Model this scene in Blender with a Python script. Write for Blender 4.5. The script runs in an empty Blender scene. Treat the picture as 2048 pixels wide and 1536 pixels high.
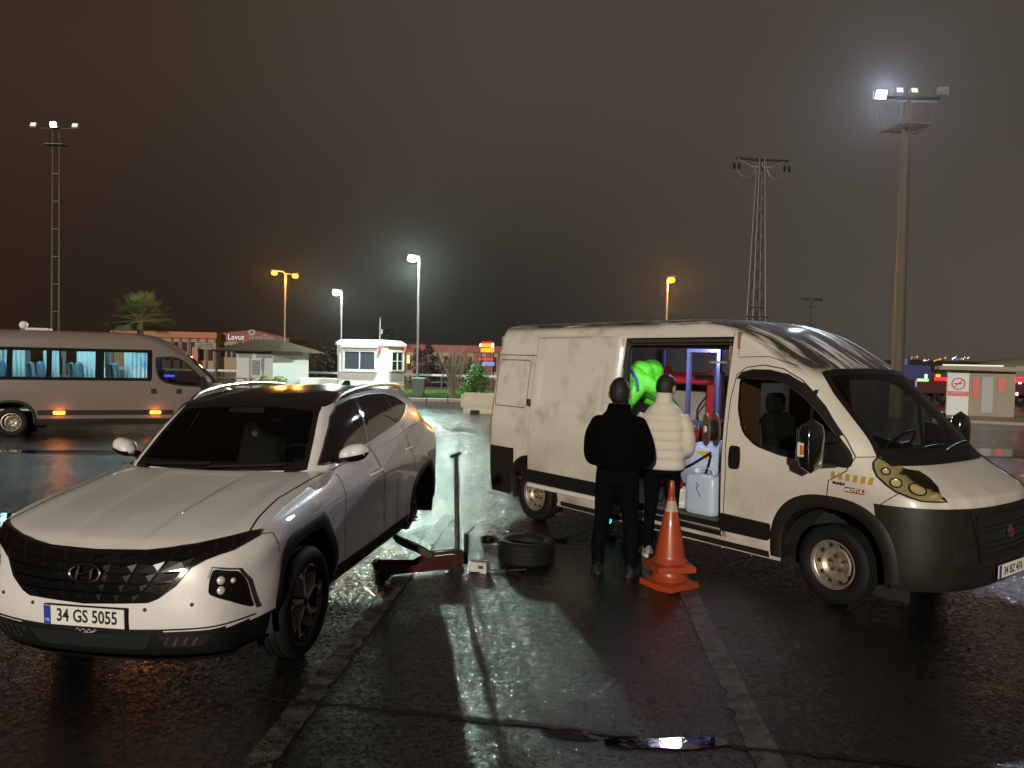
import bpy, bmesh, math, random
import numpy as np
from mathutils import Vector, Matrix, Euler
from mathutils.bvhtree import BVHTree
from mathutils.geometry import delaunay_2d_cdt
random.seed(7)
sc = bpy.context.scene
COL = sc.collection
R = math.radians

# ------------------------------------------------------------------ camera
CAM_H, PITCH, ROLL, FPX = 2.019, -0.0302, 0.0216, 1538.0
cd = bpy.data.cameras.new('camera'); cam = bpy.data.objects.new('camera', cd); COL.objects.link(cam)
cd.sensor_fit = 'HORIZONTAL'; cd.sensor_width = 36.0; cd.lens = 36.0 * FPX / 2048.0
cd.clip_start = 0.05; cd.clip_end = 6000
_f = Vector((0, math.cos(PITCH), math.sin(PITCH))); _u = Vector((0, -math.sin(PITCH), math.cos(PITCH))); _r = Vector((1, 0, 0))
_r2 = _r * math.cos(ROLL) + _u * math.sin(ROLL); _u2 = -_r * math.sin(ROLL) + _u * math.cos(ROLL)
cam.matrix_world = Matrix(((_r2.x, _u2.x, -_f.x, 0), (_r2.y, _u2.y, -_f.y, 0), (_r2.z, _u2.z, -_f.z, CAM_H), (0, 0, 0, 1)))
sc.camera = cam

# ------------------------------------------------------------------ night sky: overcast, lit from below by the town
SUN_AZ, SUN_EL, SUN_STR = (-0.22, -0.975), R(11.0), 2.7
wd = bpy.data.worlds.new('World'); sc.world = wd; wd.use_nodes = True
nt = wd.node_tree; N = nt.nodes; L = nt.links; N.clear()
wo = N.new('ShaderNodeOutputWorld'); bg = N.new('ShaderNodeBackground'); tc = N.new('ShaderNodeTexCoord')
sx = N.new('ShaderNodeSeparateXYZ'); L.new(tc.outputs['Generated'], sx.inputs[0])
def wmath(op, a, b=None):
    n = N.new('ShaderNodeMath'); n.operation = op
    for i, v in enumerate((a, b)):
        if v is None: continue
        if isinstance(v, (int, float)): n.inputs[i].default_value = v
        else: L.new(v, n.inputs[i])
    return n.outputs[0]
def wramp(fac, stops):
    r = N.new('ShaderNodeValToRGB'); L.new(fac, r.inputs[0]); cr = r.color_ramp; cr.interpolation = 'B_SPLINE'
    while len(cr.elements) < len(stops): cr.elements.new(0.5)
    for e, (p, c) in zip(cr.elements, stops): e.position = p; e.color = (*c, 1)
    return r.outputs[0]
ax = wmath('MULTIPLY_ADD', sx.outputs[0], 0.75); ax.node.inputs[2].default_value = 0.5
hi = wramp(ax, [(0.0, (.042, .024, .014)), (0.15, (.040, .024, .015)), (0.33, (.052, .039, .028)), (0.5, (.064, .051, .039)), (0.8, (.060, .049, .039)), (1.0, (.062, .050, .039))])
lo = wramp(ax, [(0.0, (.030, .015, .008)), (0.2, (.018, .012, .008)), (0.38, (.0125, .0108, .0095)), (0.55, (.019, .017, .0145)), (0.75, (.060, .055, .046)), (0.95, (.095, .078, .062)), (1.0, (.095, .078, .062))])
el = wmath('ABSOLUTE', sx.outputs[2]); el = wmath('MULTIPLY', el, 2.9)
elr = N.new('ShaderNodeMapRange'); elr.interpolation_type = 'SMOOTHSTEP'; L.new(el, elr.inputs[0])
mx = N.new('ShaderNodeMix'); mx.data_type = 'RGBA'; L.new(elr.outputs[0], mx.inputs[0]); L.new(lo, mx.inputs[6]); L.new(hi, mx.inputs[7])
cn = N.new('ShaderNodeTexNoise'); cn.inputs['Scale'].default_value = 1.8; cn.inputs['Detail'].default_value = 3; L.new(tc.outputs['Generated'], cn.inputs[0])
cm = N.new('ShaderNodeMapRange'); L.new(cn.outputs[0], cm.inputs[0]); cm.inputs[1].default_value = .25; cm.inputs[2].default_value = .75; cm.inputs[3].default_value = .88; cm.inputs[4].default_value = 1.12
mul = N.new('ShaderNodeVectorMath'); mul.operation = 'SCALE'; L.new(mx.outputs[2], mul.inputs[0]); L.new(cm.outputs[0], mul.inputs[3])
L.new(mul.outputs[0], bg.inputs[0]); bg.inputs[1].default_value = 1.0; L.new(bg.outputs[0], wo.inputs[0])

# ------------------------------------------------------------------ the one key light (low, from the left)
sl = bpy.data.lights.new('sun', 'SUN'); so = bpy.data.objects.new('sun', sl); COL.objects.link(so)
sl.energy = SUN_STR; sl.angle = R(1.2); sl.color = (1.0, .90, .755)
_az = Vector((SUN_AZ[0], SUN_AZ[1], 0)).normalized()
_ls = Vector((_az.x * math.cos(SUN_EL), _az.y * math.cos(SUN_EL), math.sin(SUN_EL)))
so.rotation_euler = _ls.to_track_quat('Z', 'Y').to_euler(); so.location = _ls * 60

# ------------------------------------------------------------------ render / exposure
vs = sc.view_settings; vs.view_transform = 'Standard'; vs.look = 'None'; vs.exposure = 0.0; vs.gamma = 1.0; vs.use_curve_mapping = False
sc.render.engine = 'CYCLES'; cy = sc.cycles
cy.use_denoising = True; cy.denoiser = 'OPENIMAGEDENOISE'; cy.max_bounces = 6; cy.diffuse_bounces = 2; cy.glossy_bounces = 3
cy.transmission_bounces = 4; cy.transparent_max_bounces = 10; cy.volume_bounces = 0; cy.sample_clamp_indirect = 4.0; cy.sample_clamp_direct = 0.0
cy.caustics_reflective = False; cy.caustics_refractive = False; cy.blur_glossy = 0.5

# ================================================================== helpers
def pchip(xs, ys, x):
    xs = np.asarray(xs, float); ys = np.asarray(ys, float); x = np.clip(np.asarray(x, float), xs[0], xs[-1])
    h = np.diff(xs); d = np.diff(ys) / h; m = np.zeros_like(ys); m[0] = d[0]; m[-1] = d[-1]
    for i in range(1, len(xs) - 1):
        if d[i - 1] * d[i] > 0:
            w1 = 2 * h[i] + h[i - 1]; w2 = h[i] + 2 * h[i - 1]; m[i] = (w1 + w2) / (w1 / d[i - 1] + w2 / d[i])
    k = np.clip(np.searchsorted(xs, x, side='right') - 1, 0, len(h) - 1); t = (x - xs[k]) / h[k]
    t2 = t * t; t3 = t2 * t
    return (2 * t3 - 3 * t2 + 1) * ys[k] + (t3 - 2 * t2 + t) * h[k] * m[k] + (-2 * t3 + 3 * t2) * ys[k + 1] + (t3 - t2) * h[k] * m[k + 1]
def spline(P, n, closed=False):
    """centripetal-free Catmull-Rom through P, n samples, spaced by control index"""
    P = np.asarray(P, float); m = len(P); out = []
    for s in (np.linspace(0, m if closed else m - 1, n, endpoint=not closed)):
        i = int(min(math.floor(s), (m - 1 if closed else m - 2))); t = s - i
        g = (lambda k: P[k % m]) if closed else (lambda k: P[k] if 0 <= k < m else (2 * P[0] - P[1] if k < 0 else 2 * P[-1] - P[-2]))
        a, b, c, d = g(i - 1), g(i), g(i + 1), g(i + 2)
        out.append(.5 * ((2 * b) + (-a + c) * t + (2 * a - 5 * b + 4 * c - d) * t * t + (-a + 3 * b - 3 * c + d) * t ** 3))
    return np.array(out)
def arclen(P, n):
    P = np.asarray(P, float); s = np.r_[0, np.cumsum(np.linalg.norm(np.diff(P, axis=0), axis=1))]
    q = np.linspace(0, s[-1], n); return np.stack([np.interp(q, s, P[:, i]) for i in range(P.shape[1])], -1)
def patch(G, nu, nv):
    """G[k][j] control points -> (nu,nv,3) smooth grid"""
    G = np.asarray(G, float)
    A = np.stack([spline(G[k], nv) for k in range(G.shape[0])])
    return np.stack([spline(A[:, j], nu) for j in range(nv)], 1)
def inpoly(P, x, y):
    c = False; n = len(P); j = n - 1
    for i in range(n):
        if (P[i][1] > y) != (P[j][1] > y) and x < (P[j][0] - P[i][0]) * (y - P[i][1]) / (P[j][1] - P[i][1]) + P[i][0]: c = not c
        j = i
    return c

class MB:
    """collects shapes, builds ONE mesh object"""
    def __init__(s): s.v = []; s.f = []; s.m = []; s.cur = 0
    def add(s, V, F):
        o = len(s.v); s.v += [tuple(map(float, p)) for p in V]; s.f += [tuple(o + i for i in f) for f in F]; s.m += [s.cur] * len(F); return s
    def grid(s, A, cu=False, cv=False, flip=False):
        nu, nv = A.shape[:2]; F = []
        for i in range(nu if cu else nu - 1):
            for j in range(nv if cv else nv - 1):
                q = (i * nv + j, ((i + 1) % nu) * nv + j, ((i + 1) % nu) * nv + (j + 1) % nv, i * nv + (j + 1) % nv)
                F.append(q[::-1] if flip else q)
        return s.add(A.reshape(-1, 3), F)
    def box(s, c, d, rot=None, ch=0.0):
        hx, hy, hz = d[0] / 2, d[1] / 2, d[2] / 2
        if ch <= 0:
            V = [(x, y, z) for x in (-hx, hx) for y in (-hy, hy) for z in (-hz, hz)]
            F = [(0, 1, 3, 2), (4, 6, 7, 5), (0, 4, 5, 1), (2, 3, 7, 6), (0, 2, 6, 4), (1, 5, 7, 3)]
        else:
            ch = min(ch, hx * .9, hy * .9, hz * .9); V = []; idx = {}
            for a in (-1, 1):
                for b in (-1, 1):
                    for e in (-1, 1):
                        for ax_ in range(3):
                            p = [a * hx, b * hy, e * hz]
                            for k in range(3):
                                if k != ax_: p[k] -= (a, b, e)[k] * ch
                            idx[(a, b, e, ax_)] = len(V); V.append(tuple(p))
            F = []
            for ax_ in range(3):
                o1, o2 = [k for k in range(3) if k != ax_]
                for sg in (-1, 1):
                    q = []
                    for (u, w) in ((-1, -1), (1, -1), (1, 1), (-1, 1)):
                        k = [0, 0, 0]; k[ax_] = sg; k[o1] = u; k[o2] = w; q.append(idx[(*k, ax_)])
                    F.append(q)
                for u in (-1, 1):
                    for w in (-1, 1):
                        q = []
                        for sg in (-1, 1):
                            k = [0, 0, 0]; k[ax_] = sg; k[o1] = u; k[o2] = w; q.append((idx[(*k, o1)], idx[(*k, o2)]))
                        F.append((q[0][0], q[1][0], q[1][1], q[0][1]))
            for a in (-1, 1):
                for b in (-1, 1):
                    for e in (-1, 1): F.append([idx[(a, b, e, k)] for k in range(3)])
        if rot is not None:
            M = Euler(rot).to_matrix() if not isinstance(rot, Matrix) else rot
            V = [M @ Vector(p) for p in V]
        return s.add([(p[0] + c[0], p[1] + c[1], p[2] + c[2]) for p in V], F)
    def tube(s, P, r, n=8, cap=True, closed=False):
        P = [Vector(p) for p in P]; m = len(P); rr = r if hasattr(r, '__len__') else [r] * m; V = []; up = None
        for i in range(m):
            t = (P[(i + 1) % m] - P[i - 1]) if closed else (P[min(i + 1, m - 1)] - P[max(i - 1, 0)])
            t = t.normalized() if t.length > 1e-9 else Vector((0, 0, 1))
            if up is None: up = Vector((0, 0, 1)) if abs(t.z) < .9 else Vector((1, 0, 0))
            a = t.cross(up); a = a.normalized() if a.length > 1e-6 else t.orthogonal().normalized(); b = a.cross(t); up = b
            for k in range(n):
                th = 2 * math.pi * k / n; V.append(P[i] + (a * math.cos(th) + b * math.sin(th)) * rr[i])
        F = []
        for i in range(m if closed else m - 1):
            for k in range(n): F.append((i * n + k, i * n + (k + 1) % n, ((i + 1) % m) * n + (k + 1) % n, ((i + 1) % m) * n + k))
        if cap and not closed: F.append(tuple(range(n))[::-1]); F.append(tuple((m - 1) * n + k for k in range(n)))
        return s.add(V, F)
    def lathe(s, prof, n=24, axis='z', c=(0, 0, 0), ang=2 * math.pi, closed=False):
        """prof: list of (r, h)"""
        V = []; m = len(prof); full = abs(ang - 2 * math.pi) < 1e-6; nn = n if full else n + 1
        for k in range(nn):
            th = ang * k / n; co, si = math.cos(th), math.sin(th)
            for (r, h) in prof:
                p = {'z': (r * co, r * si, h), 'y': (r * co, h, r * si), 'x': (h, r * co, r * si)}[axis]
                V.append((p[0] + c[0], p[1] + c[1], p[2] + c[2]))
        F = []
        for k in range(n):
            for i in range(m if closed else m - 1):
                F.append((k * m + i, ((k + 1) % nn) * m + i, ((k + 1) % nn) * m + (i + 1) % m, k * m + (i + 1) % m))
        return s.add(V, F)
    def prism(s, poly, a, b, axis='y'):
        """poly 2D extruded from a to b along axis; coords (x,z) for y, (y,z) for x, (x,y) for z"""
        f = {'y': lambda p, h: (p[0], h, p[1]), 'x': lambda p, h: (h, p[0], p[1]), 'z': lambda p, h: (p[0], p[1], h)}[axis]
        n = len(poly); V = [f(p, a) for p in poly] + [f(p, b) for p in poly]
        F = [tuple(range(n)), tuple(range(n, 2 * n))[::-1]] + [(i, (i + 1) % n, n + (i + 1) % n, n + i) for i in range(n)]
        return s.add(V, F)
    def sphere(s, c, r, nu=12, nv=8):
        rx, ry, rz = r if hasattr(r, '__len__') else (r, r, r); V = []; F = []
        for i in range(nv + 1):
            ph = math.pi * i / nv
            for k in range(nu): V.append((c[0] + rx * math.sin(ph) * math.cos(2 * math.pi * k / nu), c[1] + ry * math.sin(ph) * math.sin(2 * math.pi * k / nu), c[2] + rz * math.cos(ph)))
        for i in range(nv):
            for k in range(nu): F.append((i * nu + k, (i + 1) * nu + k, (i + 1) * nu + (k + 1) % nu, i * nu + (k + 1) % nu))
        return s.add(V, F)
    def build(s, name, mat, parent=None, smooth=False, sharp=35, loc=None, rot=None, recalc=True):
        me = bpy.data.meshes.new(name); me.from_pydata(s.v, [], s.f)
        mats = mat if isinstance(mat, (list, tuple)) else [mat]
        for mm in mats: me.materials.append(M[mm] if isinstance(mm, str) else mm)
        if len(mats) > 1: me.polygons.foreach_set('material_index', s.m)
        bm = bmesh.new(); bm.from_mesh(me)
        bmesh.ops.remove_doubles(bm, verts=bm.verts, dist=1e-5)
        if recalc: bmesh.ops.recalc_face_normals(bm, faces=bm.faces)
        bm.to_mesh(me); bm.free()
        if smooth:
            me.polygons.foreach_set('use_smooth', [True] * len(me.polygons))
            if sharp and sharp < 180: me.set_sharp_from_angle(angle=R(sharp))
        me.update()
        o = bpy.data.objects.new(name, me); COL.objects.link(o)
        if parent: o.parent = parent
        if loc is not None: o.location = loc
        if rot is not None: o.rotation_euler = rot
        return o

def thing(name, label, cat, loc=(0, 0, 0), rotz=0.0, group=None):
    o = bpy.data.objects.new(name, None); COL.objects.link(o); o.location = loc; o.rotation_euler = (0, 0, rotz)
    o.empty_display_size = .2; o['label'] = label; o['category'] = cat
    if group: o['group'] = group
    return o
def tag(o, label, cat, group=None):
    o['label'] = label; o['category'] = cat
    if group: o['group'] = group
    return o
def struct(o): o['kind'] = 'structure'; return o
def stuff(o): o['kind'] = 'stuff'; return o
def copy_tree(o, parent=None):
    c = o.copy(); COL.objects.link(c); c.parent = parent
    for ch in list(o.children): copy_tree(ch, c)
    return c
def text_mesh(txt, size, depth=0.0, bold=0.0, sx_=1.0):
    cu = bpy.data.curves.new('lettering', 'FONT'); cu.body = txt; cu.size = size; cu.align_x = 'CENTER'; cu.align_y = 'CENTER'; cu.extrude = depth; cu.offset = bold; cu.resolution_u = 3
    ob = bpy.data.objects.new('lettering', cu); COL.objects.link(ob); bpy.context.view_layer.update()
    me = bpy.data.meshes.new_from_object(ob.evaluated_get(bpy.context.evaluated_depsgraph_get()))
    bpy.data.objects.remove(ob); bpy.data.curves.remove(cu)
    for v in me.vertices: v.co.x *= sx_
    return me
def text_obj(name, txt, size, mat, parent, mtx, depth=0.0, bold=0.0, sx_=1.0):
    me = text_mesh(txt, size, depth, bold, sx_); me.transform(mtx); me.materials.clear(); me.materials.append(M[mat])
    o = bpy.data.objects.new(name, me); COL.objects.link(o); o.parent = parent; return o

# unprojection used to lay out the background on real distances
def ray(px, py):
    return _f * FPX + _r2 * (px - 1024) - _u2 * (py - 768)
def at(px, py, D):
    d = ray(px, py); p = d * (D / d.y); return Vector((p.x, p.y, p.z + CAM_H))
def gnd(px, py, z=0.0):
    d = ray(px, py); t = (z - CAM_H) / d.z; return Vector((d.x * t, d.y * t, z))

# ================================================================== materials
M = {}
def mat(name, base, rough=.5, metal=0.0, coat=0.0, spec=.5, emit=None, es=0.0, noise=None, bump=None, trans=0.0, coat_rough=.05, sheen=0.0, rnoise=None):
    """noise=(scale, amount, colour2); bump=(scale, strength, distance); rnoise=(scale, lo, hi)"""
    m = bpy.data.materials.new(name); m.use_nodes = True; t = m.node_tree; b = t.nodes['Principled BSDF']
    b.inputs['Base Color'].default_value = (*base, 1); b.inputs['Roughness'].default_value = rough; b.inputs['Metallic'].default_value = metal
    b.inputs['Coat Weight'].default_value = coat; b.inputs['Coat Roughness'].default_value = coat_rough; b.inputs['Specular IOR Level'].default_value = spec
    b.inputs['Transmission Weight'].default_value = trans
    if sheen: b.inputs['Sheen Weight'].default_value = sheen
    if emit: b.inputs['Emission Color'].default_value = (*emit, 1); b.inputs['Emission Strength'].default_value = es
    tcn = None
    def coord():
        nonlocal tcn
        if tcn is None: tcn = t.nodes.new('ShaderNodeTexCoord')
        return tcn.outputs['Object']
    def nz(scale, detail=5):
        n = t.nodes.new('ShaderNodeTexNoise'); n.inputs['Scale'].default_value = scale; n.inputs['Detail'].default_value = detail; t.links.new(coord(), n.inputs[0]); return n.outputs[0]
    if noise:
        r = t.nodes.new('ShaderNodeValToRGB'); r.color_ramp.elements[0].position = .5 - .3; r.color_ramp.elements[1].position = .5 + .25
        r.color_ramp.elements[0].color = (*[base[i] * (1 - noise[1]) + noise[2][i] * noise[1] for i in range(3)], 1); r.color_ramp.elements[1].color = (*base, 1)
        t.links.new(nz(noise[0]), r.inputs[0]); t.links.new(r.outputs[0], b.inputs['Base Color'])
    if rnoise:
        mr = t.nodes.new('ShaderNodeMapRange'); t.links.new(nz(rnoise[0]), mr.inputs[0]); mr.inputs[1].default_value = .3; mr.inputs[2].default_value = .7; mr.inputs[3].default_value = rnoise[1]; mr.inputs[4].default_value = rnoise[2]
        t.links.new(mr.outputs[0], b.inputs['Roughness'])
    if bump:
        bn = t.nodes.new('ShaderNodeBump'); bn.inputs['Strength'].default_value = bump[1]; bn.inputs['Distance'].default_value = bump[2]
        t.links.new(nz(bump[0], 3), bn.inputs['Height']); t.links.new(bn.outputs[0], b.inputs['Normal'])
    M[name] = m; return m
def glass(name, tint, rough=.02, ior=1.5):
    m = bpy.data.materials.new(name); m.use_nodes = True; t = m.node_tree; t.nodes.clear()
    o = t.nodes.new('ShaderNodeOutputMaterial'); mxs = t.nodes.new('ShaderNodeMixShader'); fr = t.nodes.new('ShaderNodeFresnel'); fr.inputs[0].default_value = ior
    tr = t.nodes.new('ShaderNodeBsdfTransparent'); tr.inputs[0].default_value = (*tint, 1); gl = t.nodes.new('ShaderNodeBsdfGlossy'); gl.inputs['Roughness'].default_value = rough
    t.links.new(fr.outputs[0], mxs.inputs[0]); t.links.new(tr.outputs[0], mxs.inputs[1]); t.links.new(gl.outputs[0], mxs.inputs[2]); t.links.new(mxs.outputs[0], o.inputs[0]); M[name] = m; return m
def emis(name, col, s):
    m = bpy.data.materials.new(name); m.use_nodes = True; t = m.node_tree; t.nodes.clear()
    o = t.nodes.new('ShaderNodeOutputMaterial'); e = t.nodes.new('ShaderNodeEmission'); e.inputs[0].default_value = (*col, 1); e.inputs[1].default_value = s; t.links.new(e.outputs[0], o.inputs[0]); M[name] = m; return m

# ---- surface tools for vehicle bodies
def bvh_of(objs):
    V = []; F = []
    for o in objs:
        off = len(V); V += [v.co.copy() for v in o.data.vertices]; F += [tuple(off + i for i in p.vertices) for p in o.data.polygons]
    return BVHTree.FromPolygons(V, F)
AXD = {'-y': ((0, 1, 0), lambda a, b: (a, -4, b)), '+y': ((0, -1, 0), lambda a, b: (a, 4, b)), '+x': ((-1, 0, 0), lambda a, b: (6, a, b)), '-x': ((1, 0, 0), lambda a, b: (-9, a, b)), '+z': ((0, 0, -1), lambda a, b: (a, b, 6))}
def cast(bvh, side, a, b):
    d, f = AXD[side]; h = bvh.ray_cast(Vector(f(a, b)), Vector(d))
    if h[0] is None: return None, None
    n = h[1]; dv = Vector(d)
    if n.dot(dv) > 0: n = -n
    return h[0], n
def roundpoly(P, r=.03, n=4):
    out = []; m = len(P)
    for i in range(m):
        p = Vector(P[i][:2]); a = Vector(P[i - 1][:2]); b = Vector(P[(i + 1) % m][:2]); rr = P[i][2] if len(P[i]) > 2 else r
        da = a - p; db = b - p; ra = min(rr, da.length * .45); rb = min(rr, db.length * .45)
        p0 = p + da.normalized() * ra; p1 = p + db.normalized() * rb
        if rr <= 1e-4: out.append((p.x, p.y)); continue
        for k in range(n + 1):
            t = k / n; q = p0 * (1 - t) ** 2 + p * 2 * t * (1 - t) + p1 * t * t; out.append((q.x, q.y))
    return out
def densify(P, d):
    out = []
    for i in range(len(P)):
        a, b = P[i], P[(i + 1) % len(P)]; n = max(1, int(math.hypot(b[0] - a[0], b[1] - a[1]) / d))
        for k in range(n): out.append((a[0] + (b[0] - a[0]) * k / n, a[1] + (b[1] - a[1]) * k / n))
    return out
def panel(name, mat_, parent, bvh, side, poly, off=.004, res=.05, rim=.02, smooth=True, push=None):
    """a sheet with its own edges, lying on the body surface: poly in the projection plane of `side`"""
    P = densify(poly, res); n = len(P); pts = [Vector(p) for p in P]
    xs = [p[0] for p in P]; ys = [p[1] for p in P]
    x = min(xs) + res * .5
    while x < max(xs):
        y = min(ys) + res * .5
        while y < max(ys):
            if inpoly(P, x, y) and min((x - p[0]) ** 2 + (y - p[1]) ** 2 for p in P) > (res * .45) ** 2: pts.append(Vector((x, y)))
            y += res
        x += res
    vo, eo, fo = delaunay_2d_cdt(pts, [(i, (i + 1) % n) for i in range(n)], [], 1, 1e-6)[:3]
    V = []; Nn = []; ok = True; last = None
    for v in vo:
        h, nn = cast(bvh, side, v[0], v[1])
        if h is None: h, nn = (last if last else (Vector(AXD[side][1](v[0], v[1])), Vector((0, 0, 1))))
        last = (h, nn); o_ = off + (push(v[0], v[1]) if push else 0); V.append(h + nn * o_); Nn.append(nn)
    F = [tuple(f) for f in fo]
    cnt = {}
    for f in F:
        for i in range(len(f)):
            e = (f[i], f[(i + 1) % len(f)]); cnt[tuple(sorted(e))] = cnt.get(tuple(sorted(e)), 0) + 1
    if rim:
        base = len(V); mp = {}
        for (a, b), c in cnt.items():
            if c == 1:
                for q in (a, b):
                    if q not in mp: mp[q] = len(V); V.append(V[q] - Nn[q] * rim)
                F.append((a, b, mp[b], mp[a]))
    mb = MB(); mb.add(V, F); o = mb.build(name, mat_, parent, smooth=smooth, sharp=50)
    return o
def strip(mb, bvh, side, line, w=.006, off=.0025, closed=False, res=.04, flat=None):
    """thin raised/seam ribbon following the surface"""
    Pp = [Vector(p) for p in line]
    if closed: Pp.append(Pp[0])
    Q = []
    for a, b in zip(Pp[:-1], Pp[1:]):
        n = max(1, int((b - a).length / res))
        for k in range(n): Q.append(a + (b - a) * k / n)
    Q.append(Pp[-1]); V = []
    for i, q in enumerate(Q):
        t = (Q[min(i + 1, len(Q) - 1)] - Q[max(i - 1, 0)])
        t = t.normalized() if t.length > 1e-9 else Vector((1, 0)); nrm = Vector((-t.y, t.x)) * (w / 2)
        for sgn in (1, -1):
            h, nn = cast(bvh, side, q.x + nrm.x * sgn, q.y + nrm.y * sgn)
            if h is None: V.append(None)
            else: V.append(h + nn * off)
    F = []; idx = {}; VV = []
    for i, v in enumerate(V):
        if v is not None: idx[i] = len(VV); VV.append(v)
    for i in range(len(Q) - 1):
        q = (2 * i, 2 * i + 1, 2 * i + 3, 2 * i + 2)
        if all(k in idx for k in q):
            if (V[2 * i] - V[2 * i + 2]).length < .25 and (V[2 * i] - V[2 * i + 1]).length < max(2.2 * w, .035) + .004 and (V[2 * i + 2] - V[2 * i + 3]).length < max(2.2 * w, .035) + .004: F.append(tuple(idx[k] for k in q))
    if F: mb.add(VV, F)
def seam(parent, bvh, side, line, w=.008, off=.003, name='panel_gap', m='seam', closed=False):
    q = MB(); strip(q, bvh, side, line, w, off, closed)
    return q.build(name, m, parent) if q.f else None
def cut(obj, tests):
    """remove faces of obj whose centre satisfies any test(c, n)"""
    bm = bmesh.new(); bm.from_mesh(obj.data)
    dead = [f for f in bm.faces if any(t(f.calc_center_median(), f.normal) for t in tests)]
    bmesh.ops.delete(bm, geom=dead, context='FACES'); bm.to_mesh(obj.data); bm.free(); obj.data.update()
def refine_cut(obj, tests, times=2):
    """subdivide faces near the border of the cut, then cut, so that edges are fine"""
    bm = bmesh.new(); bm.from_mesh(obj.data)
    for _ in range(times):
        ed = set()
        for f in bm.faces:
            vals = [any(t(v.co, f.normal) for t in tests) for v in f.verts]
            if any(vals) and not all(vals): ed.update(f.edges)
        bmesh.ops.subdivide_edges(bm, edges=list(ed), cuts=1, use_grid_fill=True)
    dead = [f for f in bm.faces if any(t(f.calc_center_median(), f.normal) for t in tests)]
    bmesh.ops.delete(bm, geom=dead, context='FACES'); bm.to_mesh(obj.data); bm.free()
    obj.data.polygons.foreach_set('use_smooth', [True] * len(obj.data.polygons)); obj.data.update()
# ================================================================== palette
mat('van_paint', (.68, .64, .565), .34, coat=.7, coat_rough=.10, noise=(1.6, .28, (.46, .41, .34)), rnoise=(5, .30, .5))
mat('suv_paint', (.74, .72, .70), .30, coat=1.0, coat_rough=.04, noise=(1.2, .05, (.55, .5, .45)), rnoise=(7, .24, .36))
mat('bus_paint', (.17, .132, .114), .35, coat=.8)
mat('gloss_black', (.006, .006, .006), .12, coat=1.0)
mat('roof_black', (.003, .003, .003), .16, spec=.12)
mat('grille_dark', (.004, .004, .004), .28, spec=.25)
mat('black_plastic', (.007, .007, .007), .5, spec=.3, noise=(14, .3, (.018, .016, .013)))
mat('grey_plastic', (.009, .0078, .0062), .55, spec=.3, noise=(9, .5, (.026, .021, .014)), bump=(160, .1, .002))
mat('seam', (.004, .004, .004), .8)
mat('rubber', (.0055, .0055, .0055), .7, spec=.25, noise=(30, .5, (.012, .011, .010)), bump=(90, .3, .003))
mat('chrome', (.62, .62, .62), .12, metal=1.0)
mat('dark_chrome', (.09, .088, .085), .14, metal=1.0)
mat('wheel_silver', (.50, .48, .46), .38, metal=.15, coat=.4, noise=(20, .4, (.25, .22, .2)))
mat('alloy', (.55, .53, .50), .28, metal=1.0, noise=(20, .4, (.25, .22, .2)))
mat('steel_wheel', (.50, .46, .38), .42, metal=.7, noise=(18, .7, (.16, .11, .07)))
mat('dark_metal', (.022, .022, .022), .5, metal=.6)
mat('rust_metal', (.10, .07, .05), .6, metal=.5, noise=(25, .6, (.05, .03, .02)))
mat('white_plastic', (.70, .70, .68), .45)
mat('plate_white', (.75, .75, .70), .4); mat('plate_blue', (.02, .05, .35), .4); mat('ink', (.01, .01, .01), .5)
mat('interior_dark', (.012, .012, .012), .7); mat('seat_cloth', (.03, .03, .032), .85)
glass('glass_clear', (.82, .86, .82)); glass('glass_tint', (.42, .44, .42)); glass('glass_dark', (.10, .10, .10), .03, 2.3); glass('lens_clear', (.9, .9, .88)); glass('lens_yellow', (.92, .86, .62), .06)
mat('lamp_red', (.35, .008, .012), .15, coat=1.0, emit=(.5, .01, .012), es=.25); mat('lamp_orange', (.6, .16, .02), .25, coat=1.0)
mat('reflector', (.72, .70, .62), .30, metal=.25, coat=.5)

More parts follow.
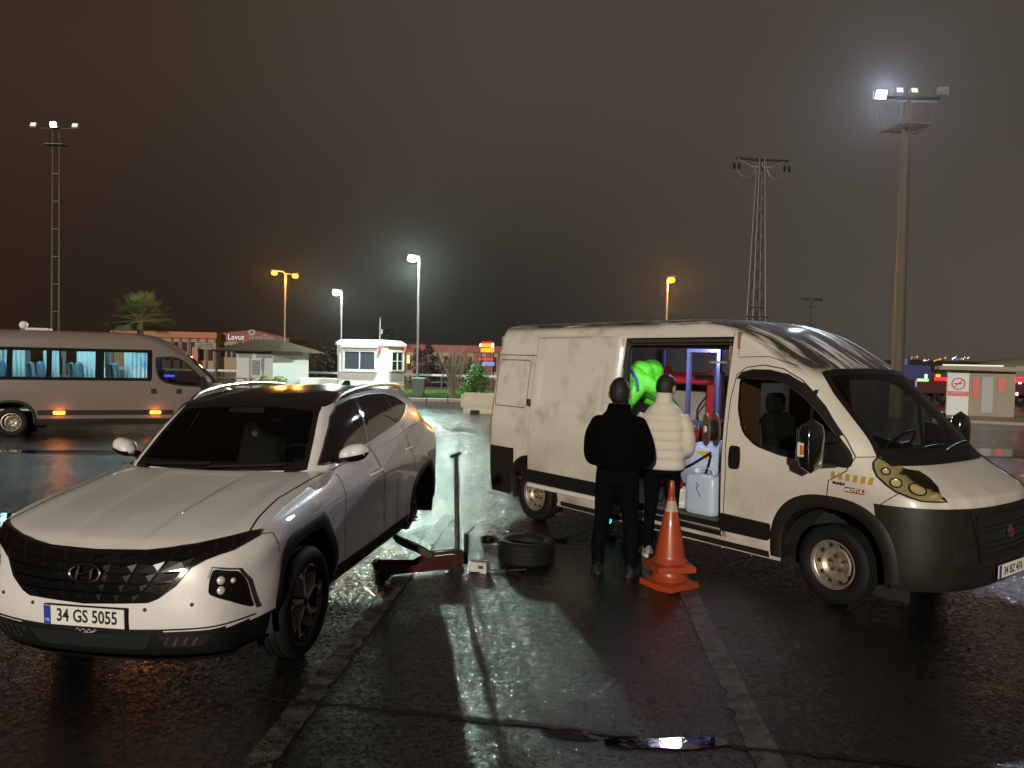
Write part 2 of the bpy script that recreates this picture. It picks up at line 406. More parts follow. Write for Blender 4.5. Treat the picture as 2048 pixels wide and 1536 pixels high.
# ---- wet asphalt: dark, uneven gloss, standing water in the hollows
def wet_asphalt():
    m = bpy.data.materials.new('wet_asphalt'); m.use_nodes = True; t = m.node_tree; b = t.nodes['Principled BSDF']; l = t.links; nn = t.nodes.new
    g = nn('ShaderNodeTexCoord'); P = g.outputs['Object']
    def noise(s, d=4, r=.55):
        n = nn('ShaderNodeTexNoise'); n.inputs['Scale'].default_value = s; n.inputs['Detail'].default_value = d; n.inputs['Roughness'].default_value = r; l.new(P, n.inputs[0]); return n.outputs[0]
    def rng(x, a, c, o0, o1):
        r = nn('ShaderNodeMapRange'); l.new(x, r.inputs[0]); r.inputs[1].default_value = a; r.inputs[2].default_value = c; r.inputs[3].default_value = o0; r.inputs[4].default_value = o1; return r.outputs[0]
    def mth(op, a, c):
        n = nn('ShaderNodeMath'); n.operation = op
        for i, v in enumerate((a, c)):
            if isinstance(v, float): n.inputs[i].default_value = v
            else: l.new(v, n.inputs[i])
        return n.outputs[0]
    wet = rng(noise(.42, 5), .45, .68, 0, 1)              # puddle-ish patches
    wet2 = rng(noise(2.6, 4), .42, .62, 0, 1)
    vor = nn('ShaderNodeTexVoronoi'); vor.inputs['Scale'].default_value = 40; l.new(P, vor.inputs[0])
    fine = noise(120, 2, .7)
    h = mth('ADD', mth('MULTIPLY', noise(9, 3), .8), mth('MULTIPLY', fine, .35))
    bn = nn('ShaderNodeBump'); l.new(h, bn.inputs['Height']); bn.inputs['Distance'].default_value = .02
    l.new(rng(wet, 0, 1, .7, .35), bn.inputs['Strength'])
    # every stone chip of the aggregate has its own tilt and glints on its own
    vm_ = nn('ShaderNodeVectorMath'); vm_.operation = 'SUBTRACT'; l.new(vor.outputs['Color'], vm_.inputs[0]); vm_.inputs[1].default_value = (.5, .5, .5)
    vf = nn('ShaderNodeTexVoronoi'); vf.inputs['Scale'].default_value = 85; l.new(P, vf.inputs[0]); vm2 = nn('ShaderNodeVectorMath'); vm2.operation = 'SUBTRACT'; l.new(vf.outputs['Color'], vm2.inputs[0]); vm2.inputs[1].default_value = (.5, .5, .5)
    vm3 = nn('ShaderNodeVectorMath'); vm3.operation = 'ADD'; l.new(vm_.outputs[0], vm3.inputs[0]); l.new(vm2.outputs[0], vm3.inputs[1])
    vs_ = nn('ShaderNodeVectorMath'); vs_.operation = 'SCALE'; l.new(vm3.outputs[0], vs_.inputs[0]); l.new(rng(wet, 0, 1, .36, .18), vs_.inputs[3])
    fl_ = nn('ShaderNodeVectorMath'); fl_.operation = 'MULTIPLY'; l.new(vs_.outputs[0], fl_.inputs[0]); fl_.inputs[1].default_value = (1, 1, 0)
    ad = nn('ShaderNodeVectorMath'); ad.operation = 'ADD'; l.new(fl_.outputs[0], ad.inputs[0]); l.new(bn.outputs[0], ad.inputs[1]); nm_ = nn('ShaderNodeVectorMath'); nm_.operation = 'NORMALIZE'; l.new(ad.outputs[0], nm_.inputs[0]); l.new(nm_.outputs[0], b.inputs['Normal'])
    r0 = mth('MULTIPLY', rng(wet, 0, 1, .155, .10), rng(wet2, 0, 1, 1.15, .85)); l.new(r0, b.inputs['Roughness'])
    cr = nn('ShaderNodeValToRGB'); cr.color_ramp.elements[0].position = .3; cr.color_ramp.elements[1].position = .75
    cr.color_ramp.elements[0].color = (.005, .0048, .0045, 1); cr.color_ramp.elements[1].color = (.020, .0185, .017, 1); l.new(noise(60, 5, .7), cr.inputs[0]); l.new(cr.outputs[0], b.inputs['Base Color'])
    b.inputs['Specular IOR Level'].default_value = .5
    M['wet_asphalt'] = m
wet_asphalt()
def worn_paint():
    m = bpy.data.materials.new('worn_road_paint'); m.use_nodes = True; t = m.node_tree; b = t.nodes['Principled BSDF']; l = t.links; nn = t.nodes.new
    g = nn('ShaderNodeTexCoord'); P = g.outputs['Object']
    n1 = nn('ShaderNodeTexNoise'); n1.inputs['Scale'].default_value = 9; n1.inputs['Detail'].default_value = 8; n1.inputs['Roughness'].default_value = .75; l.new(P, n1.inputs[0])
    cr = nn('ShaderNodeValToRGB'); e = cr.color_ramp.elements; e[0].position = .43; e[0].color = (.010, .0095, .009, 1); e[1].position = .60; e[1].color = (.13, .118, .10, 1); l.new(n1.outputs[0], cr.inputs[0]); l.new(cr.outputs[0], b.inputs['Base Color'])
    n2 = nn('ShaderNodeTexVoronoi'); n2.inputs['Scale'].default_value = 80; l.new(P, n2.inputs[0]); bn = nn('ShaderNodeBump'); bn.inputs['Strength'].default_value = .5; bn.inputs['Distance'].default_value = .01; l.new(n2.outputs['Distance'], bn.inputs['Height']); l.new(bn.outputs[0], b.inputs['Normal'])
    b.inputs['Roughness'].default_value = .42; M['worn_road_paint'] = m
worn_paint()

# ================================================================== ground
g = MB(); g.add([(-950, -50, 0), (950, -50, 0), (950, 950, 0), (-950, 950, 0)], [(0, 1, 2, 3)])
struct(g.build('ground', 'wet_asphalt'))
def sheet(name, pts, m, z=.004):
    q = MB(); q.add([(p[0], p[1], z) for p in pts], [tuple(range(len(pts)))]); return struct(q.build(name, m))
def line_mark(a, b, w):
    a = Vector(a); b = Vector(b); t = (b - a).normalized(); n = Vector((-t.y, t.x)); rnd = random.Random(int(w * 1e4)); N_ = 150; q = MB(); up_, dn_ = [], []
    for i in range(N_ + 1):
        p = a.lerp(b, i / N_); e1, e2 = w / 2 - abs(rnd.gauss(0, .006)) - (.03 if rnd.random() < .05 else 0), w / 2 - abs(rnd.gauss(0, .006)) - (.03 if rnd.random() < .05 else 0); up_.append((*(p + n * e1), .004)); dn_.append((*(p - n * e2), .004))
    q.add(up_ + dn_, [(i, i + 1, N_ + 2 + i, N_ + 1 + i) for i in range(N_)]); return struct(q.build('painted_line', 'worn_road_paint'))
p0, p1 = gnd(795, 1165).xy, gnd(515, 1530).xy; d = (p1 - p0).normalized(); line_mark(p0 - d * 3.0, p1 + d * 3.5, .17)
p0, p1 = gnd(1378, 1188).xy, gnd(1540, 1530).xy; d = (p1 - p0).normalized(); line_mark(p0 - d * 4.5, p1 + d * 3.5, .165)
# joint between two asphalt layers
js = MB(); pa, pb = gnd(520, 1396), gnd(1960, 1545); random.seed(3); up_, dn_ = [], []
for i in range(61):
    q = pa.lerp(pb, i / 60); w = .008 + .018 * random.random(); o = (random.random() - .5) * .03
    up_.append((q.x, q.y + o + w, .006)); dn_.append((q.x, q.y + o - w, .006))
js.add(up_ + dn_, [(i, i + 1, 62 + i, 61 + i) for i in range(60)]); struct(js.build('asphalt_joint', 'seam'))

# standing water in the hollows
mat('water', (.004, .004, .0045), .035, spec=.5, bump=(14, .08, .01))
def puddle(px, py, rx, ry, seed):
    c = gnd(px, py); rnd = random.Random(seed); ph = [rnd.uniform(0, 6.28) for _ in range(5)]; P = []
    for k in range(56):
        a_ = 2 * math.pi * k / 56; r_ = 1 + sum(.22 / (i + 1) * math.sin((i + 2) * a_ + ph[i]) for i in range(5)); P.append((c.x + rx * r_ * math.cos(a_), c.y + ry * r_ * math.sin(a_)))
    return sheet('puddle', P, 'water', .0075)
puddle(1335, 1488, .30, .07, 1); puddle(1140, 1470, .16, .05, 5); puddle(150, 905, 1.6, .30, 2); puddle(1960, 905, 2.6, 1.1, 3); puddle(30, 1040, 1.0, .5, 4)
# ================================================================== wheels
def tyre_profile(ro, ri, w, bead=.012):
    h = w / 2; P = [(ri, -h * .72), (ri + .012, -h * .86), (ri + (ro - ri) * .45, -h), (ro - .022, -h * .95), (ro - .006, -h * .80)]
    for k in range(4):
        a = -h * .76 + k * h * .40; P += [(ro, a), (ro, a + h * .30), (ro - .008, a + h * .32), (ro - .008, a + h * .38)]
    P += [(ro, h * .80 - .01), (ro - .006, h * .80), (ro - .022, h * .95), (ri + (ro - ri) * .45, h), (ri + .012, h * .86), (ri, h * .72)]
    return P
def steel_wheel(parent, c, out, ro=.335, ri=.205, w=.215, rotz=0.0):
    """out = +1/-1: which y side is the outer face"""
    o = MB(); f = lambda y: y * out
    prof = [(ri + .004, -w * .45), (ri - .018, -w * .40), (ri - .022, w * .30), (ri + .004, w * .40), (ri + .006, w * .43), (ri - .006, w * .44), (ri - .014, w * .34), (ri - .030, w * .10), (.150, w * .16), (.128, w * .20), (.105, w * .10), (.085, w * .05), (.05, w * .05), (.04, w * .12), (0.001, w * .125)]
    o.lathe([(r, f(h)) for r, h in prof], 48, 'y'); wh = o.build('wheel', 'steel_wheel', parent, smooth=True, sharp=30, loc=c, rot=(0, 0, rotz))
    t = MB(); t.lathe([(r, f(h)) for r, h in tyre_profile(ro, ri, w)], 56, 'y'); t.build('tyre', 'rubber', wh, smooth=True, sharp=40)
    for k in range(10):
        a = 2 * math.pi * k / 10; hb = MB(); x, z = .158 * math.cos(a), .158 * math.sin(a)
        hb.lathe([(.001, f(w * .175)), (.019, f(w * .165)), (.019, f(w * .05))], 10, 'y', c=(x, 0, z)); hb.build('vent_hole', 'seam', wh)
    for k in range(5):
        a = 2 * math.pi * (k + .3) / 5; nb = MB(); nb.lathe([(.016, f(w * .04)), (.014, f(w * .17)), (.001, f(w * .18))], 6, 'y', c=(.065 * math.cos(a), 0, .065 * math.sin(a))); nb.build('wheel_nut', 'rust_metal', wh)
    return wh

# ================================================================== the workshop van
VANP = (3.531, 7.105); VANYAW = -0.9197; WB = 4.035
van = thing('delivery_van', 'dirty cream high-roof panel van with its side door slid open', 'van', (*VANP, 0), VANYAW)
def vtx(z): return pchip([.22, .35, .55, .78, .93, 1.0, 1.035, 1.09, 1.17, 1.257, 1.4, 1.6, 1.8, 1.995, 2.1, 2.2, 2.3, 2.4, 2.45, 2.48, 2.50, 2.512], [.90, .955, .985, .985, .97, .955, .915, .83, .68, .515, .375, .165, -.035, -.234, -.385, -.54, -.71, -.93, -1.09, -1.26, -1.48, -2.0], z)
def vty(z): return pchip([.22, .40, .70, 1.0, 1.3, 1.6, 1.9, 2.15, 2.32, 2.42, 2.47, 2.50, 2.512], [.97, 1.0, 1.022, 1.025, 1.012, .985, .945, .905, .875, .83, .77, .66, .40], z)
def vtd(z): return pchip([.22, .9, 1.05, 1.26, 1.5, 2.0, 2.3, 2.512], [.62, .66, .66, .56, .44, .42, .38, .5], z)
def vtn(z): return pchip([.22, .9, 1.1, 1.3, 1.6, 2.0, 2.3, 2.512], [2.7, 2.6, 2.4, 2.9, 3.2, 3.0, 2.6, 2.2], z)
OPX0, OPX1, OPZ0, OPZ1 = -2.57, -1.13, .44, 2.30
def van_ring(z, hood_drop=True):
    xf, w, dd, n = float(vtx(z)), float(vty(z)), float(vtd(z)), float(vtn(z)); pts = []
    xc = xf - dd
    for k in range(34):
        th = (k / 33) * math.pi / 2; c_, s_ = math.cos(th), math.sin(th); pts.append((xc + dd * c_ ** (2 / n), w * s_ ** (2 / n)))
    xr = -WB - 1.0 + max(0, z - 1.3) * .055 + (.0 if z > .95 else .0)
    xa = -1.11 if xc > -1.10 else None
    if xa is not None:
        for x in np.linspace(xc, xa, 10)[1:]: pts.append((x, w))
        for x in np.r_[np.linspace(xa, OPX1, 2)[1:], np.linspace(OPX1, OPX0, 24)[1:], np.linspace(OPX0, xr + .14, 40)[1:]]: pts.append((x, w))
    else:
        for x in np.linspace(xc, xr + .14, 73)[1:]: pts.append((x, w))
    for k in range(1, 9):
        th = (k / 8) * math.pi / 2; pts.append((xr + .14 - .14 * math.sin(th), w - .14 + .14 * math.cos(th)))
    for y in np.linspace(w - .14, 0, 7)[1:]: pts.append((xr, y))
    return [(x, y, z) for x, y in pts]
zs = np.r_[np.linspace(.26, .44, 8), np.linspace(.44, .88, 18)[1:], [.905, .93], np.linspace(.93, 1.27, 29)[1:], np.linspace(1.27, 2.30, 40)[1:], np.linspace(2.30, 2.512, 21)[1:]]
ringL = np.array([van_ring(z) for z in zs])
mb = MB(); Rr = ringL.copy(); Rr[:, :, 1] *= -1
mb.grid(ringL); mb.grid(Rr, flip=True)
top = ringL[-1]; n_ = len(top); V_ = [tuple(p) for p in top] + [(p[0], -p[1], p[2]) for p in top]
V_top = V_; F_top = [(i, i + 1, n_ + i + 1, n_ + i) for i in range(n_ - 1)]; mb.add(V_top, F_top)
def dirty_van_paint():
    """van paint with grimy run-off streaks on the roof cap and road dirt low down"""
    m = M['van_paint'].copy(); m.name = 'van_paint_grimy'; t = m.node_tree; l = t.links; nn = t.nodes.new; b = t.nodes['Principled BSDF']
    src = b.inputs['Base Color'].links[0].from_socket; tcx = nn('ShaderNodeTexCoord'); sp = nn('ShaderNodeSeparateXYZ'); l.new(tcx.outputs['Object'], sp.inputs[0])
    mp = nn('ShaderNodeMapping'); mp.inputs['Scale'].default_value = (.9, 7, .9); l.new(tcx.outputs['Object'], mp.inputs[0])
    n1 = nn('ShaderNodeTexNoise'); n1.inputs['Scale'].default_value = 1.6; n1.inputs['Detail'].default_value = 7; n1.inputs['Roughness'].default_value = .62; l.new(mp.outputs[0], n1.inputs[0])
    def rng(x, a, c, o0=0.0, o1=1.0):
        r = nn('ShaderNodeMapRange'); l.new(x, r.inputs[0]); r.inputs[1].default_value = a; r.inputs[2].default_value = c; r.inputs[3].default_value = o0; r.inputs[4].default_value = o1; return r.outputs[0]
    def mth(op, a, c):
        n = nn('ShaderNodeMath'); n.operation = op
        for i, v in enumerate((a, c)):
            if isinstance(v, float): n.inputs[i].default_value = v
            else: l.new(v, n.inputs[i])
        return n.outputs[0]
    gm = nn('ShaderNodeNewGeometry'); sn = nn('ShaderNodeSeparateXYZ'); vt = nn('ShaderNodeVectorTransform'); vt.vector_type = 'NORMAL'; vt.convert_from = 'WORLD'; vt.convert_to = 'OBJECT'
    l.new(gm.outputs['Normal'], vt.inputs[0]); l.new(vt.outputs[0], sn.inputs[0])
    topm = mth('MULTIPLY', rng(sn.outputs[2], .45, .8), rng(sp.outputs[2], 1.9, 2.02))
    cap = mth('MULTIPLY', rng(n1.outputs[0], .37, .50), topm)
    low = mth('MULTIPLY', rng(sp.outputs[2], 1.25, .35, 0.0, 1.0), rng(n1.outputs[0], .30, .62))
    n3 = nn('ShaderNodeTexNoise'); n3.inputs['Scale'].default_value = 3.5; n3.inputs['Detail'].default_value = 8; l.new(tcx.outputs['Object'], n3.inputs[0])
    sm = mth('MULTIPLY', rng(n3.outputs[0], .50, .72, 0.0, .6), rng(sp.outputs[0], -1.6, -3.0))
    mA = nn('ShaderNodeMix'); mA.data_type = 'RGBA'; l.new(cap, mA.inputs[0]); l.new(src, mA.inputs[6]); mA.inputs[7].default_value = (.032, .028, .023, 1)
    mB = nn('ShaderNodeMix'); mB.data_type = 'RGBA'; l.new(mth('MAXIMUM', low, sm), mB.inputs[0]); l.new(mA.outputs[2], mB.inputs[6]); mB.inputs[7].default_value = (.28, .23, .17, 1)
    rs = b.inputs['Roughness'].links[0].from_socket; mR = nn('ShaderNodeMix'); l.new(cap, mR.inputs[0]); l.new(rs, mR.inputs[2]); mR.inputs[3].default_value = .85; l.new(mR.outputs[0], b.inputs['Roughness'])
    l.new(rng(topm, 0.0, 1.0, .7, .12), b.inputs['Coat Weight'])
    l.new(mB.outputs[2], b.inputs['Base Color']); M['van_paint_grimy'] = m
dirty_van_paint()
vbody = mb.build('body', ['van_paint_grimy', 'grey_plastic', 'lamp_red'], van, smooth=True, sharp=180)
vb = bvh_of([vbody])
def arch(cx, cz, r, p=2.4): return lambda c, n: (abs(c.x - cx) / r) ** p + (abs(c.z - cz) / r) ** p < 1 and c.z > -1 and abs(c.y) > .55
FWIN = [(-.985, 1.905), (-.97, 1.60), (-.90, 1.40), (-.76, 1.295), (-.50, 1.235), (-.05, 1.205), (.165, 1.20), (.145, 1.30), (-.08, 1.56), (-.30, 1.78), (-.45, 1.885), (-.62, 1.93)]
WSCR = [(-.86, 1.275), (-.60, 1.262), (0, 1.262), (.60, 1.262), (.86, 1.275), (.835, 1.5), (.795, 1.78), (.73, 1.965), (.55, 1.99), (0, 2.0), (-.55, 1.99), (-.73, 1.965), (-.795, 1.78), (-.835, 1.5)]
tests = [arch(0, .36, .50), arch(-WB, .34, .46),
         lambda c, n: OPX0 < c.x < OPX1 and OPZ0 < c.z < OPZ1 and c.y < -.6,
         lambda c, n: abs(c.y) > .5 and inpoly(FWIN, c.x, c.z) and abs(n.y) > .3,
         lambda c, n: c.x > -.8 and n.x > .2 and inpoly([(a * .97, 1.64 + (b - 1.64) * .95) for a, b in WSCR], c.y, c.z)]
refine_cut(vbody, tests, 1)
# bumper / lamp colours on the shell
for p in vbody.data.polygons:
    c = p.center
    if c.x > .36 and c.z < .93: p.material_index = 1
    elif c.x < -4.42 and c.z < .88: p.material_index = 1
    elif c.x < -4.92 and .95 < c.z < 1.52 and abs(c.y) > .80: p.material_index = 2
# seams, pressings
FD = [(-1.075, .36), (-1.09, .6), (-1.075, 1.0), (-1.09, 1.2), (-1.08, 1.7), (-1.04, 1.93), (-.94, 2.005), (-.75, 2.03), (-.55, 2.0), (-.36, 1.90), (-.15, 1.70), (.10, 1.42), (.185, 1.28), (.13, 1.16), (-.02, 1.06), (-.03, .93)]
for sd in ('-y', '+y'):
    seam(van, vb, sd, FD, .009, .003)
    seam(van, vb, sd, [(-1.13, .36), (-1.13, 2.34)], .008, .003)
    seam(van, vb, sd, [(.19, 1.28), (.42, 1.30)], .007, .003); seam(van, vb, sd, [(.43, .93), (.56, 1.04)], .007, .003)
for z0, z1 in ((2.10, 2.075),): seam(van, vb, '-y', [(-4.95, z0), (OPX0 - .02, z1)], .010, .003)
seam(van, vb, '-y', [(-1.05, 2.10), (-.72, 2.11), (-.45, 2.03)], .006, .003)
seam(van, vb, '-y', [(-4.95, 2.12), (-4.95, .95)], .006, .003)
seam(van, vb, '-y', roundpoly([(-4.88, 2.03), (-4.20, 2.03), (-4.20, 1.42), (-4.88, 1.42)], .07), .010, .003, closed=True)
seam(van, vb, '-y', [(-1.05, 2.33), (-1.05, 2.12)], .006, .003)
# arch cladding
def arch_poly(cx, cz, r, p, bot):
    P = []
    for k in range(25):
        th = math.pi * k / 24; c_, s_ = math.cos(th), math.sin(th)
        P.append((cx + r * math.copysign(abs(c_) ** (2 / p), c_), cz + r * abs(s_) ** (2 / p)))
    return [(P[0][0], bot)] + P + [(P[-1][0], bot)]
def ring_panel(name, m, parent, bvh, side, outer, inner, off, rim, res=.05):
    n = len(outer); V = []; F = []; sg = 1 if side == '+y' else -1
    for (ox, oz), (ix, iz) in zip(outer, inner):
        for t in (0, .12, .5, .88, 1):
            h, nn = cast(bvh, side, ox + (ix - ox) * t, oz + (iz - oz) * t)
            if h is None: h = Vector((ox + (ix - ox) * t, V[-1][1] - off * sg if V else 1.0 * sg, oz + (iz - oz) * t)); nn = Vector((0, sg, 0))
            V.append(Vector((h.x, h.y, h.z)) + Vector((0, sg, 0)) * (off if 0 < t < 1 else off * .55))
        V.append(Vector((ix, V[-1].y - sg * rim, iz)))
    for i in range(n - 1):
        for k in range(5): F.append((i * 6 + k, i * 6 + k + 1, (i + 1) * 6 + k + 1, (i + 1) * 6 + k))
    q = MB(); q.add(V, F); return q.build(name, m, parent, smooth=True, sharp=50)
for sd in ('-y', '+y'):
    ring_panel('wheel_arch_trim', 'grey_plastic', van, vb, sd, arch_poly(0, .36, .575, 2.5, .30), arch_poly(0, .36, .465, 2.4, .30), .022, .22)
    ring_panel('wheel_arch_trim', 'grey_plastic', van, vb, sd, arch_poly(-WB, .34, .485, 2.4, .30), arch_poly(-WB, .34, .44, 2.4, .30), .012, .20)
    panel('side_moulding', 'black_plastic', van, vb, sd, roundpoly([(-1.125, .43), (-.60, .43), (-.575, .46), (-.575, .59), (-1.125, .60)], .02), .018, .06, .03)
    panel('sill_strip', 'grey_plastic', van, vb, sd, [(-3.5, .275), (-.60, .275), (-.60, .33), (-3.5, .33)], .008, .1, .02)
# wheel wells
for cx, r in ((0, .47), (-WB, .45)):
    for sg in (-1, 1):
        w = MB()
        A = np.array([[(cx + r * math.cos(t), sg * y, .34 + r * math.sin(t)) for t in np.linspace(-.25, math.pi + .25, 20)] for y in (.97, .55)]); w.grid(A)
        w.box((cx, sg * .56, .5), (r * 2, .02, r * 1.9)); w.build('wheel_well', 'interior_dark', van)
u = MB(); u.box((-2.0, 0, .34), (5.6, 1.5, .12)); u.build('underbody', 'interior_dark', van)
# wheels
steel_wheel(van, (0, -.86, .335), -1, rotz=R(-3)); steel_wheel(van, (0, .86, .335), 1, rotz=R(-3))
steel_wheel(van, (-WB, -.88, .335), -1); steel_wheel(van, (-WB, .88, .335), 1)
# glazing
wsg = panel('windscreen', 'glass_clear', van, vb, '+x', WSCR, .004, .09, .012)
fr = MB()
for a, b_ in ((1.0, .965),):
    strip(fr, vb, '+x', [(p[0] * .985, 1.64 + (p[1] - 1.64) * .965) for p in WSCR], .055, .006, closed=True)
strip(fr, vb, '+x', [(-.84, 1.285), (.84, 1.285)], .13, .0075); fr.build('windscreen_border', 'black_plastic', wsg)
for sg, sd in ((-1, '-y'), (1, '+y')):
    g1 = panel('side_window', 'glass_tint', van, vb, sd, roundpoly(FWIN, .05), .003, .07, .01)
    f1 = MB(); strip(f1, vb, sd, roundpoly(FWIN, .05), .032, .005, closed=True); strip(f1, vb, sd, [(-.19, 1.215), (-.235, 1.82)], .03, .006); f1.build('window_seal', 'black_plastic', g1)
    q1 = panel('mirror_sail', 'black_plastic', van, vb, sd, roundpoly([(-.17, 1.21), (.16, 1.205), (.13, 1.30), (-.02, 1.47), (-.17, 1.50)], .02), .012, .06, .02)
    # wind deflector over the window
    dfl = [(-1.02, 1.895), (-.97, 1.955), (-.86, 1.985), (-.66, 1.985), (-.48, 1.945), (-.30, 1.845), (-.12, 1.675), (.07, 1.45), (.03, 1.435), (-.13, 1.60), (-.31, 1.755), (-.47, 1.85), (-.62, 1.895), (-.9, 1.895)]
    panel('wind_deflector', 'black_plastic', van, vb, sd, dfl, .030, .05, .02)
    dl = MB(); strip(dl, vb, sd, dfl[8:], .007, .034); dl.build('deflector_trim', 'alloy', van)
    # handle
    panel('door_handle', 'black_plastic', van, vb, sd, roundpoly([(-1.035, 1.04), (-.925, 1.04), (-.915, 1.14), (-.925, 1.26), (-1.035, 1.26), (-1.045, 1.14)], .035), .016, .03, .02)
    # mirror: housing shell, arm, glass, indicator
    hb = MB(); A = []
    for t in np.linspace(0, 1, 9):
        z = 1.13 + .45 * t; k = (1 - abs(2 * t - 1) ** 4) ** .5 * .98 + .02; ring_ = []
        for a in np.linspace(0, 2 * math.pi, 20, endpoint=False):
            x = math.copysign(abs(math.cos(a)) ** .6, math.cos(a)) * .075 * k; y = math.copysign(abs(math.sin(a)) ** .7, math.sin(a)) * .125 * k
            ring_.append((.02 + x, sg * (1.37) + y, z + .02))
        A.append(ring_)
    hb.grid(np.array(A), cv=True); mir = hb.build('mirror_housing', 'gloss_black', van, smooth=True)
    ar = MB()
    for z in (1.20, 1.40): ar.tube([(.03, sg * 1.0, z), (.03, sg * 1.08, z + .01), (.02, sg * 1.28, z + .03)], .028, 8)
    ar.build('mirror_arm', 'black_plastic', van, smooth=True)
    mg = MB(); mg.box((-.062, sg * 1.37, 1.39), (.012, .17, .27), ch=.005); mg.build('mirror_glass', 'chrome', mir)
    il = MB(); il.box((.0, sg * 1.475, 1.35), (.075, .05, .13), ch=.015); il.build('indicator_lamp', 'white_plastic', mir)
    io = MB(); io.box((.012, sg * 1.496, 1.35), (.035, .016, .085), ch=.006); io.build('indicator_lens', 'lamp_orange', mir)
# ---- van: lamps, grille, badge, plate, stickers
HL = [(.314, 1.286), (.303, 1.247), (.325, 1.198), (.366, 1.143), (.449, 1.082), (.525, 1.04), (.617, 1.008), (.693, .985), (.818, .982), (.722, 1.079), (.626, 1.147), (.562, 1.184), (.497, 1.198), (.395, 1.243)]
def shrink(P, f):
    cx = sum(p[0] for p in P) / len(P); cz = sum(p[1] for p in P) / len(P); return [(cx + (p[0] - cx) * f, cz + (p[1] - cz) * f) for p in P]
for sd in ('-y', '+y'):
    sg = -1 if sd == '-y' else 1
    h = panel('headlight', mat('headlamp_bowl', (.50, .48, .41), .3, metal=.35) if 'headlamp_bowl' not in M else 'headlamp_bowl', van, vb, sd, HL, .003, .04, .02)
    panel('headlight_lens', 'lens_yellow', h, vb, sd, shrink(HL, .985), .016, .04, .012)
    for (x, z, r) in ((.64, 1.060, .058), (.50, 1.10, .040), (.405, 1.18, .030)):
        p_, n_v = cast(vb, sd, x, z); q = MB(); rot = n_v.to_track_quat('Z', 'Y').to_matrix(); prof = [(.001, .001), (r * .5, .002), (r * .85, .006), (r, .011)]
        q.lathe(prof, 20); q.v = [tuple(rot @ Vector(v) + p_ + n_v * .002) for v in q.v]; q.build('reflector_bowl', 'reflector', h, smooth=True); q = MB(); q.tube([tuple(rot @ Vector((r * 1.08 * math.cos(a), r * 1.08 * math.sin(a), .010)) + p_ + n_v * .002) for a in np.linspace(0, 6.283, 22, endpoint=False)], .006, 6, closed=True); q.build('lamp_ring', 'black_plastic', h, smooth=True)
    e = MB(); strip(e, vb, sd, HL, .012, .006, closed=True); e.build('headlight_seal', 'seam', h)
    panel('fog_lamp_recess', 'seam', van, vb, '+x', roundpoly([(sg * .73, .60), (sg * .60, .585), (sg * .62, .50), (sg * .73, .49)], .015), .003, .04, .01)
    panel('towing_recess', 'seam', van, vb, '+x', roundpoly([(sg * .80, .375), (sg * .69, .37), (sg * .69, .29), (sg * .79, .28)], .02), .003, .04, .01)
gr = panel('grille', 'seam', van, vb, '+x', roundpoly([(-.47, .815), (.47, .815), (.40, .56), (-.40, .56)], .03), .004, .07, .01)
fr_ = MB(); strip(fr_, vb, '+x', roundpoly([(-.51, .845), (.51, .845), (.435, .535), (-.435, .535)], .04), .055, .016, closed=True)
strip(fr_, vb, '+x', [(-.57, .90), (-.50, .70), (-.44, .50)], .04, .012); strip(fr_, vb, '+x', [(.57, .90), (.50, .70), (.44, .50)], .04, .012); fr_.build('grille_frame', 'grey_plastic', gr)
for z in (.605, .65, .74, .78):
    q = MB(); hw = .40 + (z - .56) * .27 - .02; strip(q, vb, '+x', [(-hw, z), (hw, z)], .014, .018); q.build('grille_bar', 'dark_metal', gr)
lg = panel('lower_grille', 'seam', van, vb, '+x', roundpoly([(-.42, .515), (.42, .515), (.38, .46), (-.38, .46)], .02), .004, .07, .01)
q = MB(); q.lathe([(.001, .012), (.045, .010), (.050, .016), (.060, .010), (.062, 0)], 28, 'x', c=(.995, 0, .70)); em = q.build('badge', ['chrome'], van, smooth=True)
q = MB(); q.lathe([(.001, .001), (.046, 0.0)], 24, 'x', c=(1.0085, 0, .70)); q.build('badge_disc', mat('badge_red', (.25, .01, .015), .2, coat=1.0), em)
text_obj('badge_lettering', 'FIAT', .034, 'chrome', em, Matrix(((0, 0, 1, 1.0105), (1, 0, 0, 0), (0, 1, 0, .70), (0, 0, 0, 1))), .001)
q = MB(); q.box((.995, .07, .385), (.012, .52, .112), ch=.004); pl = q.build('number_plate', 'plate_white', van)
q = MB(); q.box((.998, -.165, .385), (.008, .045, .108)); q.build('plate_band', 'plate_blue', pl)
text_obj('plate_lettering', '34 BZ 476', .095, 'ink', pl, Matrix(((0, 0, 1, 1.0035), (1, 0, 0, .09), (0, 1, 0, .383), (0, 0, 0, 1))), .0005, .001, .95)
# bonnet gap and wipers
seam(van, vb, '+x', [(-.70, 1.155), (-.74, 1.05), (-.755, .985)], .008, .003); seam(van, vb, '+x', [(.70, 1.155), (.74, 1.05), (.755, .985)], .008, .003)
seam(van, vb, '+x', [(-.84, 1.25), (-.66, 1.15)], .008, .003)
for y0, y1 in ((-.62, .05), (.0, .62)):
    q = MB(); P_ = []
    for k in range(8):
        t = k / 7; h_, n_v = cast(vb, '+x', y0 + (y1 - y0) * t, 1.30 + .05 * math.sin(t * 2)); P_.append(h_ + n_v * .02)
    q.tube(P_, .010, 6); q.build('wiper', 'black_plastic', van)
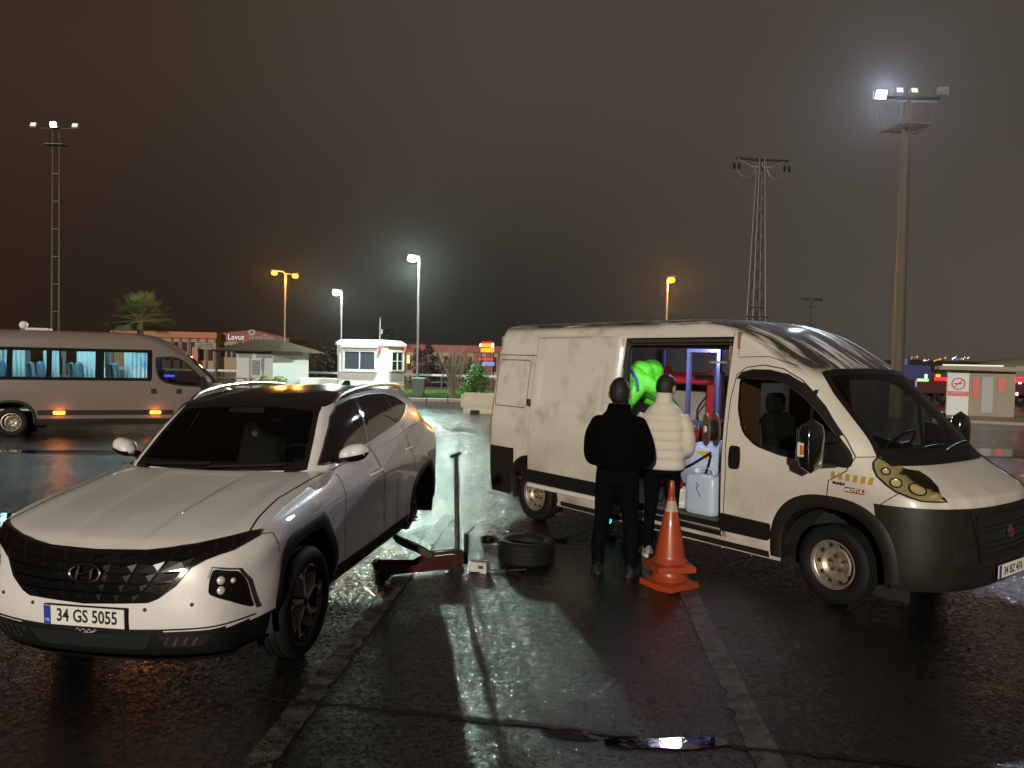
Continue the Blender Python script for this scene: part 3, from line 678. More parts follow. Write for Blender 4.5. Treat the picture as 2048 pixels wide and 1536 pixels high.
# stickers on the wing
mat('sticker_orange', (.42, .24, .02), .5, noise=(40, .4, (.5, .35, .12))); mat('sticker_red', (.22, .02, .02), .45)
for k, x in enumerate((.017, .082, .147, .212, .277, .335)):
    z = 1.113 - .012 * (k / 5); panel('orange_sticker', 'sticker_orange', van, vb, '-y', [(x - .017, z - .03), (x + .017, z - .028), (x + .017, z + .028), (x - .017, z + .03)], .003, .03, .002)
ms = panel('red_sticker', 'sticker_red', van, vb, '-y', [(.125, .988), (.295, .984), (.295, 1.024), (.125, 1.032)], .003, .05, .002)
ST = Matrix(((1, 0, 0, .21), (0, 0, -1, -1.0305), (0, 1, 0, 1.007), (0, 0, 0, 1)))
text_obj('sticker_lettering', 'MOTUL', .038, 'plate_white', ms, ST, 0, .0012, 1.25)
bdg = text_obj('model_badge', 'MultiJet', .036, 'chrome', van, Matrix(((1, 0, 0, .075), (0, 0, -1, -1.030), (0, 1, 0, 1.052), (0, 0, 0, 1))), .002, .0008)
# ---- van: sliding door, standing open along the side
def door_y(z): return -(vty(z) + .075)
DX0, DX1, DZ0, DZ1 = -4.055, -2.585, .47, 2.325
A = []
for z in np.linspace(DZ0, DZ1, 60):
    row = []
    for x in np.linspace(DX0, DX1, 60):
        y = float(door_y(z)); ed = min(x - DX0, DX1 - x, z - DZ0, DZ1 - z); y += .02 * max(0, 1 - ed / .02) ** 2
        for zc in (1.36, 1.12, 2.08): y += .010 * math.exp(-((z - zc) / .016) ** 2)
        inx = min(x - (DX0 + .16), (DX1 - .16) - x, z - 1.46, 2.02 - z); y += .010 / (1 + math.exp(-inx / .010))
        row.append((x, y, z))
    A.append(row)
A = np.array(A); q = MB(); q.grid(A); B = A.copy(); B[:, :, 1] += .05; q.grid(B, flip=True)
for e0, e1 in ((A[0], B[0]), (A[-1], B[-1]), (A[:, 0], B[:, 0]), (A[:, -1], B[:, -1])): q.grid(np.stack([e0, e1]))
sdoor = q.build('sliding_door', 'van_paint_grimy', van, smooth=True, sharp=40)
db = bvh_of([sdoor])
panel('door_moulding', 'black_plastic', sdoor, db, '-y', [(DX0 + .005, .505), (DX1 - .005, .505), (DX1 - .005, .665), (DX0 + .005, .665)], .014, .08, .02)
q = MB(); q.box(((DX0 + DX1) / 2, -1.055, .462), (DX1 - DX0, .05, .05), ch=.01); q.build('door_sill', 'van_paint', sdoor)
q = MB(); q.box((DX0 + .02, -1.095, 1.50), (.05, .03, .09), ch=.008); q.build('door_lock', 'black_plastic', sdoor)
panel('door_handle', 'black_plastic', sdoor, db, '-y', roundpoly([(-2.68, 1.06), (-2.57, 1.06), (-2.57, 1.28), (-2.68, 1.28)], .03), .016, .03, .02)
# ---- van: door opening frame and cargo space
mat('cargo_lining', (.33, .31, .27), .8, noise=(5, .55, (.15, .13, .10)), bump=(18, .35, .02)); mat('plywood', (.34, .19, .075), .6, noise=(6, .5, (.22, .11, .04))); mat('cargo_floor', (.09, .085, .08), .7, noise=(8, .5, (.03, .03, .03)))
q = MB()
q.box((-2.95, .90, 1.42), (3.9, .03, 1.85)); q.build('cargo_wall', 'cargo_lining', van)
q = MB(); q.box((-2.95, 0, .485), (3.92, 1.8, .03)); q.build('cargo_floor', 'cargo_floor', van)
q = MB(); q.box((-2.95, 0, 2.33), (3.92, 1.66, .02)); q.build('cargo_ceiling', 'cargo_lining', van)
q = MB(); q.box((-4.88, 0, 1.42), (.02, 1.8, 1.85)); q.build('cargo_end_wall', 'cargo_lining', van)
q = MB(); q.box((-1.06, .42, 1.42), (.03, .95, 1.85)); q.box((-1.06, -.72, 1.42), (.03, .36, 1.85)); q.box((-1.06, -.30, 2.1), (.03, .5, .5)); q.build('bulkhead', 'plywood', van)
q = MB(); q.box((-1.165, -.86, 1.36), (.05, .025, 1.7)); q.build('plywood_edge', 'plywood', van)
op = roundpoly([(OPX0 + .045, OPZ0 + .03), (OPX1 - .025, OPZ0 + .03), (OPX1 - .015, 2.19), (OPX0 + .035, 2.215)], .09, 6)
q = MB(); q.tube([(x, -vty(z) + .055, z) for x, z in op], .017, 8, closed=True); q.build('door_seal', 'rubber', van, smooth=True)
q = MB(); n = len(op); V_ = []; F_ = []
box_ = [(min(max(x, OPX0), OPX1), z) for x, z in op]
for x, z in op:
    cx, cz = (OPX0 + OPX1) / 2, 1.33; k = max(abs(x - cx) / ((OPX1 - OPX0) / 2 + .02), (z - cz) / (OPZ1 - cz + .01) if z > cz else (cz - z) / (cz - OPZ0 + .01)); X, Z = cx + (x - cx) / k, cz + (z - cz) / k
    V_ += [(x, -vty(z) + .06, z), (X, -vty(Z) + .022, Z)]
q.add(V_, [(2 * i, 2 * ((i + 1) % n), 2 * ((i + 1) % n) + 1, 2 * i + 1) for i in range(n)]); q.build('door_jamb', 'grey_plastic', van)
q = MB(); q.box((-1.80, -.90, 2.262), (1.32, .04, .035), ch=.006); q.box((-1.80, -.92, 2.228), (1.32, .03, .014)); q.build('door_rail', 'rust_metal', van)
q = MB(); q.box((-1.80, -1.0, .405), (1.42, .07, .06), ch=.01); q.build('door_step', 'alloy', van)
# cab interior
q = MB()
A = np.array([[(.42 - .5 * t, y, 1.16 + .10 * math.sin(math.pi * t)) for y in np.linspace(-.85, .85, 8)] for t in np.linspace(0, 1, 6)]); q.grid(A); q.box((.02, 0, .95), (.3, 1.7, .4), ch=.05); q.build('dashboard', 'interior_dark', van, smooth=True)
for y in (-.45, .45):
    q = MB(); q.box((-.62, y, .85), (.5, .48, .16), ch=.04); q.box((-.86, y, 1.22), (.15, .48, .70), rot=(0, -.15, 0), ch=.05); q.box((-.94, y, 1.66), (.10, .26, .20), ch=.04); q.build('seat', 'seat_cloth', van)
q = MB(); ctr = Vector((-.16, .45, 1.27)); rm = Euler((0, R(-52), 0)).to_matrix()
q.tube([ctr + rm @ Vector((.20 * math.cos(a), .20 * math.sin(a), 0)) for a in np.linspace(0, 2 * math.pi, 28, endpoint=False)], .014, 8, closed=True)
for a in (0.2, 2.94, -1.57): q.tube([ctr, ctr + rm @ Vector((.20 * math.sin(a), .20 * math.cos(a), 0))], .016, 6)
q.tube([ctr, ctr + Vector((.3, 0, -.22))], .03, 8); q.build('steering_wheel', 'black_plastic', van, smooth=True)
q = MB(); q.box((.27, .05, 1.285), (.18, .42, .03), rot=(0.1, .2, .4), ch=.008); q.box((.24, -.22, 1.27), (.22, .16, .02), rot=(0, .2, -.3)); q.build('paper_clutter', mat('clutter', (.35, .33, .12), .7), van)
q = MB(); q.box((-1.12, 0, 2.05), (1.0, 1.25, .02)); q.build('headliner', 'cargo_lining', van)
# ================================================================== the jacked-up SUV
SUVP = (-2.2557, 5.3125); SUVYAW = -1.7472; LIFT = R(1.75)
suv = thing('suv_car', 'white SUV jacked up with its rear wheel removed', 'car', (*SUVP, 0), SUVYAW)
NC = 18
SX = [None] * 5 + [.40, .15, -.25, -.6, -1.1, -1.7, -2.2, -2.6, -3.0, -3.3]
FZ = [.225, .30, .40, .52, .64, .76, .85, None]
FX = [.80, .875, .915, .928, .915, .893, .862, .805]
SZ = [.25, .31, .43, .58, .74, .88, 1.00, None]
HY = [.80, .86, .90, .915, .918, .925, .905, None]
ROWS = []
K7 = [(.805, 0, .892), (.790, .30, .897), (.745, .55, .910), (.675, .745, .930), (.56, .850, .962), (.40, .880, 1.000), (.15, .872, 1.045), (-.25, .855, 1.098), (-.6, .858, 1.140), (-1.1, .872, 1.165), (-1.7, .882, 1.195), (-2.2, .885, 1.235), (-2.6, .882, 1.275), (-3.0, .838, 1.275), (-3.27, .725, 1.265), (-3.41, .55, 1.25), (-3.475, .30, 1.245), (-3.49, 0, 1.245)]
for k in range(7):
    fx, fz, sz, hy = FX[k], FZ[k], SZ[k], HY[k]; row = []
    row += [(fx, 0, fz), (fx - .015, .30, fz), (fx - .062, .55, fz + .003), (fx - .145, .745, fz + .008)]
    row.append((.575 if k < 6 else .56, hy - .048, fz * .6 + sz * .4 + .01))
    for j, x in enumerate(SX[5:]):
        f = .022 * (math.exp(-((x) / .33) ** 2) + math.exp(-((x + 2.68) / .36) ** 2)) * (1 if 2 <= k <= 5 else .4)
        waist = -.022 * math.exp(-((x + 1.4) / .6) ** 2) * (1 if k in (3, 4) else 0)
        y = hy + f + waist; z = sz
        if k == 6: z = pchip([-3.4, -2.6, -1.2, -.25, .2, .45], [1.13, 1.10, 1.05, 1.02, .985, .945], x)
        if k == 5: z = pchip([-3.4, -2.6, -1.2, -.25, .2, .45], [.95, .97, .93, .905, .89, .86], x)
        if x < -2.9: y -= .035 * ((-x - 2.9) / .4) ** 2
        row.append((x, y, float(z)))
    rx = [-3.46, -3.52, -3.56, -3.575, -3.575, -3.56, -3.54][k]
    z5 = row[-1][2]; row += [(rx + .10, .68, z5), (rx + .02, .36, z5), (rx, 0, z5)]; ROWS.append(row)
ROWS.append(K7)
G = np.array(ROWS); side = patch(G, 60, 230)
def both(mb, A, flip=False):
    mb.grid(A, flip=flip); B = A.copy(); B[:, :, 1] *= -1; mb.grid(B, flip=not flip)
# hood: Coons patch
def coons(c0, c1, d0, d1, nu, nv):
    """c0,c1: curves along v at u=0,1 ; d0,d1: curves along u at v=0,1"""
    c0, c1, d0, d1 = arclen(c0, nv), arclen(c1, nv), arclen(d0, nu), arclen(d1, nu)
    u = np.linspace(0, 1, nu)[:, None, None]; v = np.linspace(0, 1, nv)[None, :, None]
    return (1 - u) * c0[None] + u * c1[None] + (1 - v) * d0[:, None] + v * d1[:, None] - ((1 - u) * (1 - v) * c0[0] + (1 - u) * v * c0[-1] + u * (1 - v) * c1[0] + u * v * c1[-1])
k7s = side[-1]; jf = int(round(4 / 17 * 229)); jr = int(round(8 / 17 * 229))
frontc = k7s[:jf + 1]; sidec = k7s[jf:jr + 1]
cowl = spline([(-.395, 0, 1.150), (-.42, .35, 1.150), (-.50, .66, 1.146), tuple(sidec[-1])], 30)
cent = spline([(.805, 0, .892), (.70, 0, .955), (.42, 0, 1.030), (.0, 0, 1.098), (-.395, 0, 1.150)], 40)
hood = coons(frontc, cowl, cent, sidec, 44, 60)
for i in range(44):                                    # power-dome creases
    u = i / 43
    for j in range(60):
        v = j / 59; yc = .36 - .10 * (1 - u); e = .5 - .5 * math.tanh((v - yc) / .016)
        hood[i, j, 2] += -.013 * e * math.sin(math.pi * min(1, u * 1.05)) ** .5 if u > 0 else 0
        hood[i, j, 2] += .016 * math.sin(math.pi * u) ** .7 * math.exp(-((v - .80) / .10) ** 2)
# greenhouse
GB = [(-.38, 0, 1.13), (-.40, .35, 1.132), (-.48, .66, 1.138), (-.565, .765, 1.148), (-.75, .838, 1.162), (-1.3, .868, 1.172), (-1.9, .876, 1.205), (-2.4, .872, 1.25), (-2.8, .857, 1.275), (-3.12, .785, 1.265), (-3.36, .60, 1.25), (-3.46, .30, 1.245), (-3.48, 0, 1.245)]
GT = [(-1.04, 0, 1.615), (-1.035, .33, 1.608), (-1.01, .565, 1.582), (-1.05, .618, 1.580), (-1.2, .635, 1.605), (-1.55, .650, 1.640), (-2.0, .650, 1.650), (-2.45, .642, 1.632), (-2.9, .622, 1.590), (-3.15, .58, 1.555), (-3.27, .48, 1.545), (-3.32, .26, 1.55), (-3.34, 0, 1.552)]
GB = np.array(GB); GT = np.array(GT); GB2 = GB.copy(); GB2[:, 2] -= .03
GM1 = GB * .66 + GT * .34; GM2 = GB * .33 + GT * .67
out = np.array([0, .01, .02, .028, .032, .034, .034, .032, .028, .02, .01, 0, 0]); fwd = np.array([.02, .018, .01, 0, 0, 0, 0, 0, 0, 0, -.02, -.03, -.03])
for A_, f_ in ((GM1, .9), (GM2, 1.0)): A_[:, 1] += out * f_; A_[:, 0] += fwd * f_
GH = patch(np.array([GB2, GB, GM1, GM2, GT]), 34, 150)
tops = GH[-1]; ja = int(round(3 / 12 * 149)); jb = int(round(9.5 / 12 * 149))
roofc = spline([tuple(tops[0]), (-1.35, 0, 1.657), (-1.75, 0, 1.683), (-2.3, 0, 1.680), (-2.85, 0, 1.635), tuple(tops[-1])], 60)
roof = coons(tops[:ja + 1], tops[jb:][::-1], roofc, tops[ja:jb + 1], 50, 30)
mb = MB(); both(mb, side, True)
sbody = mb.build('body', ['suv_paint', 'black_plastic'], suv, smooth=True, sharp=180)
mb = MB(); both(mb, hood, True); shood = mb.build('bonnet', 'suv_paint', suv, smooth=True, sharp=180)
mb = MB(); both(mb, GH, True); sgh = mb.build('cabin_shell', ['suv_paint', 'gloss_black'], suv, smooth=True, sharp=180)
mb = MB(); both(mb, roof, True); sroof = mb.build('roof_panel', 'roof_black', suv, smooth=True, sharp=180)
SB = bvh_of([sbody, shood, sgh, sroof])
# ---- SUV: openings
DLO = [(-.60, 1.182), (-.80, 1.350), (-.99, 1.495), (-1.16, 1.570), (-1.4, 1.605), (-1.8, 1.620), (-2.2, 1.602), (-2.46, 1.552), (-2.64, 1.470), (-2.46, 1.400), (-2.2, 1.335), (-1.3, 1.238), (-.9, 1.205)]
WS = [(-.70, 1.155), (-.36, 1.150), (0, 1.149), (.36, 1.150), (.70, 1.155), (.655, 1.35), (.60, 1.535), (.56, 1.566), (.30, 1.588), (0, 1.594), (-.30, 1.588), (-.56, 1.566), (-.60, 1.535), (-.655, 1.35)]
refine_cut(sgh, [lambda c, n: abs(c.y) > .5 and c.x < -.55 and inpoly(shrink(DLO, .97), c.x, c.z), lambda c, n: c.x > -1.2 and abs(c.y) < .66 and inpoly(shrink(WS, .95), c.y, c.z)], 1)
FARC = [(.42, .30), (.405, .55), (.36, .76), (.27, .862), (.165, .885), (-.05, .905), (-.255, .915), (-.345, .845), (-.46, .72), (-.55, .595), (-.565, .50), (-.548, .30)]
FINN = [(.37, .30), (.365, .50), (.33, .66), (.25, .765), (.14, .795), (-.05, .81), (-.20, .815), (-.285, .765), (-.38, .66), (-.455, .55), (-.475, .47), (-.465, .30)]
RARC = [(-2.68 + .40, .30), (-2.68 + .375, .55), (-2.68 + .30, .70), (-2.68 + .17, .80), (-2.68 + .0, .86), (-2.68 - .22, .885), (-2.68 - .33, .84), (-2.68 - .44, .72), (-2.68 - .50, .60), (-2.68 - .50, .45)]
RINN = [(-2.68 + .36, .30), (-2.68 + .335, .52), (-2.68 + .265, .66), (-2.68 + .15, .745), (-2.68 + .0, .80), (-2.68 - .19, .815), (-2.68 - .28, .77), (-2.68 - .375, .67), (-2.68 - .43, .55), (-2.68 - .43, .44)]
fmid = [((a[0] + b[0]) / 2, (a[1] + b[1]) / 2) for a, b in zip(FARC, FINN)]; rmid = [((a[0] + b[0]) / 2, (a[1] + b[1]) / 2) for a, b in zip(RARC, RINN)]
fpoly = [(fmid[0][0], 0)] + fmid + [(fmid[-1][0], 0)]; rpoly = [(rmid[0][0], 0)] + rmid + [(rmid[-1][0], 0)]
refine_cut(sbody, [lambda c, n: abs(c.y) > .6 and (inpoly(fpoly, c.x, c.z) or inpoly(rpoly, c.x, c.z))], 1)
for p in sbody.data.polygons:
    c = p.center
    if (c.x > .34 and c.z < .452 - .03 * max(0, abs(c.y) - .6)) or c.z < .352 or (c.x < -3.0 and c.z < .52): p.material_index = 1
for p in sgh.data.polygons:
    if p.center.x > -1.06 and abs(p.center.y) < .60 and p.center.z > 1.5: p.material_index = 1
GRL = [(0, .880), (.32, .887), (.59, .917), (.74, .944), (.872, .968), (.866, .935), (.785, .880), (.666, .838), (.596, .801), (.528, .707), (.437, .638), (.383, .615), (0, .598)]
GRL = GRL + [(-a, b) for a, b in GRL[::-1][1:-1]]
grl = panel('grille', 'gloss_black', suv, SB, '+x', GRL, .013, .028, .03)
# jewel-like grille cells
rowsz = [.612, .664, .716, .768, .820, .866]
def cell_x(u, z): return u * (.40 + (z - .60) * 1.05)
for r in range(5):
    z0, z1 = rowsz[r], rowsz[r + 1]; nC = 8
    for k in range(nC):
        a, b = -1 + 2 * k / nC, -1 + 2 * (k + 1) / nC
        def P4(u, z): return (cell_x(u, z) + (.0), z + .03 * (abs(cell_x(u, z)) / .5) ** 2 * (z - .55) / .3)
        Q = [P4(a + .02, z0 + .005), P4(b - .02, z0 + .005), P4(b - .02, z1 - .005), P4(a + .02, z1 - .005)]
        if not all(inpoly(GRL, *p) for p in Q): continue
        cy_, cz_ = sum(p[0] for p in Q) / 4, sum(p[1] for p in Q) / 4
        V_ = []
        for (y, z) in Q:
            h, n_v = cast(SB, '+x', y, z); V_.append(h + n_v * .016)
        h, n_v = cast(SB, '+x', cy_ + .02 * (1 if cy_ > 0 else -1), cz_ + .012); V_.append(h + n_v * .0205)
        q = MB(); q.add(V_, [(0, 1, 4), (1, 2, 4), (2, 3, 4), (3, 0, 4)]); q.build('grille_cell', 'grille_dark', grl)
for z in rowsz[1:-1]:
    q = MB(); strip(q, SB, '+x', [(y, z + .03 * (abs(y) / .5) ** 2 * (z - .55) / .3) for y in np.linspace(-.40 - (z - .60) * 1.0, .40 + (z - .60) * 1.0, 30)], .0055, .0215); q.build('grille_bar', 'dark_chrome', grl)
# lamp cells at the ends of the grille
for sg in (1, -1):
    for (a0, a1) in ((.63, .70), (.71, .775), (.785, .845)):
        zt = lambda y: np.interp(y, [.59, .74, .872], [.917, .944, .968]); zb = lambda y: np.interp(y, [.596, .666, .785, .866], [.801, .838, .880, .935])
        P = [(sg * a0, zb(a0) + .010), (sg * a1, zb(a1) + .010), (sg * (a1 - .004), zt(a1) - .008), (sg * (a0 - .004), zt(a0) - .008)]
        panel('daytime_lamp', 'dark_chrome', grl, SB, '+x', P, .018, .04, .006)
    HLP = [(.712, .790), (.818, .760), (.842, .69), (.860, .515), (.79, .594), (.698, .655), (.700, .735)]
    hl = panel('headlight', 'gloss_black', suv, SB, '+x', roundpoly([(sg * a, b) for a, b in HLP], .02), .005, .03, .02)
    for (y, z, r) in ((.752, .722, .022), (.755, .665, .022), (.80, .71, .015)):
        p_, n_v = cast(SB, '+x', sg * y, z); q = MB(); rot = n_v.to_track_quat('Z', 'Y').to_matrix(); q.lathe([(.001, .010), (r * .6, .009), (r, .004), (r * 1.1, 0)], 16); q.v = [tuple(rot @ Vector(v) + p_ + n_v * .004) for v in q.v]; q.build('projector_lens', 'reflector', hl, smooth=True)
    q = MB(); strip(q, SB, '+x', [(sg * .69, .742), (sg * .703, .800), (sg * .822, .770), (sg * .851, .69), (sg * .872, .505)], .010, .007); q.build('headlight_trim', 'alloy', hl)
    for y, z in ((.365, .575), (.62, .60)):
        p_, n_v = cast(SB, '+x', sg * y, z); q = MB(); q.lathe([(.001, .004), (.011, .004), (.012, 0)], 12, 'x', c=tuple(p_)); q.build('parking_sensor', 'alloy', suv)
# badge
q = MB(); cen = cast(SB, '+x', 0, .772)[0] + Vector((.030, 0, 0))
q.tube([cen + Vector((-.01 * (math.sin(a)), .098 * math.cos(a), .050 * math.sin(a))) for a in np.linspace(0, 2 * math.pi, 32, endpoint=False)], .008, 8, closed=True)
for sg in (1, -1): q.tube([cen + Vector((.004, sg * .045 + .012 * t, .040 * t)) for t in (-.95, -.4, .4, .95)], [.006, .011, .011, .006], 8)
q.tube([cen + Vector((.004, -.045, -.010)), cen + Vector((.004, 0, .004)), cen + Vector((.004, .045, .014))], .010, 8); q.build('badge', mat('badge_chrome', (.34, .33, .32), .16, metal=1.0), suv, smooth=True)
# number plate
q = MB(); q.box((.934, .003, .524), (.012, .535, .128), ch=.004); pf = q.build('plate_frame', 'black_plastic', suv)
q = MB(); q.box((.9415, .003, .526), (.006, .52, .112), ch=.002); q.build('number_plate', 'plate_white', pf)
q = MB(); q.box((.9445, -.233, .526), (.003, .045, .108)); q.build('plate_band', 'plate_blue', pf)
MX = lambda y, z, x=.9452: Matrix(((0, 0, 1, x), (1, 0, 0, y), (0, 1, 0, z), (0, 0, 0, 1)))
text_obj('plate_lettering', '34 GS 5055', .104, 'ink', pf, MX(.024, .526), .0004, .0022, .80)
text_obj('country_code', 'TR', .026, 'plate_white', pf, MX(-.233, .495, .9465), .0002, .0, 1.0)
q = MB(); random.seed(11); P_ = [(.928 + .004, -.06 + .014 * k, .445 + .012 * math.sin(k * 2.3) * (1 if k % 2 else .6)) for k in range(10)]; q.tube([tuple(p) for p in spline(P_, 60)], .0013, 5); q.tube([(.932, -.01, .432), (.932, .05, .435), (.932, .075, .448)], .0012, 5); q.build('signature_decal', 'plate_white', suv)
# lower bumper details
q = MB(); strip(q, SB, '+x', [(-.80, .292), (-.5, .285), (0, .282), (.5, .285), (.80, .292)], .022, .010); q.build('skid_strip', 'dark_chrome', suv)
q = MB(); strip(q, SB, '+x', [(-.86, .470), (-.6, .462), (0, .452), (.6, .462), (.86, .470)], .010, .006); q.build('bumper_gap', 'seam', suv)
for sg in (1, -1):
    fl = panel('fog_lamp', 'seam', suv, SB, '+x', roundpoly([(sg * .72, .425), (sg * .42, .425), (sg * .47, .345), (sg * .66, .355)], .02), .004, .04, .01)
    for k in range(4):
        q = MB(); strip(q, SB, '+x', [(sg * (.46 + k * .05), .36), (sg * (.49 + k * .052), .415)], .014, .009); q.build('lamp_slat', 'alloy', fl)
ip = panel('air_intake', 'seam', suv, SB, '+x', roundpoly([(-.40, .425), (.40, .425), (.34, .335), (-.34, .335)], .02), .004, .06, .01)
# arch cladding, sills, seams, handles
for sd, sg in (('+y', 1), ('-y', -1)):
    ring_panel('wheel_arch_trim', 'black_plastic', suv, SB, sd, FARC, FINN, .014, .20)
    ring_panel('wheel_arch_trim', 'black_plastic', suv, SB, sd, RARC, RINN, .014, .20)
    panel('sill_trim', 'grey_plastic', suv, SB, sd, [(-.575, .358), (-2.25, .358), (-2.27, .44), (-1.4, .425), (-.575, .43)], .007, .08, .01)
    seam(suv, SB, sd, [(-.60, 1.14), (-.66, 1.08), (-.70, .92), (-.72, .70), (-.715, .45)], .007, .0025, 'door_gap')
    seam(suv, SB, sd, [(-1.36, 1.22), (-1.45, 1.10), (-1.53, .98), (-1.60, .83), (-1.62, .62), (-1.60, .44)], .008, .0025, 'door_gap')
    seam(suv, SB, sd, [(-2.24, 1.30), (-2.30, 1.12), (-2.39, .95), (-2.40, .86)], .007, .0025, 'door_gap'); seam(suv, SB, sd, [(-2.25, .62), (-2.20, .45)], .007, .0025, 'door_gap')
    seam(suv, SB, sd, [(.56, .95), (.43, .93), (.38, .80)], .006, .0025, 'door_gap')
    q = MB(); strip(q, SB, '+z', [(.585, sg * .835), (.40, sg * .80), (.10, sg * .775), (-.30, sg * .800), (-.50, sg * .825)], .009, .0035); q.build('bonnet_gap', 'seam', suv)
    for (x0, x1, z) in ((-1.25, -1.51, .995), (-2.22, -2.50, 1.075)):
        panel('handle_recess', 'suv_paint', suv, SB, sd, roundpoly([(x0 + .02, z - .045), (x1 - .02, z - .035), (x1 - .02, z + .04), (x0 + .02, z + .03)], .03), .002, .03, .002)
        q = MB(); P_ = []
        for t in np.linspace(0, 1, 7):
            h, n_v = cast(SB, sd, x0 + (x1 - x0) * t, z + .012 * t); P_.append(h + n_v * (.004 + .032 * math.sin(math.pi * t) ** .4))
        q.tube(P_, [.008, .014, .015, .015, .015, .014, .008], 8); q.build('door_handle', 'suv_paint', suv, smooth=True)
    # side glass: three panes with dark pillars between
    PB = lambda z: -1.335 - (z - 1.24) * .50; PC = lambda z: -2.20 + (z - 1.33) * .12
    def clip(P, f, keep):
        outp = []
        for i in range(len(P)):
            a, b = P[i], P[(i + 1) % len(P)]; da, db_ = (a[0] - f(a[1])) * keep, (b[0] - f(b[1])) * keep
            if da >= 0: outp.append(a)
            if da * db_ < 0: t = da / (da - db_); outp.append((a[0] + (b[0] - a[0]) * t, a[1] + (b[1] - a[1]) * t))
        return outp
    dd = densify(DLO, .06)
    w1 = clip(dd, lambda z: PB(z) + .02, 1); w2 = clip(clip(dd, lambda z: PB(z) - .025, -1), lambda z: PC(z) + .012, 1); w3 = clip(dd, lambda z: PC(z) - .012, -1)
    for nm, w_ in (('front_window', w1), ('rear_window', w2), ('quarter_window', w3)): panel(nm, 'glass_dark', suv, SB, sd, w_, .003, .07, .008)
    q = MB(); strip(q, SB, sd, DLO, .022, .0045, closed=True); strip(q, SB, sd, [(PB(1.235), 1.235), (PB(1.61), 1.61)], .045, .005); strip(q, SB, sd, [(PC(1.33), 1.33), (PC(1.605), 1.605)], .026, .005); q.build('window_surround', 'gloss_black', suv)
    q = MB(); strip(q, SB, sd, shrink(DLO, 1.018), .009, .007, closed=True); q.build('window_bright_trim', 'alloy', suv)
    # mirrors
    q = MB(); A = []
    for t in np.linspace(-1, 1, 11):
        k = (1 - abs(t) ** 2.6) ** .5 * .97 + .03; A.append([(-.745 + .075 * k * math.cos(a) * (1 + .25 * (t < 0)) - .02 * t, sg * (.975 + .110 * t), 1.248 + .018 * t + .075 * k * math.sin(a) * (1.0 if math.sin(a) > 0 else .75)) for a in np.linspace(0, 2 * math.pi, 18, endpoint=False)])
    q.grid(np.array(A), cv=True); mir = q.build('mirror', 'suv_paint', suv, smooth=True, sharp=180)
    q = MB(); A2 = []
    for t in np.linspace(-1, .98, 9):
        k = (1 - abs(t) ** 2.6) ** .5 * .97 + .03; A2.append([(-.745 + .078 * k * math.cos(a) * (1 + .25 * (t < 0)) - .02 * t, sg * (.975 + .110 * t), 1.248 + .018 * t + .080 * k * math.sin(a) * .80) for a in np.linspace(math.pi + .15, 2 * math.pi - .15, 10)])
    q.grid(np.array(A2)); q.build('mirror_base', 'gloss_black', mir, smooth=True)
    q = MB(); q.tube([(-.72, sg * .84, 1.20), (-.73, sg * .93, 1.215)], .03, 8); q.build('mirror_stalk', 'gloss_black', mir, smooth=True)
    panel('mirror_corner', 'gloss_black', suv, SB, sd, [(-.585, 1.178), (-.86, 1.197), (-.80, 1.35)], .006, .04, .006)
    # roof rail
    q = MB(); P_ = [(-1.17, sg * .640, 1.605), (-1.30, sg * .645, 1.655), (-1.6, sg * .652, 1.688), (-2.0, sg * .652, 1.696), (-2.4, sg * .645, 1.682), (-2.75, sg * .635, 1.652), (-2.90, sg * .628, 1.60)]
    q.tube([tuple(p) for p in spline(P_, 30)], .019, 8); q.build('roof_rail', 'alloy', suv, smooth=True)
# windscreen
wsg = panel('windscreen', 'glass_tint', suv, SB, '+x', WS, .004, .07, .01)
q = MB(); strip(q, SB, '+x', shrink(WS, .972), .035, .006, closed=True); strip(q, SB, '+x', [(-.66, 1.175), (.66, 1.175)], .05, .0065); q.build('windscreen_border', 'gloss_black', wsg)
q = MB(); q.box((-.93, 0, 1.545), (.02, .30, .05), rot=(0, -.7, 0)); q.build('sensor_housing', 'black_plastic', wsg)
for y0, y1 in ((-.60, -.02), (-.02, .55)):
    q = MB(); q.tube([tuple(cast(SB, '+x', y0 + (y1 - y0) * t, 1.166 + .02 * t)[0] + Vector((.02, 0, .012))) for t in np.linspace(0, 1, 7)], .008, 6); q.build('wiper', 'black_plastic', suv)
q = MB(); q.prism([(-2.86, 1.63), (-2.99, 1.68), (-3.03, 1.675), (-3.06, 1.595)], -.02, .02); q.build('antenna_fin', 'gloss_black', suv)
# cabin
q = MB(); A = np.array([[(-.45 - .50 * t, y, 1.09 + .05 * math.sin(math.pi * t) - .12 * max(0, t - .6)) for y in np.linspace(-.74, .74, 8)] for t in np.linspace(0, 1, 7)]); q.grid(A); q.box((-.85, 0, .85), (.25, 1.45, .40), ch=.05); q.build('dashboard', 'interior_dark', suv, smooth=True)
for y in (-.38, .38):
    q = MB(); q.box((-1.55, y, .72), (.5, .5, .18), ch=.05); q.box((-1.85, y, 1.05), (.16, .48, .62), rot=(0, -.25, 0), ch=.06); q.box((-1.96, y, 1.44), (.10, .26, .17), ch=.04); q.build('front_seat', 'seat_cloth', suv)
q = MB(); q.box((-2.75, 0, 1.05), (.16, 1.3, .6), rot=(0, -.25, 0), ch=.06); q.build('rear_seat', 'seat_cloth', suv)
q = MB(); ctr = Vector((-1.10, .38, 1.10)); rm = Euler((0, R(-65), 0)).to_matrix()
q.tube([ctr + rm @ Vector((.185 * math.cos(a), .185 * math.sin(a), 0)) for a in np.linspace(0, 2 * math.pi, 28, endpoint=False)], .015, 8, closed=True); q.box(tuple(ctr), (.05, .14, .10), ch=.02)
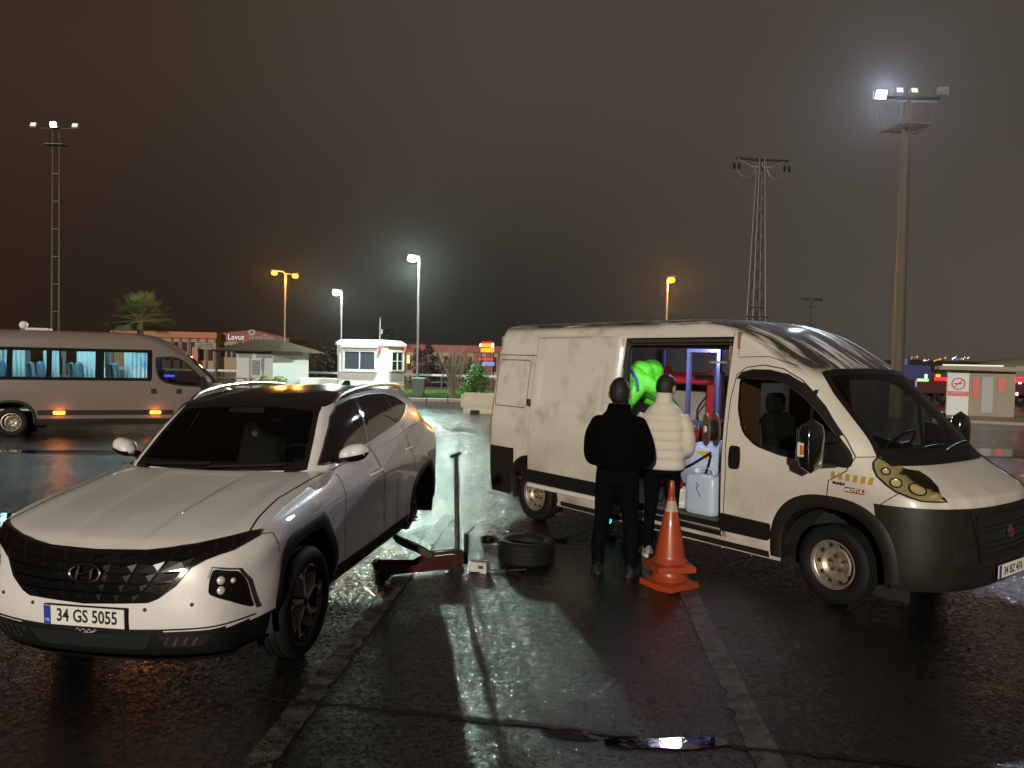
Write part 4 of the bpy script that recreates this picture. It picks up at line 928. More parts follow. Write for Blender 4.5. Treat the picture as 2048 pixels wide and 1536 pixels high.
for a in (0, math.pi / 2, math.pi): q.tube([ctr, ctr + rm @ Vector((-.18 * math.sin(a), .18 * math.cos(a), 0))], .012, 6)
q.tube([ctr, ctr + Vector((.3, 0, -.14))], .03, 8); q.build('steering_wheel', 'interior_dark', suv, smooth=True)
q = MB(); q.box((-1.00, 0, 1.485), (.03, .22, .07), ch=.012); q.tube([(-1.0, 0, 1.49), (-.96, 0, 1.555)], .008, 6); q.build('rear_view_mirror', 'black_plastic', suv)
q = MB(); q.tube([(-.985, .03, 1.45), (-.985, .03, 1.385)], .002, 5); q.lathe([(.001, .004), (.026, .004), (.028, 0), (.026, -.004), (.001, -.004)], 20, 'x', c=(-.985, .03, 1.355)); q.build('hanging_medallion', mat('medallion', (.55, .50, .30), .35, metal=.3), suv, smooth=True)
q = MB(); q.box((-2.0, 0, 1.60), (1.7, 1.1, .015)); q.build('headliner', 'interior_dark', suv)
q = MB(); q.box((-1.9, 0, .40), (2.9, 1.5, .20)); q.box((.2, 0, .42), (.9, 1.0, .2)); q.build('underbody', 'interior_dark', suv)
for cx, r in ((0, .44), (-2.68, .44)):
    for sg in (-1, 1):
        w = MB()
        A = np.array([[(cx + r * math.cos(t), sg * y, .42 + r * math.sin(t)) for t in np.linspace(-.3, math.pi + .3, 18)] for y in (.90, .52)]); w.grid(A); w.box((cx, sg * .53, .5), (r * 2, .02, .80)); w.build('wheel_well', 'interior_dark', suv)
# bare rear hub with brake disc
q = MB(); q.lathe([(.001, .03), (.065, .03), (.07, -.02), (.15, -.025), (.152, -.045), (.07, -.05), (.06, -.2)], 32, 'y', c=(-2.68, .80, .33)); hub = q.build('brake_disc', 'rust_metal', suv, smooth=True)
q = MB(); q.box((-2.80, .775, .38), (.09, .09, .17), rot=(0, .3, 0), ch=.02); q.build('brake_caliper', 'dark_metal', suv)
q = MB(); q.tube([(-2.66, .72, .33), (-2.62, .60, .44), (-2.62, .55, .72)], .035, 8); q.tube([(-2.2, .5, .30), (-2.66, .70, .30)], .03, 8); q.build('suspension_arm', 'dark_metal', suv)
for k in range(5): a = 2 * math.pi * k / 5; q = MB(); q.lathe([(.007, .03), (.007, .065), (.001, .068)], 8, 'y', c=(-2.68 + .05 * math.cos(a), .80, .33 + .05 * math.sin(a))); q.build('wheel_stud', 'alloy', hub)
# tip the body: nose down, jacked rear up
RL = Matrix.Rotation(LIFT, 4, 'Y') @ Matrix.Rotation(R(.9), 4, 'X')
def tip(o):
    for ch in o.children:
        if ch.type == 'MESH': ch.data.transform(RL)
        tip(ch)
tip(suv)
# wheels stay on the ground
def alloy_wheel(parent, c, out, ro=.365, ri=.248, w=.235, spin=0.0):
    f = lambda h: h * out; q = MB()
    q.lathe([(r, f(h)) for r, h in [(ri + .004, -w * .45), (ri - .02, -w * .4), (ri - .022, w * .30), (ri, w * .40), (ri + .004, w * .44), (ri - .006, w * .45), (ri - .016, w * .36), (ri - .028, w * .1), (.12, -.02), (.001, -.02)]], 56, 'y'); wh = q.build('wheel', 'gloss_black', parent, smooth=True, sharp=30, loc=c)
    t = MB(); t.lathe([(r, f(h)) for r, h in tyre_profile(ro, ri, w)], 64, 'y'); t.build('tyre', 'rubber', wh, smooth=True, sharp=40)
    yf = w * .40
    for k in range(5):
        th = 2 * math.pi * k / 5 + spin; ca, sa = math.cos(th), math.sin(th)
        def pt(r, s_, h): return (r * ca - s_ * sa, f(h), r * sa + s_ * ca)
        q = MB()
        for (poly) in ([(.03, -.016), (.15, -.012), (.15, .012), (.03, .016)], [(.148, -.012), (.165, 0.0), (ri - .02, .078), (ri - .02, .040), (.19, .016), (.148, .012)], [(.148, -.013), (.19, -.016), (ri - .02, -.060), (ri - .018, -.098), (.165, -.03)]):
            n = len(poly); hh = lambda r: yf - .016 * (r / ri) ; q.add([pt(r, s_, hh(r)) for r, s_ in poly] + [pt(r, s_, -.01) for r, s_ in poly], [tuple(range(n)), tuple(range(n, 2 * n))[::-1]] + [(i, (i + 1) % n, n + (i + 1) % n, n + i) for i in range(n)])
        q.build('spoke', 'wheel_silver', wh)
    q = MB(); q.lathe([(.036, f(0)), (.034, f(yf + .004)), (.028, f(yf + .008)), (.001, f(yf + .008))], 20, 'y'); q.build('centre_cap', 'dark_chrome', wh, smooth=True)
    return wh
for sg in (1, -1): alloy_wheel(suv, (0, sg * .815, .365), sg, spin=R(84))
alloy_wheel(suv, (-2.68, -.815, .365), -1)
# ================================================================== background setting
mat('kerb_stone', (.26, .24, .21), .6, noise=(6, .5, (.12, .11, .10)), bump=(30, .3, .01)); mat('soil', (.03, .025, .018), .9, noise=(4, .5, (.05, .05, .02)))
mat('grass_blade', (.05, .13, .025), .7, noise=(1.5, .5, (.09, .13, .03))); mat('concrete', (.50, .46, .36), .7, noise=(5, .4, (.28, .25, .2)), bump=(40, .2, .01))
mat('white_wall', (.55, .56, .58), .6, noise=(3, .25, (.5, .5, .48))); mat('roof_tile', (.022, .015, .010), .9, spec=.08, noise=(8, .4, (.03, .02, .012))); mat('grey_trim', (.22, .25, .26), .5)
mat('galvanised', (.20, .205, .21), .45, metal=.6, noise=(4, .3, (.25, .25, .25))); mat('mast_grey', (.075, .065, .058), .5, metal=.4); mat('pole_concrete', (.065, .045, .030), .7, noise=(3, .3, (.12, .09, .07))); mat('orange_pole', (.16, .13, .10), .5)
mat('hotel_red', (.15, .022, .018), .6, noise=(.5, .3, (.10, .018, .012))); mat('hotel_cream', (.24, .19, .125), .7, noise=(.8, .3, (.17, .135, .09))); mat('window_dark', (.02, .02, .022), .12, coat=1.0)
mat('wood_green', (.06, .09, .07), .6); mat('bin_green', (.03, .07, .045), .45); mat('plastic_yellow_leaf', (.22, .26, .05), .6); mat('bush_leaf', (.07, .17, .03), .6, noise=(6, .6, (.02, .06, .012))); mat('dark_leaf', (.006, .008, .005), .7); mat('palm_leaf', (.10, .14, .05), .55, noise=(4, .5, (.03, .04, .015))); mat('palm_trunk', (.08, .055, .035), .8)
mat('twig', (.16, .12, .075), .8); mat('dark_red', (.05, .006, .006), .5); mat('deep_blue', (.02, .035, .13), .5); mat('booth_beige', (.20, .165, .115), .6, noise=(3, .3, (.3, .25, .18))); mat('red_print', (.45, .05, .04), .5); mat('tent_cloth', (.17, .165, .11), .6); mat('hill', (.010, .010, .010), .9)
emis('led_white', (.86, 1.0, .95), 30); emis('sodium', (1.0, .36, .03), 4.0); emis('flood_blue', (.72, .83, 1.0), 60); emis('flood_dim', (1.0, .93, .82), 1.0)
emis('sign_orange', (1.0, .30, .02), 2.2); emis('sign_white', (1.0, .95, .9), 2.2); emis('sign_red', (1.0, .02, .03), 2.6); emis('sign_blue', (.35, .45, 1.0), .8); emis('sign_green', (.55, 1.0, .35), 1.4); emis('warm_window', (1.0, .75, .3), 1.2); emis('letter_white', (1, .95, .92), .9); emis('letter_dim', (1, .85, .8), .35)

def lamp_light(name, loc, col, power, r=.18, spot=None, parent=None):
    l = bpy.data.lights.new(name, 'SPOT' if spot else 'POINT'); l.energy = power; l.color = col; l.shadow_soft_size = r
    if spot: l.spot_size = spot; l.spot_blend = .6
    o = bpy.data.objects.new(name, l); COL.objects.link(o); o.location = loc
    if parent: o.parent = parent
    return o

# ---- traffic island: kerb stones, lawn
KY = 36.3; KX0, KX1 = -26.0, 14.0
q = MB(); q.box(((KX0 + KX1) / 2, KY + 8.2, .06), (KX1 - KX0, 16.0, .12)); lawn = struct(q.build('island', 'soil'))
x = KX0; i = 0
while x < KX1:
    q = MB(); q.box((x + .49, KY, .085), (.97, .22, .17), ch=.02); kb = q.build('kerb_stone', 'kerb_stone', lawn); x += 1.0
random.seed(5); gb = MB(); V_ = []; F_ = []
for _ in range(26000):
    gx = random.uniform(-14, 6); gy = KY + .2 + random.random() ** 1.6 * 9; h = random.uniform(.06, .20); a = random.random() * math.pi; w_ = .018; lx, ly = random.uniform(-.05, .05), random.uniform(-.05, .05); b0 = len(V_)
    V_ += [(gx - w_ * math.cos(a), gy - w_ * math.sin(a), .11), (gx + w_ * math.cos(a), gy + w_ * math.sin(a), .11), (gx + lx, gy + ly, .11 + h)]; F_.append((b0, b0 + 1, b0 + 2))
me = bpy.data.meshes.new('lawn_grass'); me.from_pydata(V_, [], F_); me.materials.append(M['grass_blade']); go = bpy.data.objects.new('lawn_grass', me); COL.objects.link(go); stuff(go); tag(go, 'short green grass on the kerbed traffic island', 'grass')

# ---- street lamps
def street_lamp(px, py_top, D, label, head, arms, pole_m, col, power, group, pr=.075, base_z=.12):
    top = at(px, py_top, D); root = thing('street_lamp', label, 'street lamp', (top.x, top.y, base_z), 0, group); H = top.z - base_z
    q = MB(); q.tube([(0, 0, 0), (0, 0, .5), (0, 0, .52), (0, 0, H)], [pr * 1.5, pr * 1.5, pr, pr * .6], 12); q.build('pole', pole_m, root, smooth=True)
    for (dx, dz) in arms:
        q = MB(); q.tube([tuple(p) for p in spline([(0, 0, H - .02), (dx * .35, -.02, H + dz * .75 + .05), (dx, -.05, H + dz)], 8)], .035, 8); ar = q.build('arm', pole_m, root, smooth=True)
        sx_ = 1 if dx >= 0 else -1; q = MB(); q.box((dx + sx_ * .2, -.05, H + dz + .05), (.50, .20, .08), rot=(0, -.12 * sx_, 0), ch=.03); hd = q.build('lamp_head', 'grey_trim', root)
        q = MB(); q.sphere((0, 0, -.10), (.24, .20, .17), 16, 10); q.v = [(v[0] + dx + sx_ * .2, v[1] - .05, v[2] + H + dz - .03) for v in q.v]; q.build('lamp_glow_glass', head, hd, smooth=True)  # lamp glass enlarged so its shape includes the bloom around the lamp
        lamp_light('lamp_bulb', (dx + sx_ * .2, -.06, H + dz - .42), col, power, .14, None, root)
    return root
WHT, ORG, FLD = (.74, 1.0, .85), (1.0, .38, .05), (.72, .83, 1.0)
tl = street_lamp(839, 515, 38.5, 'tall grey street lamp with bright white light beside the bin', 'led_white', [(-.15, .06)], 'galvanised', WHT, 6800, 'white street lamps')
sl_ = street_lamp(684, 583, 46, 'white street lamp with small box on pole behind the kiosk', 'led_white', [(-.12, .05)], 'galvanised', WHT, 3600, 'white street lamps', pr=.06)
q = MB(); q.box((0, -.12, at(684, 700, 46).z - .12), (.42, .16, .65), ch=.02); q.build('control_box', 'galvanised', sl_)
street_lamp(571, 548, 58, 'orange street lamp with two heads above the tiled hut', 'sodium', [(-.62, .18), (.55, -.02)], 'orange_pole', ORG, 2200, 'orange street lamps')
street_lamp(1335, 566, 46, 'orange street lamp rising behind the cream van roof', 'sodium', [(.0, .30)], 'orange_pole', ORG, 5000, 'orange street lamps', base_z=0)

# ---- floodlight mast on the right
tp = at(1815, 197, 32); mast = thing('floodlight_mast', 'tall brown concrete mast with crossbar, platform and one blue-white lit floodlight', 'light mast', (tp.x, tp.y, 0)); H = tp.z; pxm = 32 / 1538
q = MB(); q.tube([(0, 0, 0), (0, 0, H)], [.27, .15], 20); q.build('mast_shaft', 'pole_concrete', mast, smooth=True)
q = MB(); q.box((0, -.1, H - .02), (2.55, .10, .12)); q.build('crossbar', 'dark_metal', mast)
q = MB(); q.box((0, -.1, H - .14), (2.35, .06, .06)); q.build('lower_crossbar', 'galvanised', mast)
q = MB(); zc = H - 1.22
for z in (zc, ): q.tube([(-.62, -.62, z), (.62, -.62, z), (.78, .62, z), (-.78, .62, z)], .05, 6, closed=True); q.box((0, 0, z + .03), (1.2, .9, .03))
for a, b in ((-.62, -.62), (.62, -.62), (.78, .62), (-.78, .62)): q.tube([(a, b, zc), (a * 1.05, b * 1.05, zc + .75)], .02, 5)
q.build('service_platform', 'pole_concrete', mast)
def flood(root, x, z, m, tilt=.5, s=.42):
    q = MB(); q.box((x, -.25, z), (s, .22, s * .8), rot=(tilt, 0, 0), ch=.03); h_ = q.build('floodlight', 'grey_trim', root)
    q = MB(); rm = Euler((tilt, 0, 0)).to_matrix(); c_ = Vector((x, -.25, z)) + rm @ Vector((0, -.118, 0)); q.box(tuple(c_), (s * .86, .012, s * .66), rot=(tilt, 0, 0)); q.build('floodlight_glass', m, h_); return h_
flood(mast, -1.25, H + .05, 'flood_blue', .35, .46); flood(mast, -.50, H + .18, 'flood_dim', -.3, .30); flood(mast, .10, H + .18, 'flood_dim', -.3, .30); flood(mast, 1.30, H + .22, 'galvanised', .1, .42)
fb = lamp_light('flood_bulb', (-1.30, -.62, H - .02), FLD, 9000, .2, R(120), mast); fb.rotation_euler = Vector((tp.x - 1.0, tp.y - 8.0, H)).to_track_quat('Z', 'Y').to_euler()
# ---- left mast (two-legged)
tp = at(112, 262, 62); m2 = thing('floodlight_mast', 'thin two-legged floodlight mast far behind the minibus', 'light mast', (tp.x, tp.y, 0)); H = tp.z
for sx_ in (-1, 1):
    q = MB(); q.tube([(sx_ * .30, 0, 0), (sx_ * .26, 0, H)], [.10, .05], 8); q.build('mast_leg', 'mast_grey', m2, smooth=True)
q = MB()
for z in np.arange(3, H, 2.2): q.box((0, 0, z), (.56, .05, .06))
q.box((0, 0, H - 1.1), (1.5, .8, .07)); q.build('mast_ladder', 'mast_grey', m2)
q = MB(); q.box((0, 0, H + .2), (3.3, .08, .08)); q.build('crossbar', 'dark_metal', m2)
flood(m2, -1.62, H + .35, 'flood_dim', -.4, .5); flood(m2, 0, H + .42, 'flood_blue', .2, .55); flood(m2, 1.7, H + .35, 'flood_dim', -.4, .5)
# ---- far mast
tp = at(1623, 598, 115); m3 = thing('floodlight_mast', 'small unlit far mast with two cross arms right of the pylon', 'light mast', (tp.x, tp.y, 0)); H = tp.z
q = MB(); q.tube([(0, 0, 0), (0, 0, H)], [.2, .13], 8); q.build('mast_shaft', 'dark_metal', m3, smooth=True)
for z, w_ in ((H, 2.8), (H - 1.15, 1.7)): q = MB(); q.box((0, 0, z), (w_, .15, .14)); q.build('cross_arm', 'dark_metal', m3)
for x in (-1.3, -.7, .7, 1.3): q = MB(); q.box((x, -.1, H - .05), (.45, .3, .35), ch=.05); q.build('floodlight', 'dark_metal', m3)
# ---- lattice pylon
tp = at(1522, 318, 60); py_ = thing('power_pylon', 'slender steel lattice pylon with one crossarm and hanging insulators', 'pylon', (tp.x, tp.y, 0), R(8)); H = tp.z
def wd_(z): return .66 - .45 * z / H
for sx_ in (-1, 1):
    for sy_ in (-1, 1): q = MB(); q.tube([(sx_ * wd_(0), sy_ * wd_(0), 0), (sx_ * wd_(H), sy_ * wd_(H), H)], [.075, .055], 6); q.build('pylon_leg', 'mast_grey', py_, smooth=True)
q = MB(); z = 0.0; k = 0
while z < H - .4:
    dz = .55 + .5 * wd_(z); a, b = wd_(z), wd_(z + dz)
    for (f0, f1) in (((-1, -1), (1, -1)), ((1, -1), (1, 1)), ((1, 1), (-1, 1)), ((-1, 1), (-1, -1))):
        p0, p1 = (f0, f1) if k % 2 else (f1, f0); q.tube([(p0[0] * a, p0[1] * a, z), (p1[0] * b, p1[1] * b, z + dz)], .028, 4, cap=False)
    z += dz; k += 1
q.build('lattice_bracing', 'dark_metal', py_)
q = MB(); q.box((.1, 0, H - .05), (4.3, .16, .16)); q.build('crossarm', 'dark_metal', py_)
for sx_ in (-1, 1):
    q = MB(); q.tube([(sx_ * 1.9, -.05, H - .1), (sx_ * .75, -.05, H - .62)], .05, 6); q.box((sx_ * .45, 0, H - .62), (.8, .12, .14)); q.build('arm_brace', 'galvanised', py_)
    for dx in (-.2, .2):
        q = MB(); q.lathe([(.02, .0), (.02, -.15)] + [(r, -.18 - .07 * i - d) for i in range(6) for r, d in ((.05, 0), (.12, .03), (.05, .06))] + [(.02, -.62)], 10, c=(sx_ * 2.05 + .1 + dx, 0, H - .28)); q.build('insulator', 'dark_metal', py_, smooth=True)
    q = MB(); q.tube([tuple(p) for p in spline([(sx_ * .4, -.1, H - .65), (sx_ * .75, -.1, H - 1.3), (sx_ * 1.35, -.1, H - 1.5), (sx_ * 2.05, -.1, H - .9)], 14)], .022, 5); q.build('jumper_cable', 'galvanised', py_)
q = MB()
for z, w_ in ((5.8, 1.9), (6.5, 1.2), (1.9, 2.4)): q.box((-.3, -.8, z), (w_, .07, .08))
q.build('service_bracket', 'dark_metal', py_)

# ---- white kiosk
kp = gnd(742, 800, .12); kp = at(742, 778, 43.5); ki = thing('security_kiosk', 'white octagonal kiosk with two-pane window and roof antenna', 'kiosk', (kp.x, kp.y, .12), R(-13)); ki.scale = (1.14, 1.14, 1.12)
def oct_(hx, hy, c): return [(-hx + c, -hy), (hx - c, -hy), (hx, -hy + c), (hx, hy - c), (hx - c, hy), (-hx + c, hy), (-hx, hy - c), (-hx, -hy + c)]
q = MB(); q.prism(oct_(1.32, 1.2, .16), .12, 2.30, 'z'); q.build('wall', 'white_wall', ki)
q = MB(); q.prism(oct_(1.36, 1.24, .17), 0, .16, 'z'); q.build('plinth', 'white_wall', ki)
q = MB(); o1, o2 = oct_(1.42, 1.30, .20), oct_(1.22, 1.10, .2); V_ = [(a, b, 2.28) for a, b in o1] + [(a, b, 2.42) for a, b in o1] + [(a, b, 2.58) for a, b in o2]; q.add(V_, [(i, (i + 1) % 8, 8 + (i + 1) % 8, 8 + i) for i in range(8)] + [(8 + i, 8 + (i + 1) % 8, 16 + (i + 1) % 8, 16 + i) for i in range(8)] + [tuple(range(16, 24)), tuple(range(8))[::-1]]); q.build('roof', 'white_wall', ki)
q = MB(); q.box((-.05, -1.33, 2.24), (1.9, .12, .16), ch=.02); q.build('shutter_box', 'white_wall', ki)
def window(root, c, w_, h_, nx, ny, side_axis='y', sgn=-1, frame='white_wall', pane='window_dark', t=.07):
    """frame bars proud of the wall, one pane each"""
    mk = (lambda u, d, z: (c[0] + u, c[1] + sgn * d, c[2] + z)) if side_axis == 'y' else (lambda u, d, z: (c[0] + sgn * d, c[1] + u, c[2] + z))
    dim = (lambda u, d, z: (u, d, z)) if side_axis == 'y' else (lambda u, d, z: (d, u, z))
    f = MB()
    for sx_ in (-1, 1): f.box(mk(sx_ * (w_ / 2 + t / 2), .03, 0), dim(t, .09, h_ + 2 * t)); f.box(mk(0, .03, sx_ * (h_ / 2 + t / 2)), dim(w_, .088, t))
    for i in range(1, nx): f.box(mk(-w_ / 2 + w_ * i / nx, .025, 0), dim(t * .6, .06, h_))
    for j in range(1, ny): f.box(mk(0, .024, -h_ / 2 + h_ * j / ny), dim(w_, .055, t * .6))
    wo_ = f.build('window', frame, root)
    for i in range(nx):
        for j in range(ny):
            p = MB(); p.box(mk(-w_ / 2 + w_ * (i + .5) / nx, .012, -h_ / 2 + h_ * (j + .5) / ny), dim(w_ / nx - .012, .012, h_ / ny - .012)); p.build('pane', pane, wo_)
    return wo_
mat('kiosk_pane', (.05, .055, .07), .06, coat=1.0, spec=.8)
window(ki, (-.08, -1.2, 1.55), 1.56, .86, 2, 1, pane='kiosk_pane'); window(ki, (1.32, .05, 1.55), 1.5, .88, 2, 2, 'x', 1)
q = MB(); q.box((-.08, -1.32, 1.02), (1.9, .16, .06)); q.build('window_sill', 'white_wall', ki)
q = MB(); q.box((1.335, .05, .74), (.02, 1.7, .42)); q.build('lower_panel', 'grey_trim', ki)
for z in (.32, .46): q = MB(); q.box((1.35, .05, z), (.05, 1.9, .07)); q.build('trim_rail', 'white_wall', ki)
q = MB(); q.tube([(.30, .3, 2.55), (.30, .3, 3.75)], .03, 8); q.tube([(.30, .3, 2.9), (.40, .3, 2.95), (.40, .3, 3.15)], .05, 8); q.build('roof_antenna', 'galvanised', ki)
for (x, y, z) in ((.98, -1.31, 2.05), (1.40, .9, 2.15)): q = MB(); q.box((x, y, z), (.12, .12, .26), ch=.02); q.build('red_beacon', mat('beacon_red', (.45, .05, .04), .4) if 'beacon_red' not in M else 'beacon_red', ki)

# ---- tiled hut with canopy
hp = at(545, 783, 43.5); hut = thing('small_hut', 'small white hut with brown tiled hip roof and canopy on post', 'hut', (hp.x, hp.y, .10), R(-30)); hut.scale = (1.11, 1.11, 1.07)
q = MB(); q.box((-1.35, 1.25, 1.05), (2.7, 2.5, 2.1)); q.build('wall', 'white_wall', hut)
q = MB(); rf = [(-4.1, -.55, 1.98), (.75, -.55, 1.98), (.75, 3.1, 1.98), (-4.1, 3.1, 1.98), (-2.7, 1.25, 2.62), (-.6, 1.25, 2.62)]
q.add(rf, [(0, 1, 5, 4), (1, 2, 5), (2, 3, 4, 5), (3, 0, 4), (3, 2, 1, 0)]); hr = q.build('roof', 'roof_tile', hut)
for k in range(22):     # roll tiles down the front slope and the right slope
    t = (k + .5) / 22; x0 = -4.1 + 4.85 * t; fr_ = min(1, (x0 + 4.1) / 1.4, (.75 - x0) / 1.35); q = MB(); q.tube([(x0, -.57, 2.0), (x0, -.55 + 1.8 * fr_, 2.0 + .64 * fr_)], .06, 6); q.build('roof_tile', 'roof_tile', hr)
q = MB(); q.box((.72, .3, 1.93), (.06, 2.0, .22)); q.build('fascia_board', 'roof_tile', hut)
for x, w_ in ((-2.15, 1.0), (-1.0, .65), (-.42, .5)): q = MB(); q.box((x + .12, -.015, 1.80), (w_, .03, .28)); q.build('clerestory_panel', 'grey_trim', hut)
window(hut, (-1.15, 0, 1.12), .62, .80, 1, 1, frame='white_wall', pane='grey_trim')
for x in (-1.62, -.68): q = MB(); q.box((x, -.02, 1.05), (.14, .04, 2.0)); q.build('wall_batten', 'grey_trim', hut)
q = MB(); q.box((-3.9, -.3, .98), (.10, .10, 1.98)); q.build('canopy_post', 'galvanised', hut)
# picnic table
pp = at(478, 772, 38.4); pt = thing('picnic_table', 'grey-green wooden picnic table with crossed legs before the hut', 'table', (pp.x, pp.y, .12), R(-22))
for k in range(4): q = MB(); q.box((0, -.27 + .18 * k, .74), (1.5, .165, .04)); q.build('table_board', 'wood_green', pt)
for sx_ in (-1, 1):
    for sy_ in (-1, 1): q = MB(); q.tube([(sx_ * .6, -sy_ * .28, .72), (sx_ * .6 + .001, sy_ * .55, 0)], .045, 4); q.build('leg', 'wood_green', pt)
    q = MB(); q.box((0, sx_ * .68, .43), (1.5, .22, .04)); q.build('bench', 'wood_green', pt)
    q = MB(); q.box((sx_ * .6, 0, .40), (.05, 1.4, .07)); q.build('bench_rail', 'wood_green', pt)

# ---- leaf helper
def leaf_cloud(name, m, parent, n, fn, size, seed=1, flat=.6):
    rnd = random.Random(seed); V_ = []; F_ = []
    for _ in range(n):
        c = Vector(fn(rnd)); d = Vector((rnd.gauss(0, 1), rnd.gauss(0, 1), rnd.gauss(0, 1))).normalized(); e = d.orthogonal().normalized(); s_ = size * rnd.uniform(.6, 1.3); b0 = len(V_)
        f = d.cross(e); V_ += [c - e * s_ * .45, c + f * s_ * .9 - d * s_ * .1, c + e * s_ * .45, c - f * s_ * .6]; F_.append((b0, b0 + 1, b0 + 2, b0 + 3))
    me = bpy.data.meshes.new(name); me.from_pydata([tuple(v) for v in V_], [], F_); me.materials.append(M[m]); o = bpy.data.objects.new(name, me); COL.objects.link(o); o.parent = parent; return o
def blob_fn(blobs):
    def fn(r):
        b = r.choice(blobs); u = Vector((r.gauss(0, 1), r.gauss(0, 1), r.gauss(0, 1))).normalized() * (r.random() ** .4); return (b[0] + u.x * b[3], b[1] + u.y * b[3], b[2] + u.z * b[3] * (b[4] if len(b) > 4 else 1))
    return fn
# evergreen bush
bp = at(951, 790, 37.8); bu = thing('evergreen_bush', 'bright green rounded conifer bush beside the cream van', 'bush', (bp.x, bp.y, .1)); random.seed(4)
bl = [(random.gauss(0, .32) * (1 - h * .55), random.gauss(0, .3), .35 + 1.25 * h, .30) for h in [random.random() for _ in range(34)]]
leaf_cloud('foliage', 'bush_leaf', bu, 9000, blob_fn(bl), .055, 3); q = MB(); q.tube([(0, 0, 0), (.03, 0, .9)], [.06, .03], 6); q.build('trunk', 'twig', bu)
# bare shrub
bp = at(905, 792, 38.8); bs = thing('bare_shrub', 'leafless twiggy shrub fanning out behind the kerb', 'shrub', (bp.x, bp.y, .1)); random.seed(9)
q = MB(); q2 = MB()
for k in range(46):
    a = random.random() * 6.283; l_ = random.uniform(1.5, 2.4); sp_ = random.uniform(.15, .95); P_ = [(0, 0, 0)]; 
    for t in (.35, .7, 1): P_.append((sp_ * t * math.cos(a) + random.gauss(0, .04), sp_ * t * math.sin(a) * .8 + random.gauss(0, .04), l_ * t ** .9))
    (q if k < 16 else q2).tube(P_, [.022, .016, .011, .006], 5, cap=False)
    for _ in range(5):
        t = random.uniform(.4, .95); b0 = Vector(P_[1]).lerp(Vector(P_[3]), t); d = Vector((random.gauss(0, .16), random.gauss(0, .16), random.uniform(.2, .5))); q2.tube([b0, b0 + d * .6, b0 + d], [.008, .006, .004], 4, cap=False)
q.build('stem', 'twig', bs); stuff(q2.build('twigs', 'twig', bs))
# plant by the picnic table
bp = at(538, 785, 38.2); pl_ = thing('garden_plant', 'yellow-green leafy plant in front of the hut', 'plant', (bp.x, bp.y, .1)); random.seed(2)
leaf_cloud('foliage', 'plastic_yellow_leaf', pl_, 700, blob_fn([(random.gauss(0, .3), random.gauss(0, .15), random.uniform(.3, .85), .22) for _ in range(14)]), .10, 5); q = MB(); q.tube([(-.45, 0, 0), (-.42, 0, .8)], .05, 6); q.tube([(0, 0, 0), (0, 0, .5)], .03, 6); q.build('stem', 'twig', pl_)
# palm
bp = at(280, 640, 58); pa_ = thing('palm_tree', 'fan palm with drooping fronds above the minibus roof', 'palm tree', (bp.x, bp.y, 0)); H = bp.z - .1; random.seed(12)
q = MB(); q.tube([(0, 0, 0), (.1, 0, H * .5), (0, 0, H)], [.30, .24, .22], 10); q.build('trunk', 'palm_trunk', pa_, smooth=True)
for k in range(46):
    a = random.random() * 6.283; e = random.uniform(-.35, 1.35); l_ = random.uniform(1.2, 1.9); d = Vector((math.cos(a) * math.cos(e), math.sin(a) * math.cos(e), math.sin(e))); c0 = Vector((0, 0, H)); c1 = c0 + d * l_; q = MB(); q.tube([c0, c0.lerp(c1, .5) + Vector((0, 0, .05)), c1], [.03, .022, .015], 4, cap=False)
    s_ = d.cross(Vector((0, 0, 1))).normalized() if abs(d.z) < .98 else Vector((1, 0, 0)); u_ = s_.cross(d)
    for j in range(15):
        th = (j - 7) / 7 * 1.35; dd_ = (d * math.cos(th) + s_ * math.sin(th)).normalized(); L_ = random.uniform(1.0, 1.4) * (1 - .2 * abs(th)); w_ = u_.cross(dd_).normalized() * .045 if u_.cross(dd_).length > 1e-4 else s_ * .045
        tip_ = c1 + dd_ * L_ + Vector((0, 0, -.22 * L_)); mid = c1 + dd_ * L_ * .5 + Vector((0, 0, -.02)); q.add([c1, mid - w_, tip_, mid + w_], [(0, 1, 2, 3)])
    q.build('frond', 'palm_leaf', pa_)
# dark trees in the distance
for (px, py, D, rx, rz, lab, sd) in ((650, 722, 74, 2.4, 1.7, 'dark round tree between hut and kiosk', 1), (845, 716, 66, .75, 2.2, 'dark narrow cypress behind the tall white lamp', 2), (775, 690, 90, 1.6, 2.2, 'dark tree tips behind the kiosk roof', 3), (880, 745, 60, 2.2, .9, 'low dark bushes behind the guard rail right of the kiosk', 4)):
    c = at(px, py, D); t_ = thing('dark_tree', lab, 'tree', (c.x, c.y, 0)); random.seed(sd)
    bl = [(random.gauss(0, .5) * rx, random.gauss(0, .4) * rx, c.z + random.uniform(-.8, .7) * rz, rx * .45) for _ in range(16)]; leaf_cloud('crown', 'dark_leaf', t_, 1600, blob_fn(bl), .16 * max(1, rx * .6), sd); q = MB(); q.tube([(0, 0, 0), (0, 0, c.z)], [.2, .08], 8); q.build('trunk', 'palm_trunk', t_)

